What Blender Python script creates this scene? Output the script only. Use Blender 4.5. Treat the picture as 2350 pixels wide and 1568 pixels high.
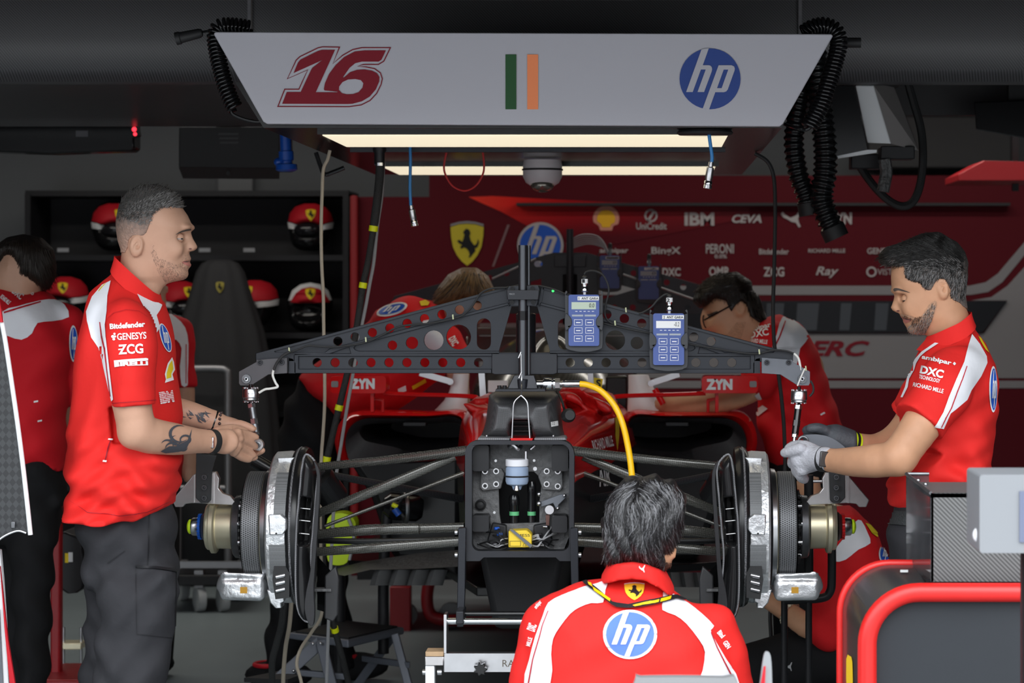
import bpy, bmesh, math, random
import numpy as np
from mathutils import Vector, Matrix
from mathutils.bvhtree import BVHTree
from mathutils.geometry import tessellate_polygon
random.seed(7); np.random.seed(7)
for o in list(bpy.data.objects): bpy.data.objects.remove(o)
SC = bpy.context.scene; COL = SC.collection
# ---------------------------------------------------------------- camera
W_, H_ = 2350, 1568
F, CX, CY, D0, XC, CH = 5460.0, 1480.0, 660.0, 7.0, 0.3628, 1.527
cd = bpy.data.cameras.new('camera'); cam = bpy.data.objects.new('camera', cd); COL.objects.link(cam)
cd.sensor_width = 36.0; cd.lens = F/W_*36.0
cd.shift_x = (W_/2-CX)/W_; cd.shift_y = (CY-H_/2)/W_
cam.location = (XC, -D0, CH); cam.rotation_euler = (math.pi/2, 0, 0)
cd.clip_start = .1; cd.clip_end = 200
cd.dof.use_dof = True; cd.dof.focus_distance = 6.5; cd.dof.aperture_fstop = 5.6
SC.camera = cam
# ---------------------------------------------------------------- light
w = bpy.data.worlds.new('overcast_sky'); SC.world = w; w.use_nodes = True
wn_ = w.node_tree; bg = wn_.nodes['Background']; bg.inputs[1].default_value = 4.6
_tc = wn_.nodes.new('ShaderNodeTexCoord'); _sx = wn_.nodes.new('ShaderNodeSeparateXYZ'); _cr = wn_.nodes.new('ShaderNodeValToRGB')   # grey pit buildings low down, bright overcast above
wn_.links.new(_tc.outputs['Generated'], _sx.inputs[0]); wn_.links.new(_sx.outputs['Z'], _cr.inputs[0]); wn_.links.new(_cr.outputs[0], bg.inputs[0])
_e = _cr.color_ramp.elements; _e[0].position = .10; _e[0].color = (.125, .13, .138, 1); _e[1].position = .24; _e[1].color = (.90, .95, 1.0, 1)
SC.view_settings.view_transform = 'Standard'; SC.view_settings.look = 'None'
SC.view_settings.exposure = 0.0; SC.view_settings.gamma = 1.0; SC.view_settings.use_curve_mapping = False
SC.display_settings.display_device = 'sRGB'
sd = bpy.data.lights.new('veiled_sun', 'SUN'); sd.energy = 1.0; sd.angle = math.radians(40); sd.color = (1, .97, .93)
so = bpy.data.objects.new('veiled_sun', sd); COL.objects.link(so); so.rotation_euler = (math.radians(48), 0, math.radians(12))
def lamp(name, loc, size, power, col):
    l = bpy.data.lights.new(name, 'AREA'); l.shape = 'RECTANGLE'; l.size, l.size_y = size; l.energy = power; l.color = col
    o = bpy.data.objects.new(name, l); COL.objects.link(o); o.location = loc; return o
for x_, y_ in ((-2.2, 3.2), (1.6, 3.2), (-2.2, 4.2), (1.6, 4.2)): lamp('added_rear_fill', (x_, y_, 2.88), (2.4, .2), 16, (1, .95, .88))  # unseen area lights added to brighten the back of the garage
# ---------------------------------------------------------------- pixel helpers
def P(px, py, Y):
    d = Y+D0
    return Vector((XC+(px-CX)*d/F, Y, CH-(py-CY)*d/F))
def L(px, Y): return px*(Y+D0)/F
def XZ(px, py, Y):
    v = P(px, py, Y); return (v.x, v.z)
def polyxz(pts, Y): return [XZ(a, b, Y) for a, b in pts]
def zz(pts, s, ox, oy): return [(ox+a*s, oy+b*s) for a, b in pts]
def catmull(pts, n=8, closed=False):
    pts = [Vector(p) for p in pts]; out = []; N = len(pts)
    rng = range(N if closed else N-1)
    for i in rng:
        if closed: a, b, c, d = pts[(i-1) % N], pts[i], pts[(i+1) % N], pts[(i+2) % N]
        else: a, b, c, d = pts[max(i-1, 0)], pts[i], pts[i+1], pts[min(i+2, N-1)]
        for k in range(n):
            t = k/n
            out.append(.5*((2*b)+(c-a)*t+(2*a-5*b+4*c-d)*t*t+(3*b-a-3*c+d)*t**3))
    if not closed: out.append(pts[-1])
    return out
def sm2(pts, n=6, closed=True): return [(p[0], p[1]) for p in catmull([(a, b, 0) for a, b in pts], n, closed)]
def circ(cx, cy, r, n=24, ry=None):
    ry = ry or r
    return [(cx+r*math.cos(2*math.pi*i/n), cy+ry*math.sin(2*math.pi*i/n)) for i in range(n)]
def rrect(x0, y0, x1, y1, r, n=5):
    out = []
    for cx, cy, a0 in ((x1-r, y1-r, 0), (x0+r, y1-r, 90), (x0+r, y0+r, 180), (x1-r, y0+r, 270)):
        for i in range(n+1):
            a = math.radians(a0+90*i/n); out.append((cx+r*math.cos(a), cy+r*math.sin(a)))
    return out
def resample(poly, n):
    p = np.array(poly, float); q = np.vstack([p, p[:1]]); seg = np.linalg.norm(np.diff(q, axis=0), axis=1)
    s = np.concatenate([[0], np.cumsum(seg)]); t = np.linspace(0, s[-1], n, endpoint=False)
    return list(zip(np.interp(t, s, q[:, 0]), np.interp(t, s, q[:, 1])))
# ---------------------------------------------------------------- materials
MATS = {}
def srgb(r, g, b):
    f = lambda c: (c/255)/12.92 if c <= 10 else (((c/255)+.055)/1.055)**2.4
    return (f(r), f(g), f(b), 1)
def mat(name, col, rough=.5, metal=0, bump=0, scale=60, noise=0, kind=None, emit=0, spec=.5, coat=0, stretch=(1, 1, 1), trans=0):
    if name in MATS: return MATS[name]
    m = bpy.data.materials.new(name); m.use_nodes = True; MATS[name] = m
    nt = m.node_tree; b = nt.nodes['Principled BSDF']; N = nt.nodes.new; K = nt.links.new
    b.inputs['Base Color'].default_value = col; b.inputs['Roughness'].default_value = rough; b.inputs['Metallic'].default_value = metal
    b.inputs['Specular IOR Level'].default_value = spec
    if coat: b.inputs['Coat Weight'].default_value = coat; b.inputs['Coat Roughness'].default_value = .08
    if trans: b.inputs['Transmission Weight'].default_value = trans
    if emit: b.inputs['Emission Color'].default_value = col; b.inputs['Emission Strength'].default_value = emit
    tc = N('ShaderNodeTexCoord'); mp = N('ShaderNodeMapping'); mp.inputs['Scale'].default_value = stretch; K(tc.outputs['Object'], mp.inputs['Vector'])
    if kind == 'twill':
        outs = []
        wv = N('ShaderNodeTexWave'); wv.inputs['Scale'].default_value = scale; wv.bands_direction = 'DIAGONAL'; wv.inputs['Distortion'].default_value = .2
        K(mp.outputs[0], wv.inputs['Vector'])
        cr = N('ShaderNodeMix'); cr.data_type = 'RGBA'; cr.inputs['A'].default_value = tuple(c*.45 for c in col[:3])+(1,); cr.inputs['B'].default_value = tuple(min(c*1.7, 1) for c in col[:3])+(1,)
        K(wv.outputs['Fac'], cr.inputs['Factor']); K(cr.outputs['Result'], b.inputs['Base Color'])
    elif kind == 'weave':
        ck = N('ShaderNodeTexChecker'); ck.inputs['Scale'].default_value = scale; mp.inputs['Rotation'].default_value = (0, math.radians(45), 0)
        ck.inputs['Color1'].default_value = tuple(c*.6 for c in col[:3])+(1,); ck.inputs['Color2'].default_value = tuple(min(c*1.5, 1) for c in col[:3])+(1,)
        K(mp.outputs[0], ck.inputs['Vector']); K(ck.outputs['Color'], b.inputs['Base Color'])
    elif noise:
        nz = N('ShaderNodeTexNoise'); nz.inputs['Scale'].default_value = scale; nz.inputs['Detail'].default_value = 5; K(mp.outputs[0], nz.inputs['Vector'])
        cr = N('ShaderNodeMix'); cr.data_type = 'RGBA'; cr.inputs['A'].default_value = tuple(c*(1-noise) for c in col[:3])+(1,); cr.inputs['B'].default_value = tuple(min(c*(1+noise), 1) for c in col[:3])+(1,)
        K(nz.outputs['Fac'], cr.inputs['Factor']); K(cr.outputs['Result'], b.inputs['Base Color'])
    if bump:
        nb = N('ShaderNodeTexNoise'); nb.inputs['Scale'].default_value = scale; nb.inputs['Detail'].default_value = 4; K(mp.outputs[0], nb.inputs['Vector'])
        bn = N('ShaderNodeBump'); bn.inputs['Strength'].default_value = bump; bn.inputs['Distance'].default_value = .02
        K(nb.outputs['Fac'], bn.inputs['Height']); K(bn.outputs[0], b.inputs['Normal'])
    return m
def M_(n): return MATS[n]
mat('red_cloth', (.70, .022, .019, 1), .75, bump=.28, scale=9, stretch=(1.3, 1, .8), spec=.2)
mat('white_cloth', (.80, .80, .84, 1), .75, bump=.28, scale=9, stretch=(1.3, 1, .8), spec=.2)
mat('white_print', (.85, .85, .85, 1), .7, spec=.2)
mat('blue_print', (.02, .10, .52, 1), .6, spec=.3)
mat('yellow_print', (.85, .62, .02, 1), .6, spec=.3)
mat('black_print', (.01, .01, .012, 1), .6, spec=.3)
mat('red_print', (.50, .01, .02, 1), .6, spec=.3)
mat('dark_red_print', (.22, .006, .018, 1), .6, spec=.3)
mat('green_print', (.012, .085, .02, 1), .6); mat('orange_print', (1.0, .29, .11, 1), .6)
mat('red_paint', (.68, .010, .011, 1), .11, spec=.3, noise=.06, scale=4)
mat('red_tube', (.62, .014, .012, 1), .4)
mat('black_cloth', (.030, .030, .034, 1), .85, bump=.25, scale=16, noise=.15, spec=.2)
mat('dark_cloth', (.012, .012, .013, 1), .9, bump=.2, scale=12, spec=.15)
mat('skin', (.52, .295, .20, 1), .5, noise=.10, scale=30, spec=.35, bump=.04)
mat('skin_tan', (.55, .29, .17, 1), .48, noise=.12, scale=30, spec=.35, bump=.04)
mat('carbon', (.016, .016, .018, 1), .35, kind='weave', scale=330, coat=.1, spec=.3)
mat('carbon_satin', (.060, .060, .063, 1), .36, kind='weave', scale=520, metal=.2)
mat('carbon_matte', (.022, .022, .024, 1), .5, kind='weave', scale=420)
mat('carbon_gold', (.085, .083, .074, 1), .17, metal=.5, kind='weave', scale=300, coat=.3)
mat('carbon_sheet', (.055, .053, .057, 1), .38, kind='twill', scale=64)
mat('carbon_grey', (.17, .17, .18, 1), .5, kind='weave', scale=240)
mat('black_plastic', (.014, .014, .016, 1), .4, spec=.3)
mat('black_rubber', (.012, .012, .013, 1), .6)
mat('black_gloss', (.008, .008, .009, 1), .15)
mat('anodised', (.019, .021, .027, 1), .36, metal=.4, noise=.25, scale=24, stretch=(3, 1, 30))
mat('anodised_dark', (.022, .023, .028, 1), .4, metal=.4, noise=.2, scale=20)
mat('grey_plate', (.13, .14, .16, 1), .5, metal=.3, noise=.25, scale=14)
mat('steel', (.60, .60, .62, 1), .28, metal=1, noise=.15, scale=25)
mat('chrome', (.75, .76, .78, 1), .12, metal=1)
mat('alu_cast', (.74, .75, .77, 1), .36, metal=.85, bump=.3, scale=26, noise=.12)
mat('alu_machined', (.62, .60, .60, 1), .34, metal=.9, noise=.12, scale=40)
mat('gold_anodised', (.80, .73, .53, 1), .36, metal=.8, noise=.05, scale=8)
mat('white_paint', (.80, .81, .83, 1), .4); mat('white_plastic', (.74, .74, .78, 1), .4)
mat('panel_white', (.50, .49, .54, 1), .35)
mat('lime', (.62, .85, .01, 1), .5); mat('tape_yellow', (.75, .80, .0, 1), .5)
mat('hose_yellow', (.90, .50, .005, 1), .35); mat('hose_blue', (.03, .22, .55, 1), .35); mat('cord_red', (.45, .02, .02, 1), .5)
mat('cord_beige', (.42, .36, .28, 1), .6); mat('cord_grey', (.35, .35, .36, 1), .5); mat('cord_white', (.7, .7, .66, 1), .5)
mat('blue_plastic', (.01, .08, .42, 1), .3); mat('meter_blue', (.055, .095, .31, 1), .45)
mat('lcd', (.50, .58, .46, 1), .3); mat('label_white', (.80, .80, .80, 1), .5)
mat('fluid', (.30, .38, .52, 1), .25)
mat('wood', (.45, .30, .17, 1), .6, noise=.3, scale=20)
mat('hair_black', (.008, .0075, .0075, 1), .4, bump=.4, scale=55, stretch=(1, 1, .2))
mat('hair_grey', (.06, .055, .05, 1), .6, noise=.7, scale=160, stretch=(1, 1, .5), bump=.5)
mat('hair_salt', (.10, .095, .09, 1), .6, noise=.8, scale=170, stretch=(1, 1, .5), bump=.5)
mat('hair_brown', (.11, .06, .022, 1), .5, noise=.5, scale=60, stretch=(1, 1, .25), bump=.6)
mat('hair_dark', (.018, .012, .009, 1), .55, noise=.4, scale=60, stretch=(1, 1, .25), bump=.6)
mat('glove_grey', (.46, .46, .50, 1), .8, bump=.3, scale=140); mat('glove_dark', (.05, .055, .065, 1), .6, bump=.2, scale=60)
mat('lip', (.42, .15, .12, 1), .45); mat('brow', (.06, .042, .034, 1), .8); mat('eye_white', (.36, .31, .28, 1), .3); mat('iris', (.03, .02, .015, 1), .1)
mat('tattoo', (.060, .062, .075, 1), .6); mat('stubble', (.22, .17, .14, 1), .7)
# ---------------------------------------------------------------- mesh builder
class MB:
    def __init__(s): s.v = []; s.f = []
    def add(s, vs, fs):
        o = len(s.v); s.v += [tuple(v) for v in vs]; s.f += [tuple(i+o for i in f) for f in fs]; return s
    def box(s, c, size, rot=None):
        c = Vector(c); hx, hy, hz = [k/2 for k in size]
        vs = [Vector((x, y, z)) for x in (-hx, hx) for y in (-hy, hy) for z in (-hz, hz)]
        if rot is not None: vs = [rot @ v for v in vs]
        return s.add([v+c for v in vs], [(0, 1, 3, 2), (4, 6, 7, 5), (0, 4, 5, 1), (2, 3, 7, 6), (0, 2, 6, 4), (1, 5, 7, 3)])
    def prism(s, poly, y0, y1, holes=(), axis='y'):
        def area(p): return sum(p[i][0]*p[(i+1) % len(p)][1]-p[(i+1) % len(p)][0]*p[i][1] for i in range(len(p)))
        loops = [list(poly) if area(poly) > 0 else list(poly)[::-1]] + [list(h) if area(h) < 0 else list(h)[::-1] for h in holes]
        if axis == 'y': mk = lambda p, t: (p[0], t, p[1])
        elif axis == 'x': mk = lambda p, t: (t, p[0], p[1])
        else: mk = lambda p, t: (p[0], p[1], t)
        flat = [p for l in loops for p in l]; n = len(flat)
        tri = tessellate_polygon([[Vector((p[0], p[1], 0)) for p in l] for l in loops])
        vs = [mk(p, y0) for p in flat]+[mk(p, y1) for p in flat]
        fs = [tuple(t) for t in tri]+[tuple(i+n for i in t)[::-1] for t in tri]
        o = 0
        for l in loops:
            k = len(l)
            for i in range(k): j = (i+1) % k; fs.append((o+i, o+j, o+j+n, o+i+n))
            o += k
        return s.add(vs, fs)
    def pp(s, poly, Y, th, holes=()):
        return s.prism(polyxz(poly, Y), Y, Y+th, [polyxz(h, Y) for h in holes])
    def loft(s, secs, cap0=False, cap1=False, closed=True):
        n = len(secs[0]); vs = [v for q in secs for v in q]; fs = []
        for k in range(len(secs)-1):
            for i in range(n if closed else n-1):
                j = (i+1) % n; fs.append((k*n+i, k*n+j, (k+1)*n+j, (k+1)*n+i))
        if cap0: fs.append(tuple(range(n))[::-1])
        if cap1: fs.append(tuple((len(secs)-1)*n+i for i in range(n)))
        return s.add(vs, fs)
    def tube(s, pts, r, n=10, caps=True, flat=1.0, closed=False):
        pts = [Vector(p) for p in pts]; N = len(pts)
        if not hasattr(r, '__len__'): r = [r]*N
        secs = []; up = None
        for i in range(N):
            if closed: t = pts[(i+1) % N]-pts[i-1]
            else: t = pts[min(i+1, N-1)]-pts[max(i-1, 0)]
            t.normalize()
            if up is None:
                up = Vector((0, 1, 0)) if abs(t.y) < .9 else Vector((1, 0, 0))
            a = (up-t*up.dot(t)).normalized(); b = t.cross(a); up = a
            secs.append([pts[i]+(a*math.cos(2*math.pi*k/n)*flat+b*math.sin(2*math.pi*k/n))*r[i] for k in range(n)])
        if closed: secs.append(secs[0])
        return s.loft(secs, caps and not closed, caps and not closed)
    def lathe(s, prof, o, axis=(1, 0, 0), n=48):
        o = Vector(o); ax = Vector(axis).normalized(); u = ax.orthogonal().normalized(); v = ax.cross(u)
        secs = [[o+ax*t+(u*math.cos(2*math.pi*k/n)+v*math.sin(2*math.pi*k/n))*max(r, 1e-4) for k in range(n)] for r, t in prof]
        return s.loft(secs, True, True)
    def cyl(s, a, b, r, n=20):
        a = Vector(a); b = Vector(b); return s.lathe([(r, 0), (r, (b-a).length)], a, b-a, n)
    def sphere(s, c, r, n=20):
        r = r if hasattr(r, '__len__') else (r, r, r); c = Vector(c); m = n//2
        secs = [[c+Vector((r[0]*math.sin(math.pi*i/m)*math.cos(2*math.pi*k/n), r[1]*math.sin(math.pi*i/m)*math.sin(2*math.pi*k/n), r[2]*math.cos(math.pi*i/m))) for k in range(n)] for i in range(m+1)]
        secs[0] = [v+Vector((0, 0, 0)) for v in secs[0]]
        return s.loft(secs)
    def torus(s, c, R, r, axis=(0, 1, 0), n=24, m=8):
        c = Vector(c); ax = Vector(axis).normalized(); u = ax.orthogonal().normalized(); v = ax.cross(u)
        return s.tube([c+(u*math.cos(2*math.pi*k/n)+v*math.sin(2*math.pi*k/n))*R for k in range(n)], r, m, closed=True)
    def mirror_x(s):
        m = MB(); m.v = [(-x, y, z) for x, y, z in s.v]; m.f = [f[::-1] for f in s.f]; return m
    def build(s, name, material, parent=None, bevel=0, smooth=40, seg=2, sub=0, label=None):
        me = bpy.data.meshes.new(name); me.from_pydata(s.v, [], s.f)
        bm = bmesh.new(); bm.from_mesh(me); bmesh.ops.remove_doubles(bm, verts=bm.verts, dist=1e-6); bmesh.ops.recalc_face_normals(bm, faces=bm.faces); bm.to_mesh(me); bm.free()
        return link(name, me, material, parent, bevel, smooth, seg, sub, label)
def link(name, me, material, parent=None, bevel=0, smooth=40, seg=2, sub=0, label=None):
    me.materials.clear(); me.materials.append(MATS[material] if isinstance(material, str) else material)
    if smooth:
        me.polygons.foreach_set('use_smooth', [True]*len(me.polygons))
        if smooth < 180: me.set_sharp_from_angle(angle=math.radians(smooth))
    o = bpy.data.objects.new(name, me); COL.objects.link(o)
    if bevel:
        m = o.modifiers.new('bevel', 'BEVEL'); m.width = bevel; m.segments = seg; m.limit_method = 'ANGLE'; m.angle_limit = math.radians(35)
    if sub:
        m = o.modifiers.new('sub', 'SUBSURF'); m.levels = sub; m.render_levels = sub
    if parent: adopt(o, parent)
    if label: o['label'] = label
    return o
def wloc(o):
    v = Vector(o.location)
    while o.parent: o = o.parent; v = v+Vector(o.location) if not o.get('_w') else v
    return v
def adopt(o, parent):
    o.parent = parent
    if parent.type == 'EMPTY': o.matrix_parent_inverse = Matrix.Translation(-Vector(parent.location))
def tag(o, label, cat, group=None, kind=None):
    o['label'] = label; o['category'] = cat
    if group: o['group'] = group
    if kind: o['kind'] = kind
    return o
def thing(name, label, cat, loc, group=None):
    o = bpy.data.objects.new(name, None); COL.objects.link(o); o.location = loc; o.empty_display_size = .05
    return tag(o, label, cat, group)
def struct(o): o['kind'] = 'structure'; return o
def copy_tree(o, delta, parent=None):
    c = o.copy(); COL.objects.link(c)
    if parent is None: c.location = Vector(o.location)+Vector(delta)
    else: c.parent = parent
    for ch in [x for x in COL.objects if x.parent == o]: copy_tree(ch, delta, c)
    return c
# ---------------------------------------------------------------- flat artwork in pixel space -> geometry
def tri2(loops):
    def area(p): return sum(p[i][0]*p[(i+1) % len(p)][1]-p[(i+1) % len(p)][0]*p[i][1] for i in range(len(p)))
    ls = [[Vector((a, b, 0)) for a, b in (l if (area(l) > 0) == (k == 0) else l[::-1])] for k, l in enumerate(loops)]
    return [(v.x, v.y) for l in ls for v in l], [tuple(t) for t in tessellate_polygon(ls)]
def art(*shapes):
    V, Fc = [], []
    for sh in shapes:
        v, f = tri2(sh if isinstance(sh[0][0], (tuple, list)) else [sh]); o = len(V)
        V += v; Fc += [tuple(i+o for i in t) for t in f]
    return V, Fc
_tc = {}
def text2(s, box, bold=.0, shear=0, rot=0, spacing=1.0):
    key = (s, bold, shear, spacing)
    if key not in _tc:
        c = bpy.data.curves.new('t', 'FONT'); c.body = s; c.size = 1; c.offset = bold; c.shear = shear; c.space_character = spacing; c.resolution_u = 3; c.align_x = 'LEFT'
        o = bpy.data.objects.new('t', c); COL.objects.link(o); bpy.context.view_layer.update()
        me = bpy.data.meshes.new_from_object(o.evaluated_get(bpy.context.evaluated_depsgraph_get()))
        v = [(a.co.x, -a.co.y) for a in me.vertices]; f = [tuple(p.vertices) for p in me.polygons]
        bpy.data.objects.remove(o); bpy.data.curves.remove(c); bpy.data.meshes.remove(me); _tc[key] = (v, f)
    v, f = _tc[key]; xs = [a for a, b in v]; ys = [b for a, b in v]; x0, y0, x1, y1 = box
    sx = (x1-x0)/(max(xs)-min(xs)); sy = (y1-y0)/(max(ys)-min(ys)); cx, cy = (x0+x1)/2, (y0+y1)/2
    out = []; ca, sa = math.cos(math.radians(rot)), math.sin(math.radians(rot))
    for a, b in v:
        X = x0+(a-min(xs))*sx-cx; Y = y0+(b-min(ys))*sy-cy
        out.append((cx+X*ca-Y*sa, cy+X*sa+Y*ca))
    return out, f
def xform(vf, fn): return [fn(a, b) for a, b in vf[0]], vf[1]
def flat_art(vf, Y, name, material, parent, th=.0):
    me = bpy.data.meshes.new(name); me.from_pydata([P(a, b, Y) for a, b in vf[0]], [], vf[1])
    return link(name, me, material, parent, smooth=0)
def bvh_of(*objs):
    vs, fs = [], []; dg = bpy.context.evaluated_depsgraph_get()
    for o in objs:
        o2 = o.evaluated_get(dg); me = o2.to_mesh(); k = len(vs); mw = Matrix.Identity(4)
        vs += [mw @ v.co for v in me.vertices]; fs += [tuple(i+k for i in p.vertices) for p in me.polygons]; o2.to_mesh_clear()
    return BVHTree.FromPolygons(vs, fs)
EYE = Vector((XC, -D0, CH))
def decal(vf, bvh, name, material, parent, step=6, off=.0018, maxspan=.12):
    """artwork laid on a curved surface: cut into a fine grid, every vertex dropped onto the surface"""
    bm = bmesh.new(); vs = [bm.verts.new((a, b, 0)) for a, b in vf[0]]
    for f in vf[1]:
        try: bm.faces.new([vs[i] for i in f])
        except ValueError: pass
    xs = [a for a, b in vf[0]]; ys = [b for a, b in vf[0]]
    for ax, lo, hi in ((0, min(xs), max(xs)), (1, min(ys), max(ys))):
        t = lo+step
        while t < hi:
            co = [0, 0, 0]; no = [0, 0, 0]; co[ax] = t; no[ax] = 1
            bmesh.ops.bisect_plane(bm, geom=bm.verts[:]+bm.edges[:]+bm.faces[:], plane_co=co, plane_no=no); t += step
    bad = []
    for v in bm.verts:
        d = (P(v.co.x, v.co.y, 0)-EYE).normalized(); h, n, i, dist = bvh.ray_cast(EYE, d)
        if h is None: bad.append(v)
        else:
            if n.dot(d) > 0: n = -n
            v.co = h+n*off-d*off
    bmesh.ops.delete(bm, geom=bad, context='VERTS')
    bmesh.ops.delete(bm, geom=[f for f in bm.faces if max(e.calc_length() for e in f.edges) > maxspan*(.35 if name == 'white_panel' else 1)], context='FACES')
    if name == 'white_panel':        # keep only the largest visible stretch of a cloth panel
        seen = set(); best = []
        for f0 in bm.faces:
            if f0 in seen: continue
            st = [f0]; seen.add(f0); isl = []
            while st:
                q = st.pop(); isl.append(q)
                for e in q.edges:
                    for g in e.link_faces:
                        if g not in seen: seen.add(g); st.append(g)
            if sum(q.calc_area() for q in isl) > sum(q.calc_area() for q in best): best = isl
        bmesh.ops.delete(bm, geom=[q for q in bm.faces if q not in set(best)], context='FACES')
    long = [f for f in bm.faces if max(e.calc_length() for e in f.edges) > maxspan]
    bmesh.ops.delete(bm, geom=long, context='FACES')
    me = bpy.data.meshes.new(name); bm.to_mesh(me); bm.free()
    return link(name, me, material, parent, smooth=180)
# ---------------------------------------------------------------- emblems (pixel units about a centre, half size 1)
def hp_art(cx, cy, r, sx=1.0, ring=True):
    """returns (disc, letters) of the round two-letter emblem"""
    k = lambda pts: [(cx+sx*r*(a-780)/612, cy+r*(b-795)/612) for a, b in pts]
    h = k([(608, 205), (300, 1060), (432, 1060), (597, 608), (693, 608), (528, 1060), (660, 1060), (812, 650), (822, 600), (812, 555), (780, 527), (750, 522), (634, 522), (755, 183), (680, 188)])
    p = k([(952, 522), (634, 1388), (700, 1400), (762, 1406), (885, 1063), (1060, 1063), (1105, 1047), (1135, 1010), (1270, 635), (1278, 590), (1262, 545), (1210, 522)])
    ph = k([(1054, 610), (1145, 610), (1012, 982), (920, 982)])
    return art([circ(cx, cy, r*sx, 40, r)]), art([h], [p, ph])
def shield_art(cx, cy, w, h):
    q = lambda pts: [(cx+a*w, cy+b*h) for a, b in pts]
    sh = q([(-1, -.85), (-.5, -.97), (0, -1), (.5, -.97), (1, -.85), (.97, -.4), (.86, .1), (.62, .5), (.32, .8), (0, 1), (-.32, .8), (-.62, .5), (-.86, .1), (-.97, -.4)])
    horse = q([(-.05, -.78), (.12, -.72), (.2, -.55), (.14, -.42), (.22, -.2), (.42, .02), (.52, .0), (.62, -.12), (.66, -.3), (.72, -.1), (.62, .12), (.46, .16), (.5, .3), (.34, .44), (.22, .58), (.08, .62), (.16, .46), (.1, .3), (-.06, .16), (-.2, .12), (-.36, .2), (-.42, .1), (-.3, .0), (-.5, -.08), (-.6, -.2), (-.46, -.24), (-.3, -.14), (-.22, -.3), (-.16, -.5), (-.24, -.56), (-.2, -.66)])
    top = q([(-1, -.99), (-.5, -1.1), (0, -1.14), (.5, -1.1), (1, -.99), (1, -.88), (.5, -1.0), (0, -1.03), (-.5, -1.0), (-1, -.88)])
    return art([sh]), art([horse]), art([top])
def shell_art(cx, cy, r):
    out = [(cx+r*math.cos(math.radians(a)), cy-r*math.sin(math.radians(a))) for a in range(-25, 206, 11)]
    out = [(cx+.72*r, cy+.75*r), (cx+.62*r, cy+.95*r)][::-1]+out if False else out
    base = [(cx-.55*r, cy+.55*r), (cx-.45*r, cy+.9*r), (cx+.45*r, cy+.9*r), (cx+.55*r, cy+.55*r)]
    return art([out+base])
def cat_art(x0, y0, x1, y1):
    pts = [(0, .2), (.08, .05), (.2, .22), (.45, .42), (.7, .3), (.85, .05), (1, 0), (.92, .25), (.82, .45), (.85, .65), (.95, .95), (.85, 1), (.72, .72), (.5, .66), (.3, .5), (.12, .4)]
    return art([[(x0+a*(x1-x0), y0+b*(y1-y0)) for a, b in pts]])
# ---------------------------------------------------------------- implicit bodies (smooth unions, polygonised by surface nets)
def poly_sd(poly, X, Z):
    """signed distance to a polygon on a grid X(nx) x Z(nz); positive inside"""
    p = np.array(poly, np.float32); q = np.roll(p, -1, 0)
    gx = X[:, None]; gz = Z[None, :]; d = np.full((len(X), len(Z)), 1e9, np.float32); ins = np.zeros((len(X), len(Z)), bool)
    for (ax, az), (bx, bz) in zip(p, q):
        ex, ez = bx-ax, bz-az; wx = gx-ax; wz = gz-az
        t = np.clip((wx*ex+wz*ez)/(ex*ex+ez*ez+1e-12), 0, 1)
        d = np.minimum(d, (wx-ex*t)**2+(wz-ez*t)**2)
        c = ((az <= gz) & (bz > gz)) | ((bz <= gz) & (az > gz))
        if abs(ez) > 1e-9: ins ^= c & (gx < ax+(gz-az)/ez*ex)
    d = np.sqrt(d); return np.where(ins, d, -d)
def axis_(lo, hi, h, fine=()):
    """grid coordinates with step h, finer inside the given (lo, hi, step) spans"""
    out = [lo]; 
    while out[-1] < hi:
        st = h
        for a, b, s in fine:
            if a-s <= out[-1] <= b: st = min(st, s)
        out.append(out[-1]+st)
    return np.array(out, np.float32)
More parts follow.
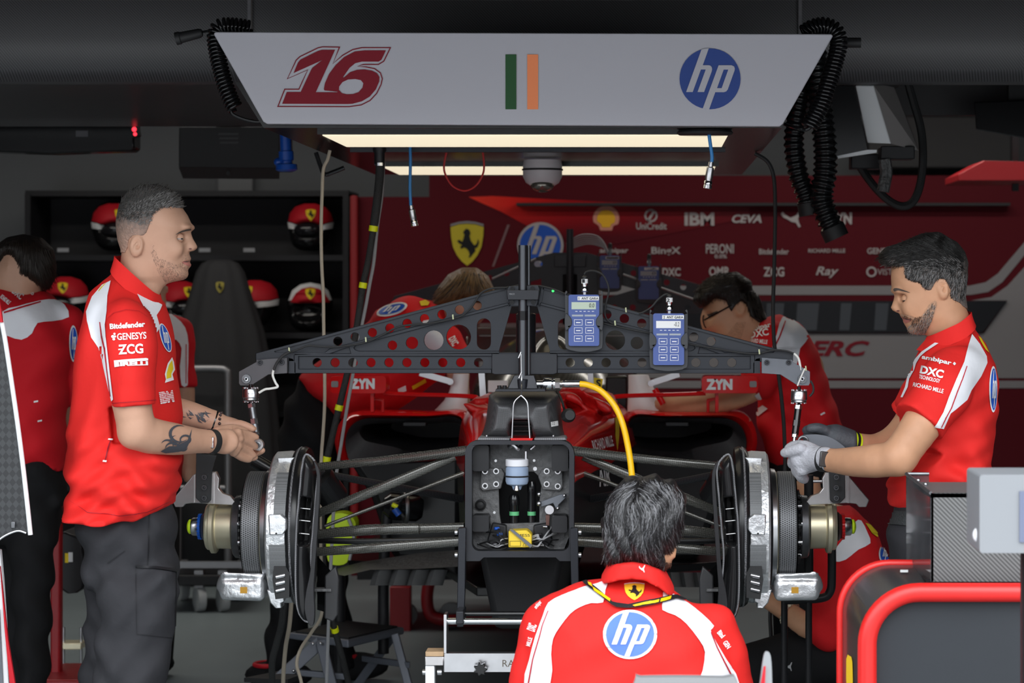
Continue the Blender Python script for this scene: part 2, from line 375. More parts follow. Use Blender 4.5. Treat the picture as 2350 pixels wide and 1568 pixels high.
class SDF:
    def __init__(s, lo, hi, h, fx=(), fy=(), fz=()):
        s.ax = [axis_(lo[0], hi[0], h, fx), axis_(lo[1], hi[1], h, fy), axis_(lo[2], hi[2], h, fz)]; s.h = h
        s.D = np.full([len(a) for a in s.ax], .3, np.float32)
    def win(s, lo, hi, pad):
        sl = []
        for k in range(3):
            a = s.ax[k]; i = int(np.searchsorted(a, lo[k]-pad)); j = int(np.searchsorted(a, hi[k]+pad)); sl.append(slice(max(i-1, 0), min(j+1, len(a))))
        sl = tuple(sl); x, y, z = [s.ax[k][sl[k]] for k in range(3)]
        return sl, x[:, None, None], y[None, :, None], z[None, None, :]
    def put(s, sl, f, k=0, sub=False):
        d = s.D[sl]
        if d.size == 0: return
        if sub:
            f = -f
            if k: h = np.clip(.5-.5*(d-f)/k, 0, 1); n = d*(1-h)+f*h+k*h*(1-h)
            else: n = np.maximum(d, f)
        elif k: h = np.clip(.5+.5*(d-f)/k, 0, 1); n = d*(1-h)+f*h-k*h*(1-h)
        else: n = np.minimum(d, f)
        s.D[sl] = n
    def cone(s, a, b, ra, rb, k=0, sub=False, fy=1.0):
        a = np.array(a, np.float32); b = np.array(b, np.float32); m = max(ra, rb)
        sl, x, y, z = s.win(np.minimum(a, b)-m, np.maximum(a, b)+m, k+.012)
        e = b-a; L2 = float(e @ e)+1e-12; wx, wy, wz = x-a[0], y-a[1], z-a[2]
        t = np.clip((wx*e[0]+wy*e[1]+wz*e[2])/L2, 0, 1)
        f = np.sqrt((wx-e[0]*t)**2+((wy-e[1]*t)*fy)**2+(wz-e[2]*t)**2)-(ra+(rb-ra)*t); s.put(sl, f, k, sub); return s
    def chain(s, pts, rs, k=.012, **kw):
        if len(pts) > 2:
            q = catmull([tuple(p) for p in pts], 4); rs = list(np.interp(np.linspace(0, 1, len(q)), np.linspace(0, 1, len(rs)), rs)); pts = q
        for i in range(len(pts)-1): s.cone(pts[i], pts[i+1], rs[i], rs[i+1], k if i == 0 else min(k, .005), **kw)
        return s
    def ell(s, c, r, k=0, sub=False, rot=None):
        c = np.array(c, np.float32); r = np.array(r, np.float32); m = r if rot is None else np.full(3, r.max())
        sl, x, y, z = s.win(c-m, c+m, k+.012); X, Y, Z = x-c[0], y-c[1], z-c[2]
        if rot is not None:
            R = np.array(rot.transposed()); X, Y, Z = [R[i, 0]*X+R[i, 1]*Y+R[i, 2]*Z for i in range(3)]
        k0 = np.sqrt((X/r[0])**2+(Y/r[1])**2+(Z/r[2])**2); k1 = np.sqrt((X/r[0]**2)**2+(Y/r[1]**2)**2+(Z/r[2]**2)**2)+1e-9
        s.put(sl, k0*(k0-1)/k1, k, sub); return s
    def box(s, c, hs, r=.004, k=0, sub=False, rot=None):
        c = np.array(c, np.float32); hs = np.array(hs, np.float32); m = hs if rot is None else np.full(3, float(np.linalg.norm(hs)))
        sl, x, y, z = s.win(c-m, c+m, k+.012); X, Y, Z = x-c[0], y-c[1], z-c[2]
        if rot is not None:
            R = np.array(rot.transposed()); X, Y, Z = [R[i, 0]*X+R[i, 1]*Y+R[i, 2]*Z for i in range(3)]
        qx, qy, qz = np.abs(X)-hs[0]+r, np.abs(Y)-hs[1]+r, np.abs(Z)-hs[2]+r
        f = np.sqrt(np.maximum(qx, 0)**2+np.maximum(qy, 0)**2+np.maximum(qz, 0)**2)+np.minimum(np.maximum(qx, np.maximum(qy, qz)), 0)-r
        s.put(sl, f, k, sub); return s
    def inflate(s, poly, yc, T, W, k=0, sub=False, p=2.0, Wz=None, yz=None):
        """solid whose outline seen along Y is poly; half depth W reached a distance T inside the outline"""
        q = np.array(poly, np.float32); Wm = W if Wz is None else float(max(Wz[1]))
        yy = [yc] if yz is None else list(yz[1])
        lo = (q[:, 0].min(), min(yy)-Wm, q[:, 1].min()); hi = (q[:, 0].max(), max(yy)+Wm, q[:, 1].max())
        sl, x, y, z = s.win(lo, hi, k+.012); X = x.ravel(); Z = z.ravel()
        t = poly_sd(poly, X, Z)[:, None, :]
        w = W if Wz is None else np.interp(Z, Wz[0], Wz[1])[None, None, :].astype(np.float32)
        c = yc if yz is None else np.interp(Z, yz[0], yz[1])[None, None, :].astype(np.float32)
        a = (T-np.minimum(t, T))/T; b = np.abs(y-c)/w
        g = (a**p+b**p)**(1/p)-1
        s.put(sl, (g*min(T, Wm)*.8).astype(np.float32), k, sub); return s
    def noise(s, amp, fn):
        x, y, z = s.ax[0][:, None, None], s.ax[1][None, :, None], s.ax[2][None, None, :]
        m = np.abs(s.D) < .05
        s.D = np.where(m, s.D+amp*fn(x, y, z), s.D).astype(np.float32); return s
    def cut(s, fn):
        x, y, z = s.ax[0][:, None, None], s.ax[1][None, :, None], s.ax[2][None, None, :]
        s.D = np.maximum(s.D, fn(x, y, z)).astype(np.float32); return s
    def mesh(s, name):
        D = s.D
        for k in range(3):      # keep the border outside
            for e in (0, -1):
                ix = [slice(None)]*3; ix[k] = e; D[tuple(ix)] = np.maximum(D[tuple(ix)], 1e-3)
        I = D < 0; n = [a-1 for a in D.shape]
        cnt = np.zeros(n, np.int8)
        C = [(i, j, k) for i in (0, 1) for j in (0, 1) for k in (0, 1)]
        for i, j, k in C: cnt += I[i:i+n[0], j:j+n[1], k:k+n[2]]
        act = np.nonzero((cnt > 0) & (cnt < 8)); N = len(act[0])
        val = {c: D[act[0]+c[0], act[1]+c[1], act[2]+c[2]] for c in C}
        pos = np.zeros((N, 3), np.float64); num = np.zeros(N)
        for c in C:
            for k in range(3):
                if c[k] == 1: continue
                c2 = list(c); c2[k] = 1; c2 = tuple(c2); a, b = val[c], val[c2]; m = (a < 0) != (b < 0)
                t = np.where(m, a/np.where(m, a-b, 1), 0); q = np.zeros((N, 3)); q[:] = c; q[:, k] = t
                pos[m] += q[m]; num += m
        pos /= num[:, None]; out = np.empty((N, 3))
        for k in range(3):
            a = s.ax[k]; i = act[k]; out[:, k] = a[i]+pos[:, k]*(a[i+1]-a[i])
        idx = np.full(n, -1, np.int32); idx[act] = np.arange(N); quads = []
        for k in range(3):
            u, v = [q for q in range(3) if q != k]
            A = [slice(None)]*3; B = [slice(None)]*3; A[k] = slice(0, -1); B[k] = slice(1, None)
            a = I[tuple(A)]; b = I[tuple(B)]; e = np.nonzero(a != b); e = [q.copy() for q in e]
            ok = np.ones(len(e[0]), bool)
            for q in (u, v): ok &= (e[q] > 0) & (e[q] < n[q])
            ok &= e[k] < n[k]
            e = [q[ok] for q in e]; sg = a[tuple(e)]
            def g(du, dv):
                f = [q.copy() for q in e]; f[u] = f[u]-du; f[v] = f[v]-dv; return idx[tuple(f)]
            Q = np.stack([g(1, 1), g(0, 1), g(0, 0), g(1, 0)], 1)
            flip = sg if k != 1 else ~sg
            Q[~flip] = Q[~flip][:, ::-1]; quads.append(Q)
        Q = np.concatenate(quads); Q = Q[(Q >= 0).all(1)]
        me = bpy.data.meshes.new(name); me.vertices.add(N); me.vertices.foreach_set('co', out.ravel())
        me.loops.add(Q.size); me.loops.foreach_set('vertex_index', Q.ravel().astype(np.int32))
        me.polygons.add(len(Q)); me.polygons.foreach_set('loop_start', np.arange(0, Q.size, 4, dtype=np.int32))
        try: me.polygons.foreach_set('loop_total', np.full(len(Q), 4, np.int32))
        except Exception: pass
        me.update(calc_edges=True); me.validate(); return me
    def build(s, name, material, parent=None, label=None):
        return link(name, s.mesh(name), material, parent, smooth=180, label=label)
# ================================================================ the setting
mat('floor_grey', (.19, .225, .235, 1), .45, noise=.12, scale=3)
mat('wall_grey', (.17, .18, .19, 1), .7); mat('ceiling_dark', (.03, .03, .032, 1), .6)
mat('wall_dark', (.022, .022, .025, 1), .7); mat('wall_red', (.105, .008, .014, 1), .65, noise=.05, scale=2, spec=.12)
mat('wall_red_bright', (.30, .008, .012, 1), .5); mat('band_grey', (.26, .25, .26, 1), .6)
mat('apron', (.34, .34, .335, 1), .85, noise=.2, scale=8)
mat('print_dim', (.46, .42, .42, 1), .6)
XL, XR, YB, YF, ZC = -3.75, 3.05, 6.4, -2.6, 2.95
struct(MB().box(((XL+XR)/2, (YB+YF)/2, -.05), (XR-XL+.4, YB-YF, .1)).build('floor', 'floor_grey', smooth=0))
struct(MB().box(((XL+XR)/2, YF-8, -.06), (30, 16, .1)).build('trim_1', 'apron', smooth=0))
struct(MB().box(((XL+XR)/2, YB+.05, ZC/2), (XR-XL+.4, .1, ZC)).build('wall_back', 'wall_grey', smooth=0))
struct(MB().box((XL-.05, (YB+YF)/2, ZC/2), (.1, YB-YF, ZC)).build('wall_left', 'wall_dark', smooth=0))
struct(MB().box((XR+.05, (YB+YF)/2, ZC/2), (.1, YB-YF, ZC)).build('wall_right', 'wall_dark', smooth=0))
struct(MB().box(((XL+XR)/2, (YB+YF)/2, ZC+.05), (XR-XL+.2, YB-YF, .1)).build('ceiling', 'ceiling_dark', smooth=0))
for x_, y_ in ((-2.2, 3.2), (1.6, 3.2), (-2.2, 4.2), (1.6, 4.2)): struct(MB().box((x_, y_, 2.925), (2.5, .26, .05)).build('trim_10', 'white_paint', smooth=0))  # housings for the added rear lights, out of view
# hanging carbon cladding under the ceiling: three boards side by side, a front face and a lower return
def clad(name, x0, x1, dy=0, matn='carbon_sheet', lower=True):
    prof = [(.98+dy, 2.90), (.98+dy, 2.36), (1.0+dy, 2.26), (1.03+dy, 2.222), (1.07+dy, 2.214)]
    if lower: prof += [(1.12+dy, 2.216), (1.5, 2.20), (1.9, 2.165), (2.2, 2.150), (2.25, 2.16)]
    back = [(a+.02 if a > 1.05 else a+.03, b+.03) for a, b in prof][::-1]
    return struct(MB().prism(prof+back, x0, x1, axis='x').build(name, matn, smooth=50))
xa, xb = P(578, 0, .98).x, P(1838, 0, .98).x
clad('trim_2', XL, xa-.003); clad('trim_3', xa+.003, xb-.003, -.01, lower=True); clad('trim_4', xb+.003, XR, lower=False)
struct(MB().box(((xb+XR)/2, 2.6, 2.52), (XR-xb, .04, .6)).build('trim_5', 'carbon_matte', smooth=0))
mat('seam_tape', (.16, .155, .165, 1), .5, noise=.5, scale=30)
for x in (573, 1836): struct(MB().box((P(x, 0, .96).x, .955, 2.46), (.012, .006, .30)).build('trim_6', 'seam_tape', smooth=0))
struct(MB().box(((XL+XR)/2, -1.50, 2.60), (XR-XL, .14, .80)).build('trim_0', 'ceiling_dark', smooth=0))  # unseen door header, placed to keep sky light off the sign
# ---------------------------------------------------------------- red sponsor wall on the right
YW = 5.6
sw = struct(MB().prism([XZ(985, 403, YW), (XR-.01, XZ(0, 403, YW)[1]), (XR-.01, .0), (P(806, 0, YW).x, .0), XZ(806, 452, YW), XZ(985, 452, YW)], YW, YW+.12).build('wall_sponsor', 'wall_red', smooth=0))
def onw(vf, name, m, k=1): return struct(flat_art(vf, YW-.004*k, name, m, sw))
struct(MB().pp([(803, 448), (820, 448), (820, 1280), (803, 1280)], YW-.06, .06).build('trim_7', 'wall_red_bright', smooth=0, bevel=.01))
m = mat('swoosh', (.5, .01, .008, 1), .4); nt = m.node_tree
tc = nt.nodes.new('ShaderNodeTexCoord'); sx = nt.nodes.new('ShaderNodeSeparateXYZ'); nt.links.new(tc.outputs['Object'], sx.inputs[0])
cr = nt.nodes.new('ShaderNodeValToRGB'); mr = nt.nodes.new('ShaderNodeMapRange')
mr.inputs[1].default_value = P(1080, 0, YW).x; mr.inputs[2].default_value = P(1720, 0, YW).x
nt.links.new(sx.outputs['X'], mr.inputs[0]); nt.links.new(mr.outputs[0], cr.inputs[0])
e = cr.color_ramp.elements; e[0].color = (.95, .06, .035, 1); e[1].color = (.15, .010, .016, 1)
e.new(.14).color = (.85, .025, .018, 1); e.new(.35).color = (.50, .009, .013, 1); e.new(.65).color = (.28, .009, .015, 1)
mz = nt.nodes.new('ShaderNodeMapRange'); mz.inputs[1].default_value = XZ(0, 470, YW)[1]; mz.inputs[2].default_value = XZ(0, 545, YW)[1]; nt.links.new(sx.outputs['Z'], mz.inputs[0])
mm = nt.nodes.new('ShaderNodeMix'); mm.data_type = 'RGBA'; mm.inputs['B'].default_value = (.105, .008, .014, 1); nt.links.new(mz.outputs[0], mm.inputs['Factor']); nt.links.new(cr.outputs[0], mm.inputs['A'])
nt.links.new(mm.outputs['Result'], nt.nodes['Principled BSDF'].inputs['Base Color']); nt.nodes['Principled BSDF'].inputs['Specular IOR Level'].default_value = .12
onw(art([(1075, 452), (1130, 450), (1240, 456), (1400, 464), (1600, 470), (1720, 474), (1720, 500), (1420, 560), (1330, 560), (1230, 530), (1150, 486), (1105, 466)]), 'swoosh_graphic', 'swoosh')
stripe = [(1100, 656), (2225, 656), (2262, 648), (2290, 628), (2360, 545), (2360, 575), (2300, 648), (2268, 670), (2228, 677), (1100, 677)]
onw(art(stripe), 'pale_stripe', 'band_grey')
onw(art([(2228, 690), (2275, 682), (2312, 656), (2372, 590), (2372, 868), (1100, 868), (1100, 765), (2258, 765), (2312, 690)]), 'grey_field', 'band_grey')
onw(art([(1100, 874), (2372, 874), (2372, 891), (1100, 891)]), 'pale_stripe', 'band_grey')
wn = struct(MB().pp([(1500, 691), (2311, 691), (2256, 763), (1500, 763)], YW-.02, .015).build('window_1', mat('dark_glass', (.012, .013, .017, 1), .35, spec=.25), sw, smooth=0))
for k, (x0, x1) in enumerate(((1760, 1800), (1830, 1880), (1930, 1955), (2010, 2040))):
    struct(flat_art(art([(x0, 696), (x1, 696), (x1-6, 758), (x0-4, 758)]), YW-.024, 'glass_reflection', mat('reflection_tint', (.035, .04, .05, 1), .3), wn))  # faint bluish reflections painted as flat patches on the dark glass
onw(text2('LECLERC', (1700, 782, 1996, 818), bold=.035, shear=.35), 'driver_lettering', 'dark_red_print', 2)
s_, h_, t_ = shield_art(1072, 562, 38, 48)
onw(s_, 'shield_emblem', mat('shield_yellow', (.62, .50, .02, 1), .5), 2); onw(h_, 'shield_horse', 'black_print', 3); onw(t_, 'shield_top', 'band_grey', 2)
onw(art([(1164, 516), (1170, 516), (1134, 612), (1129, 612)]), 'slanted_line', mat('line_dim', (.22, .12, .13, 1), .6), 1)
d_, l_ = None, None
r_, d_, l_ = art(circ(1240, 563, 53, 40)), *hp_art(1240, 563, 47)[0:2]
onw(r_, 'round_emblem_rim', 'print_dim', 2); onw(d_, 'round_emblem', 'blue_print', 3); onw(l_, 'round_emblem_letters', 'print_dim', 4)
onw(shell_art(1391, 502, 30), 'shell_emblem_rim', mat('pale_coral', (.75, .30, .22, 1), .6), 2); onw(shell_art(1391, 503, 21), 'shell_emblem', mat('shell_yellow', (.95, .50, .01, 1), .6), 3)
onw(art([circ(1494, 495, 15, 20), circ(1494, 495, 11, 20)], [(1484, 506), (1490, 508), (1505, 484), (1500, 482)]), 'round_badge', 'print_dim', 2)
for s, bx, kw in (('UniCredit', (1460, 511, 1530, 527), dict(bold=.02)), ('IBM', (1571, 488, 1639, 518), dict(bold=.04)), ('CEVA', (1680, 492, 1748, 512), dict(bold=.04, shear=.25)),
                  ('ZYN', (1900, 488, 1955, 515), dict(bold=.05)), ('ambipar', (1376, 569, 1442, 584), dict(bold=.02)), ('BingX', (1495, 567, 1562, 588), dict(bold=.02)), ('PERONI', (1620, 560, 1684, 582), dict(bold=.02)), ('0.0%', (1640, 584, 1668, 593), dict(bold=.02)),
                  ('Bitdefender', (1742, 571, 1810, 584), dict(bold=.02)), ('RICHARD MILLE', (1855, 571, 1940, 580), dict(bold=.02)), ('GENESYS', (1990, 569, 2060, 583), dict(bold=.02)),
                  ('DXC', (1520, 615, 1562, 634), dict(bold=.03)), ('OMR', (1627, 612, 1675, 634), dict(bold=.03)), ('ZCG', (1752, 613, 1800, 635), dict(bold=.03)), ('Ray', (1872, 612, 1925, 638), dict(shear=.3, bold=.02)), ('VISTA', (2014, 617, 2060, 631), {})):
    onw(text2(s, bx, **kw), 'sponsor_lettering', 'print_dim', 2)
onw(cat_art(1792, 484, 1840, 522), 'leaping_cat_emblem', 'print_dim', 2)
onw(art([circ(2000, 624, 12, 18), circ(2000, 624, 8, 18)]), 'round_badge', 'print_dim', 2)
struct(MB().box((P(1750, 0, YW).x, YW-.04, XZ(0, 470, YW)[1]), (2.6, .08, .015)).build('trim_8', 'wall_dark', sw, smooth=0))
# ================================================================ overhead sign gantry
YS, ZU = -.40, 1.972
sg = thing('overhead_gantry', 'white overhead sign numbered 16 with two lit strips beneath, hanging above the car', 'overhead sign', P(1200, 180, YS))
face = [(494, 73), (1908, 78), (1912, 82), (1797, 284), (1790, 290), (612, 284), (604, 279), (490, 78)]
fp = MB().pp(face, YS, .03).build('sign_panel', 'panel_white', sg, bevel=.003)
xL, xR, yE = -.70, .745, 2.37
hb = MB().prism([(xL, ZU), (xR, ZU), (.80, 2.10), (-.78, 2.10)], YS+.03, yE).build('housing', mat('housing_black', (.012, .011, .011, 1), .18), sg, smooth=0)
lm = mat('lit_strip', (.79, .71, .525, 1), .4, emit=1.05)
for y0, y1, x0, x1 in ((300, 327, -.552, .598), (375, 393, -.576, .615)):
    ya, yb = 2430/(660-y0)-7, 2430/(660-y1)-7
    MB().prism([(x0-.012, ya-.02), (x1+.012, ya-.02), (x1+.012, yb+.02), (x0-.012, yb+.02)], ZU-.012, ZU, axis='z').build('lamp_frame', 'black_gloss', sg, smooth=0)
    MB().prism([(x0, ya), (x1, ya), (x1, yb), (x0, yb)], ZU-.014, ZU-.010, axis='z').build('light_strip', lm, sg, smooth=0)
MB().box((.02, .62, ZU-.006), (1.2, .03, .012)).build('lamp_rail', 'anodised', sg, smooth=0)
MB().lathe([(.075, 0), (.08, .006), (.075, .012)], (P(1618, 298, -.28).x, -.28, ZU-.014), (0, 0, 1), 28).build('cable_grommet', 'black_rubber', sg)
YA = YS-.0025
a16 = lambda pts: zz(pts, .12766, 620, 80)
one = a16([(215, 1240), (298, 1028), (548, 1028), (735, 630), (760, 592), (935, 455), (420, 688), (500, 500), (545, 445), (860, 290), (930, 270), (1166, 270), (820, 1033), (1205, 1033), (1210, 1023), (975, 1000), (965, 975), (985, 870), (1060, 700), (1180, 540), (1330, 400), (1520, 300), (1700, 280), (2080, 280), (2000, 450), (1950, 482), (1650, 482), (1530, 510), (1430, 590), (1310, 760), (1320, 772), (1440, 670), (1560, 630), (1700, 622), (1830, 645), (1920, 690), (1965, 760), (1960, 840), (1900, 980), (1790, 1110), (1650, 1195), (1480, 1240), (1380, 1245)])
hole = a16([(1235, 990), (1240, 930), (1300, 850), (1400, 803), (1530, 795), (1630, 815), (1675, 870), (1660, 950), (1590, 1030), (1490, 1065), (1380, 1070), (1290, 1050)])
num = flat_art(art([one, hole]), YA, 'race_number', 'dark_red_print', fp)
outl = a16([(125, 1298), (255, 970), (510, 970), (665, 640), (300, 800), (460, 450), (530, 385), (860, 225), (940, 208), (1260, 213), (1130, 515), (1300, 360), (1480, 258), (1650, 222), (2175, 222), (2050, 480), (1950, 542), (1680, 542), (1570, 568), (1720, 568), (1880, 600), (1990, 680), (2025, 790), (2000, 900), (1920, 1060), (1800, 1190), (1640, 1270), (1420, 1302)])
def ring(poly, wd):
    c = [Vector((a, b)) for a, b in poly]; n = len(c); out = []
    ar = sum(c[i].x*c[(i+1) % n].y-c[(i+1) % n].x*c[i].y for i in range(n)); sgn = 1 if ar > 0 else -1
    for i in range(n):
        e1 = (c[i]-c[i-1]).normalized(); e2 = (c[(i+1) % n]-c[i]).normalized(); n1 = Vector((-e1.y, e1.x))*sgn; n2 = Vector((-e2.y, e2.x))*sgn
        m = n1+n2; q = m/max(m.dot(n1), .55) if m.length > .1 else n1
        out.append((c[i].x+q.x*wd, c[i].y+q.y*wd))
    V = [(p.x, p.y) for p in c]+out
    return V, [(i, (i+1) % n, (i+1) % n+n, i+n) for i in range(n)]
flat_art(ring(outl, 2.3), YA, 'number_outline', 'dark_red_print', fp)
for x, mt in ((1160, 'green_print'), (1210, 'orange_print')): flat_art(art([(x, 125), (x+25, 125), (x+25, 251), (x, 251)]), YA, 'flag_stripe', mt, fp)
D_, Lt = hp_art(1629.5, 181, 70)
flat_art(D_, YA, 'round_emblem', mat('sign_blue', (.016, .055, .27, 1), .5), fp); flat_art(Lt, YA-.002, 'emblem_letters', 'panel_white', fp)
# ================================================================ back of the garage, left: rack with helmets, covered suit, trolley
YR = 5.75
rk = thing('equipment_rack', 'tall black equipment rack with shelves of helmets against the grey back wall', 'shelf', P(500, 1290, YR))
rx0, rx1 = P(60, 0, YR).x, P(801, 0, YR).x; zt = XZ(0, 444, YR)[1]
MB().box(((rx0+rx1)/2, YR+.42, zt/2+.04), (rx1-rx0, .03, zt-.08)).build('back_panel', 'wall_dark', rk, smooth=0)
for x in (rx0+.015, rx1-.015): MB().box((x, YR+.2, zt/2), (.03, .46, zt)).build('side_panel', 'black_plastic', rk, smooth=0)
for y in (444, 592, 770, 950, 1120): MB().box(((rx0+rx1)/2, YR+.2, XZ(0, y, YR)[1]), (rx1-rx0, .44, .03)).build('shelf', 'black_plastic', rk, smooth=0)
for x, y in ((572, 574), (470, 574), (145, 574)):
    MB().box(P(x, y, YR-.02), (L(26, YR), .012, L(9, YR))).build('shelf_tag', mat('tag_grey', (.30, .31, .33, 1), .5), rk)
def helmet(px, py, label, tilt=0, visor=True):
    """px,py: centre of the helmet in the photo"""
    c = P(px, py, YR+.12); s = L(1, YR+.12)
    t = thing('crew_helmet', label, 'helmet', (c.x, c.y, c.z-.125), 'crew helmets on the rack')
    R = Matrix.Rotation(tilt, 3, 'Z')
    prof = []
    b = SDF(c-Vector((.17, .2, .18)), c+Vector((.17, .2, .18)), .009)
    b.ell(c+Vector((0, .0, .02)), (.122, .15, .125)).ell(c+R@Vector((0, -.05, -.07)), (.098, .10, .062), .04)
    b.cut(lambda x, y, z: c.z-.128-z)
    b.ell(c+R@Vector((0, -.135, -.012)), (.092, .062, .045), .01, sub=True)
    o = b.build('helmet_shell', 'black_gloss', t)
    bv = bvh_of(o); k = lambda pts: [(px+a, py+b_) for a, b_ in pts]
    dx = 40*math.sin(tilt)
    decal(art(k([(-50, -14), (-46, -32), (-34, -46), (-14, -53), (10, -53), (32, -46), (45, -32), (50, -14), (30, -9), (0, -7), (-30, -9)])), bv, 'red_crown', 'red_print', t, 5, .004)
    decal(art(k([(-51, -12), (-30, -7), (0, -5), (30, -7), (51, -12), (49, 2), (30, 5), (0, 8), (-30, 5), (-49, 2)])), bv, 'white_band', 'white_print', t, 5, .005)
    sa, sb, sc = shield_art(px+dx, py-28, 11, 12)
    decal(sa, bv, 'shield_emblem', 'yellow_print', t, 5, .006); decal(sb, bv, 'shield_horse', 'black_print', t, 5, .0075)
    MB().sphere(c+R@Vector((0, -.075, -.015)), (.088, .07, .05)).build('visor', mat('visor', (.012, .012, .014, 1), .08), t)
    return t
helmet(713, 522, 'red and black helmet alone on the top rack shelf, behind the beige cord', 0)
helmet(262, 522, 'red and black helmet half hidden behind the head of the grey-haired man', .3)
helmet(152, 690, 'red helmet beside the neck of the dark-haired mechanic at far left', -.2)
helmet(415, 700, 'red helmet on the lower shelf just left of the covered stand', .45)
helmet(588, 698, 'red helmet on the lower shelf just right of the covered stand', -.5)
hz = thing('crew_helmet', 'dark red helmet with a pale arch over its crown, lowest right on the rack', 'helmet', P(712, 765, YR+.12), 'crew helmets on the rack')
c = P(712, 706, YR+.12); b = SDF(c-Vector((.17, .2, .18)), c+Vector((.17, .2, .18)), .009)
b.ell(c+Vector((0, 0, .015)), (.122, .15, .125)).ell(c+Vector((0, -.05, -.07)), (.1, .1, .062), .04); b.cut(lambda x, y, z: c.z-.128-z)
b.ell(c+Vector((0, -.135, -.02)), (.092, .06, .055), .01, sub=True); o = b.build('helmet_shell', 'black_gloss', hz); bv = bvh_of(o)
decal(art([(668, 694), (674, 675), (690, 663), (712, 660), (734, 663), (750, 675), (756, 694)]), bv, 'red_crown', 'red_print', hz, 5, .004)
decal(art([(664, 690), (672, 668), (690, 655), (712, 651), (734, 655), (752, 668), (760, 690), (754, 690), (744, 674), (730, 664), (712, 660), (694, 664), (680, 674), (670, 690)]), bv, 'pale_arch', 'white_print', hz, 5, .005)
s1, s2, s3 = shield_art(712, 676, 11, 12); decal(s1, bv, 'shield_emblem', 'yellow_print', hz, 5, .006); decal(s2, bv, 'shield_horse', 'black_print', hz, 5, .0075)
# covered stand: black cloth with a yellow shield
cv = thing('covered_stand', 'tall stand draped in black cloth with a small yellow shield', 'covered stand', P(510, 1290, 5.3))
Yc = 5.3; secs = []
for y, hw in ((596, 22), (604, 42), (625, 56), (680, 72), (760, 98), (860, 118), (980, 130), (1110, 138), (1337, 142)):
    c = P(505, y, Yc); r = L(hw, Yc)
    secs.append([c+Vector((r*math.cos(a)*(1+.05*math.sin(9*a)*min(1, (y-596)/200)), .55*r*math.sin(a)*(1+.07*math.sin(9*a)), 0)) for a in [2*math.pi*i/54 for i in range(54)]])
o = MB().loft(secs, True, True).build('cloth_cover', mat('cover_cloth', (.020, .020, .022, 1), .8, bump=.2, scale=12), cv, smooth=180); bv = bvh_of(o)
s1, s2, s3 = shield_art(505, 660, 10, 13); decal(s1, bv, 'shield_emblem', mat('shield_dull', (.30, .25, .03, 1), .6), cv, 4, .004); decal(s2, bv, 'shield_horse', 'black_print', cv, 4, .007)
# chrome rail frame and castor trolley
fr = thing('safety_barrier', 'dull steel tube barrier standing left of the front wheel hub', 'barrier', P(470, 1330, 4.98))
Yb = 4.98
MB().tube(catmull([P(380, 848, Yb), P(440, 846, Yb), P(500, 846, Yb), P(518, 850, Yb), P(523, 866, Yb), P(523, 960, Yb), P(523, 1150, Yb), P(523, 1300, Yb), P(523, 1372, Yb)], 6), .019, 10).build('tube_frame', mat('steel_dull', (.30, .30, .31, 1), .4, metal=.8), fr)
MB().tube([P(380, 848, Yb), P(380, 1372, Yb)], .019).build('post', 'steel_dull', fr)
MB().tube([P(380, 1120, Yb), P(523, 1120, Yb)], .015).build('cross_tube', 'steel_dull', fr)
MB().box(P(452, 1374, Yb), (L(190, Yb), .30, .025)).build('base_plate', 'steel_dull', fr)
tr = thing('castor_trolley', 'low dark trolley on pale castors on the grey floor behind the standing man', 'trolley', P(480, 1405, 4.2))
Yt = 4.2
MB().box(P(480, 1318, Yt+.2), (L(190, Yt), .5, .05)).build('deck', 'black_plastic', tr, bevel=.005)
for x in (410, 556): MB().tube([P(x, 1318, Yt+.2), P(x, 1160, Yt+.2)], .013).build('upright', 'steel_dull', tr)
MB().box(P(482, 1296, Yt), (L(170, Yt), .03, .03)).build('front_rail', 'steel_dull', tr)
for x, dy in ((458, 0), (512, 0), (420, .4), (556, .4)):
    c = P(x, 1384, Yt+dy); c.z = .062
    MB().lathe([(.03, -.02), (.06, -.018), (.062, 0), (.06, .018), (.03, .02)], c, (1, .5, 0), 24).build('castor', mat('castor_grey', (.42, .44, .45, 1), .5), tr)
    MB().box(c+Vector((0, 0, .095)), (.04, .05, .08)).build('castor_fork', 'steel_dull', tr)
# red post, black cabinet, brass-legged base left
rp = thing('red_trolley', 'dark red upright post on a black wheeled base behind the far left mechanic', 'trolley', P(135, 1600, 1.9))
MB().box(P(130, 1365, 1.9), (L(23, 1.9), .05, L(470, 1.9))).build('upright', mat('red_post', (.36, .012, .018, 1), .4), rp, bevel=.008)
MB().box(P(170, 1556, 1.9), (L(110, 1.9), .4, L(30, 1.9))).build('foot', 'red_post', rp, bevel=.008)
bc = thing('tool_case', 'black case with a small yellow and white sticker behind the standing man', 'case', P(170, 1360, 2.1))
MB().pp(sm2([(138, 1230), (160, 1226), (180, 1236), (190, 1262), (192, 1350), (138, 1352)], 3), 2.1, .3).build('case_body', 'black_plastic', bc, bevel=.01)
flat_art(art([(149, 1270), (157, 1270), (157, 1292), (149, 1292)]), 2.094, 'sticker', 'yellow_print', bc); flat_art(art([(157, 1268), (167, 1268), (167, 1290), (157, 1290)]), 2.094, 'sticker', 'label_white', bc)
st = thing('roll_stand', 'small stand of brass bars and rods low behind the standing man', 'stand', P(165, 1540, 2.45))
MB().box(P(168, 1480, 2.45), (L(50, 2.45), .1, L(14, 2.45))).build('bar', 'gold_anodised', st, bevel=.003)
for x in (146, 186): MB().cyl(P(x, 1440, 2.45), P(x, 1540, 2.45), .006).build('rod', 'steel', st)
MB().box(P(166, 1543, 2.45), (L(60, 2.45), .12, L(8, 2.45))).build('base', 'gold_anodised', st, bevel=.003)
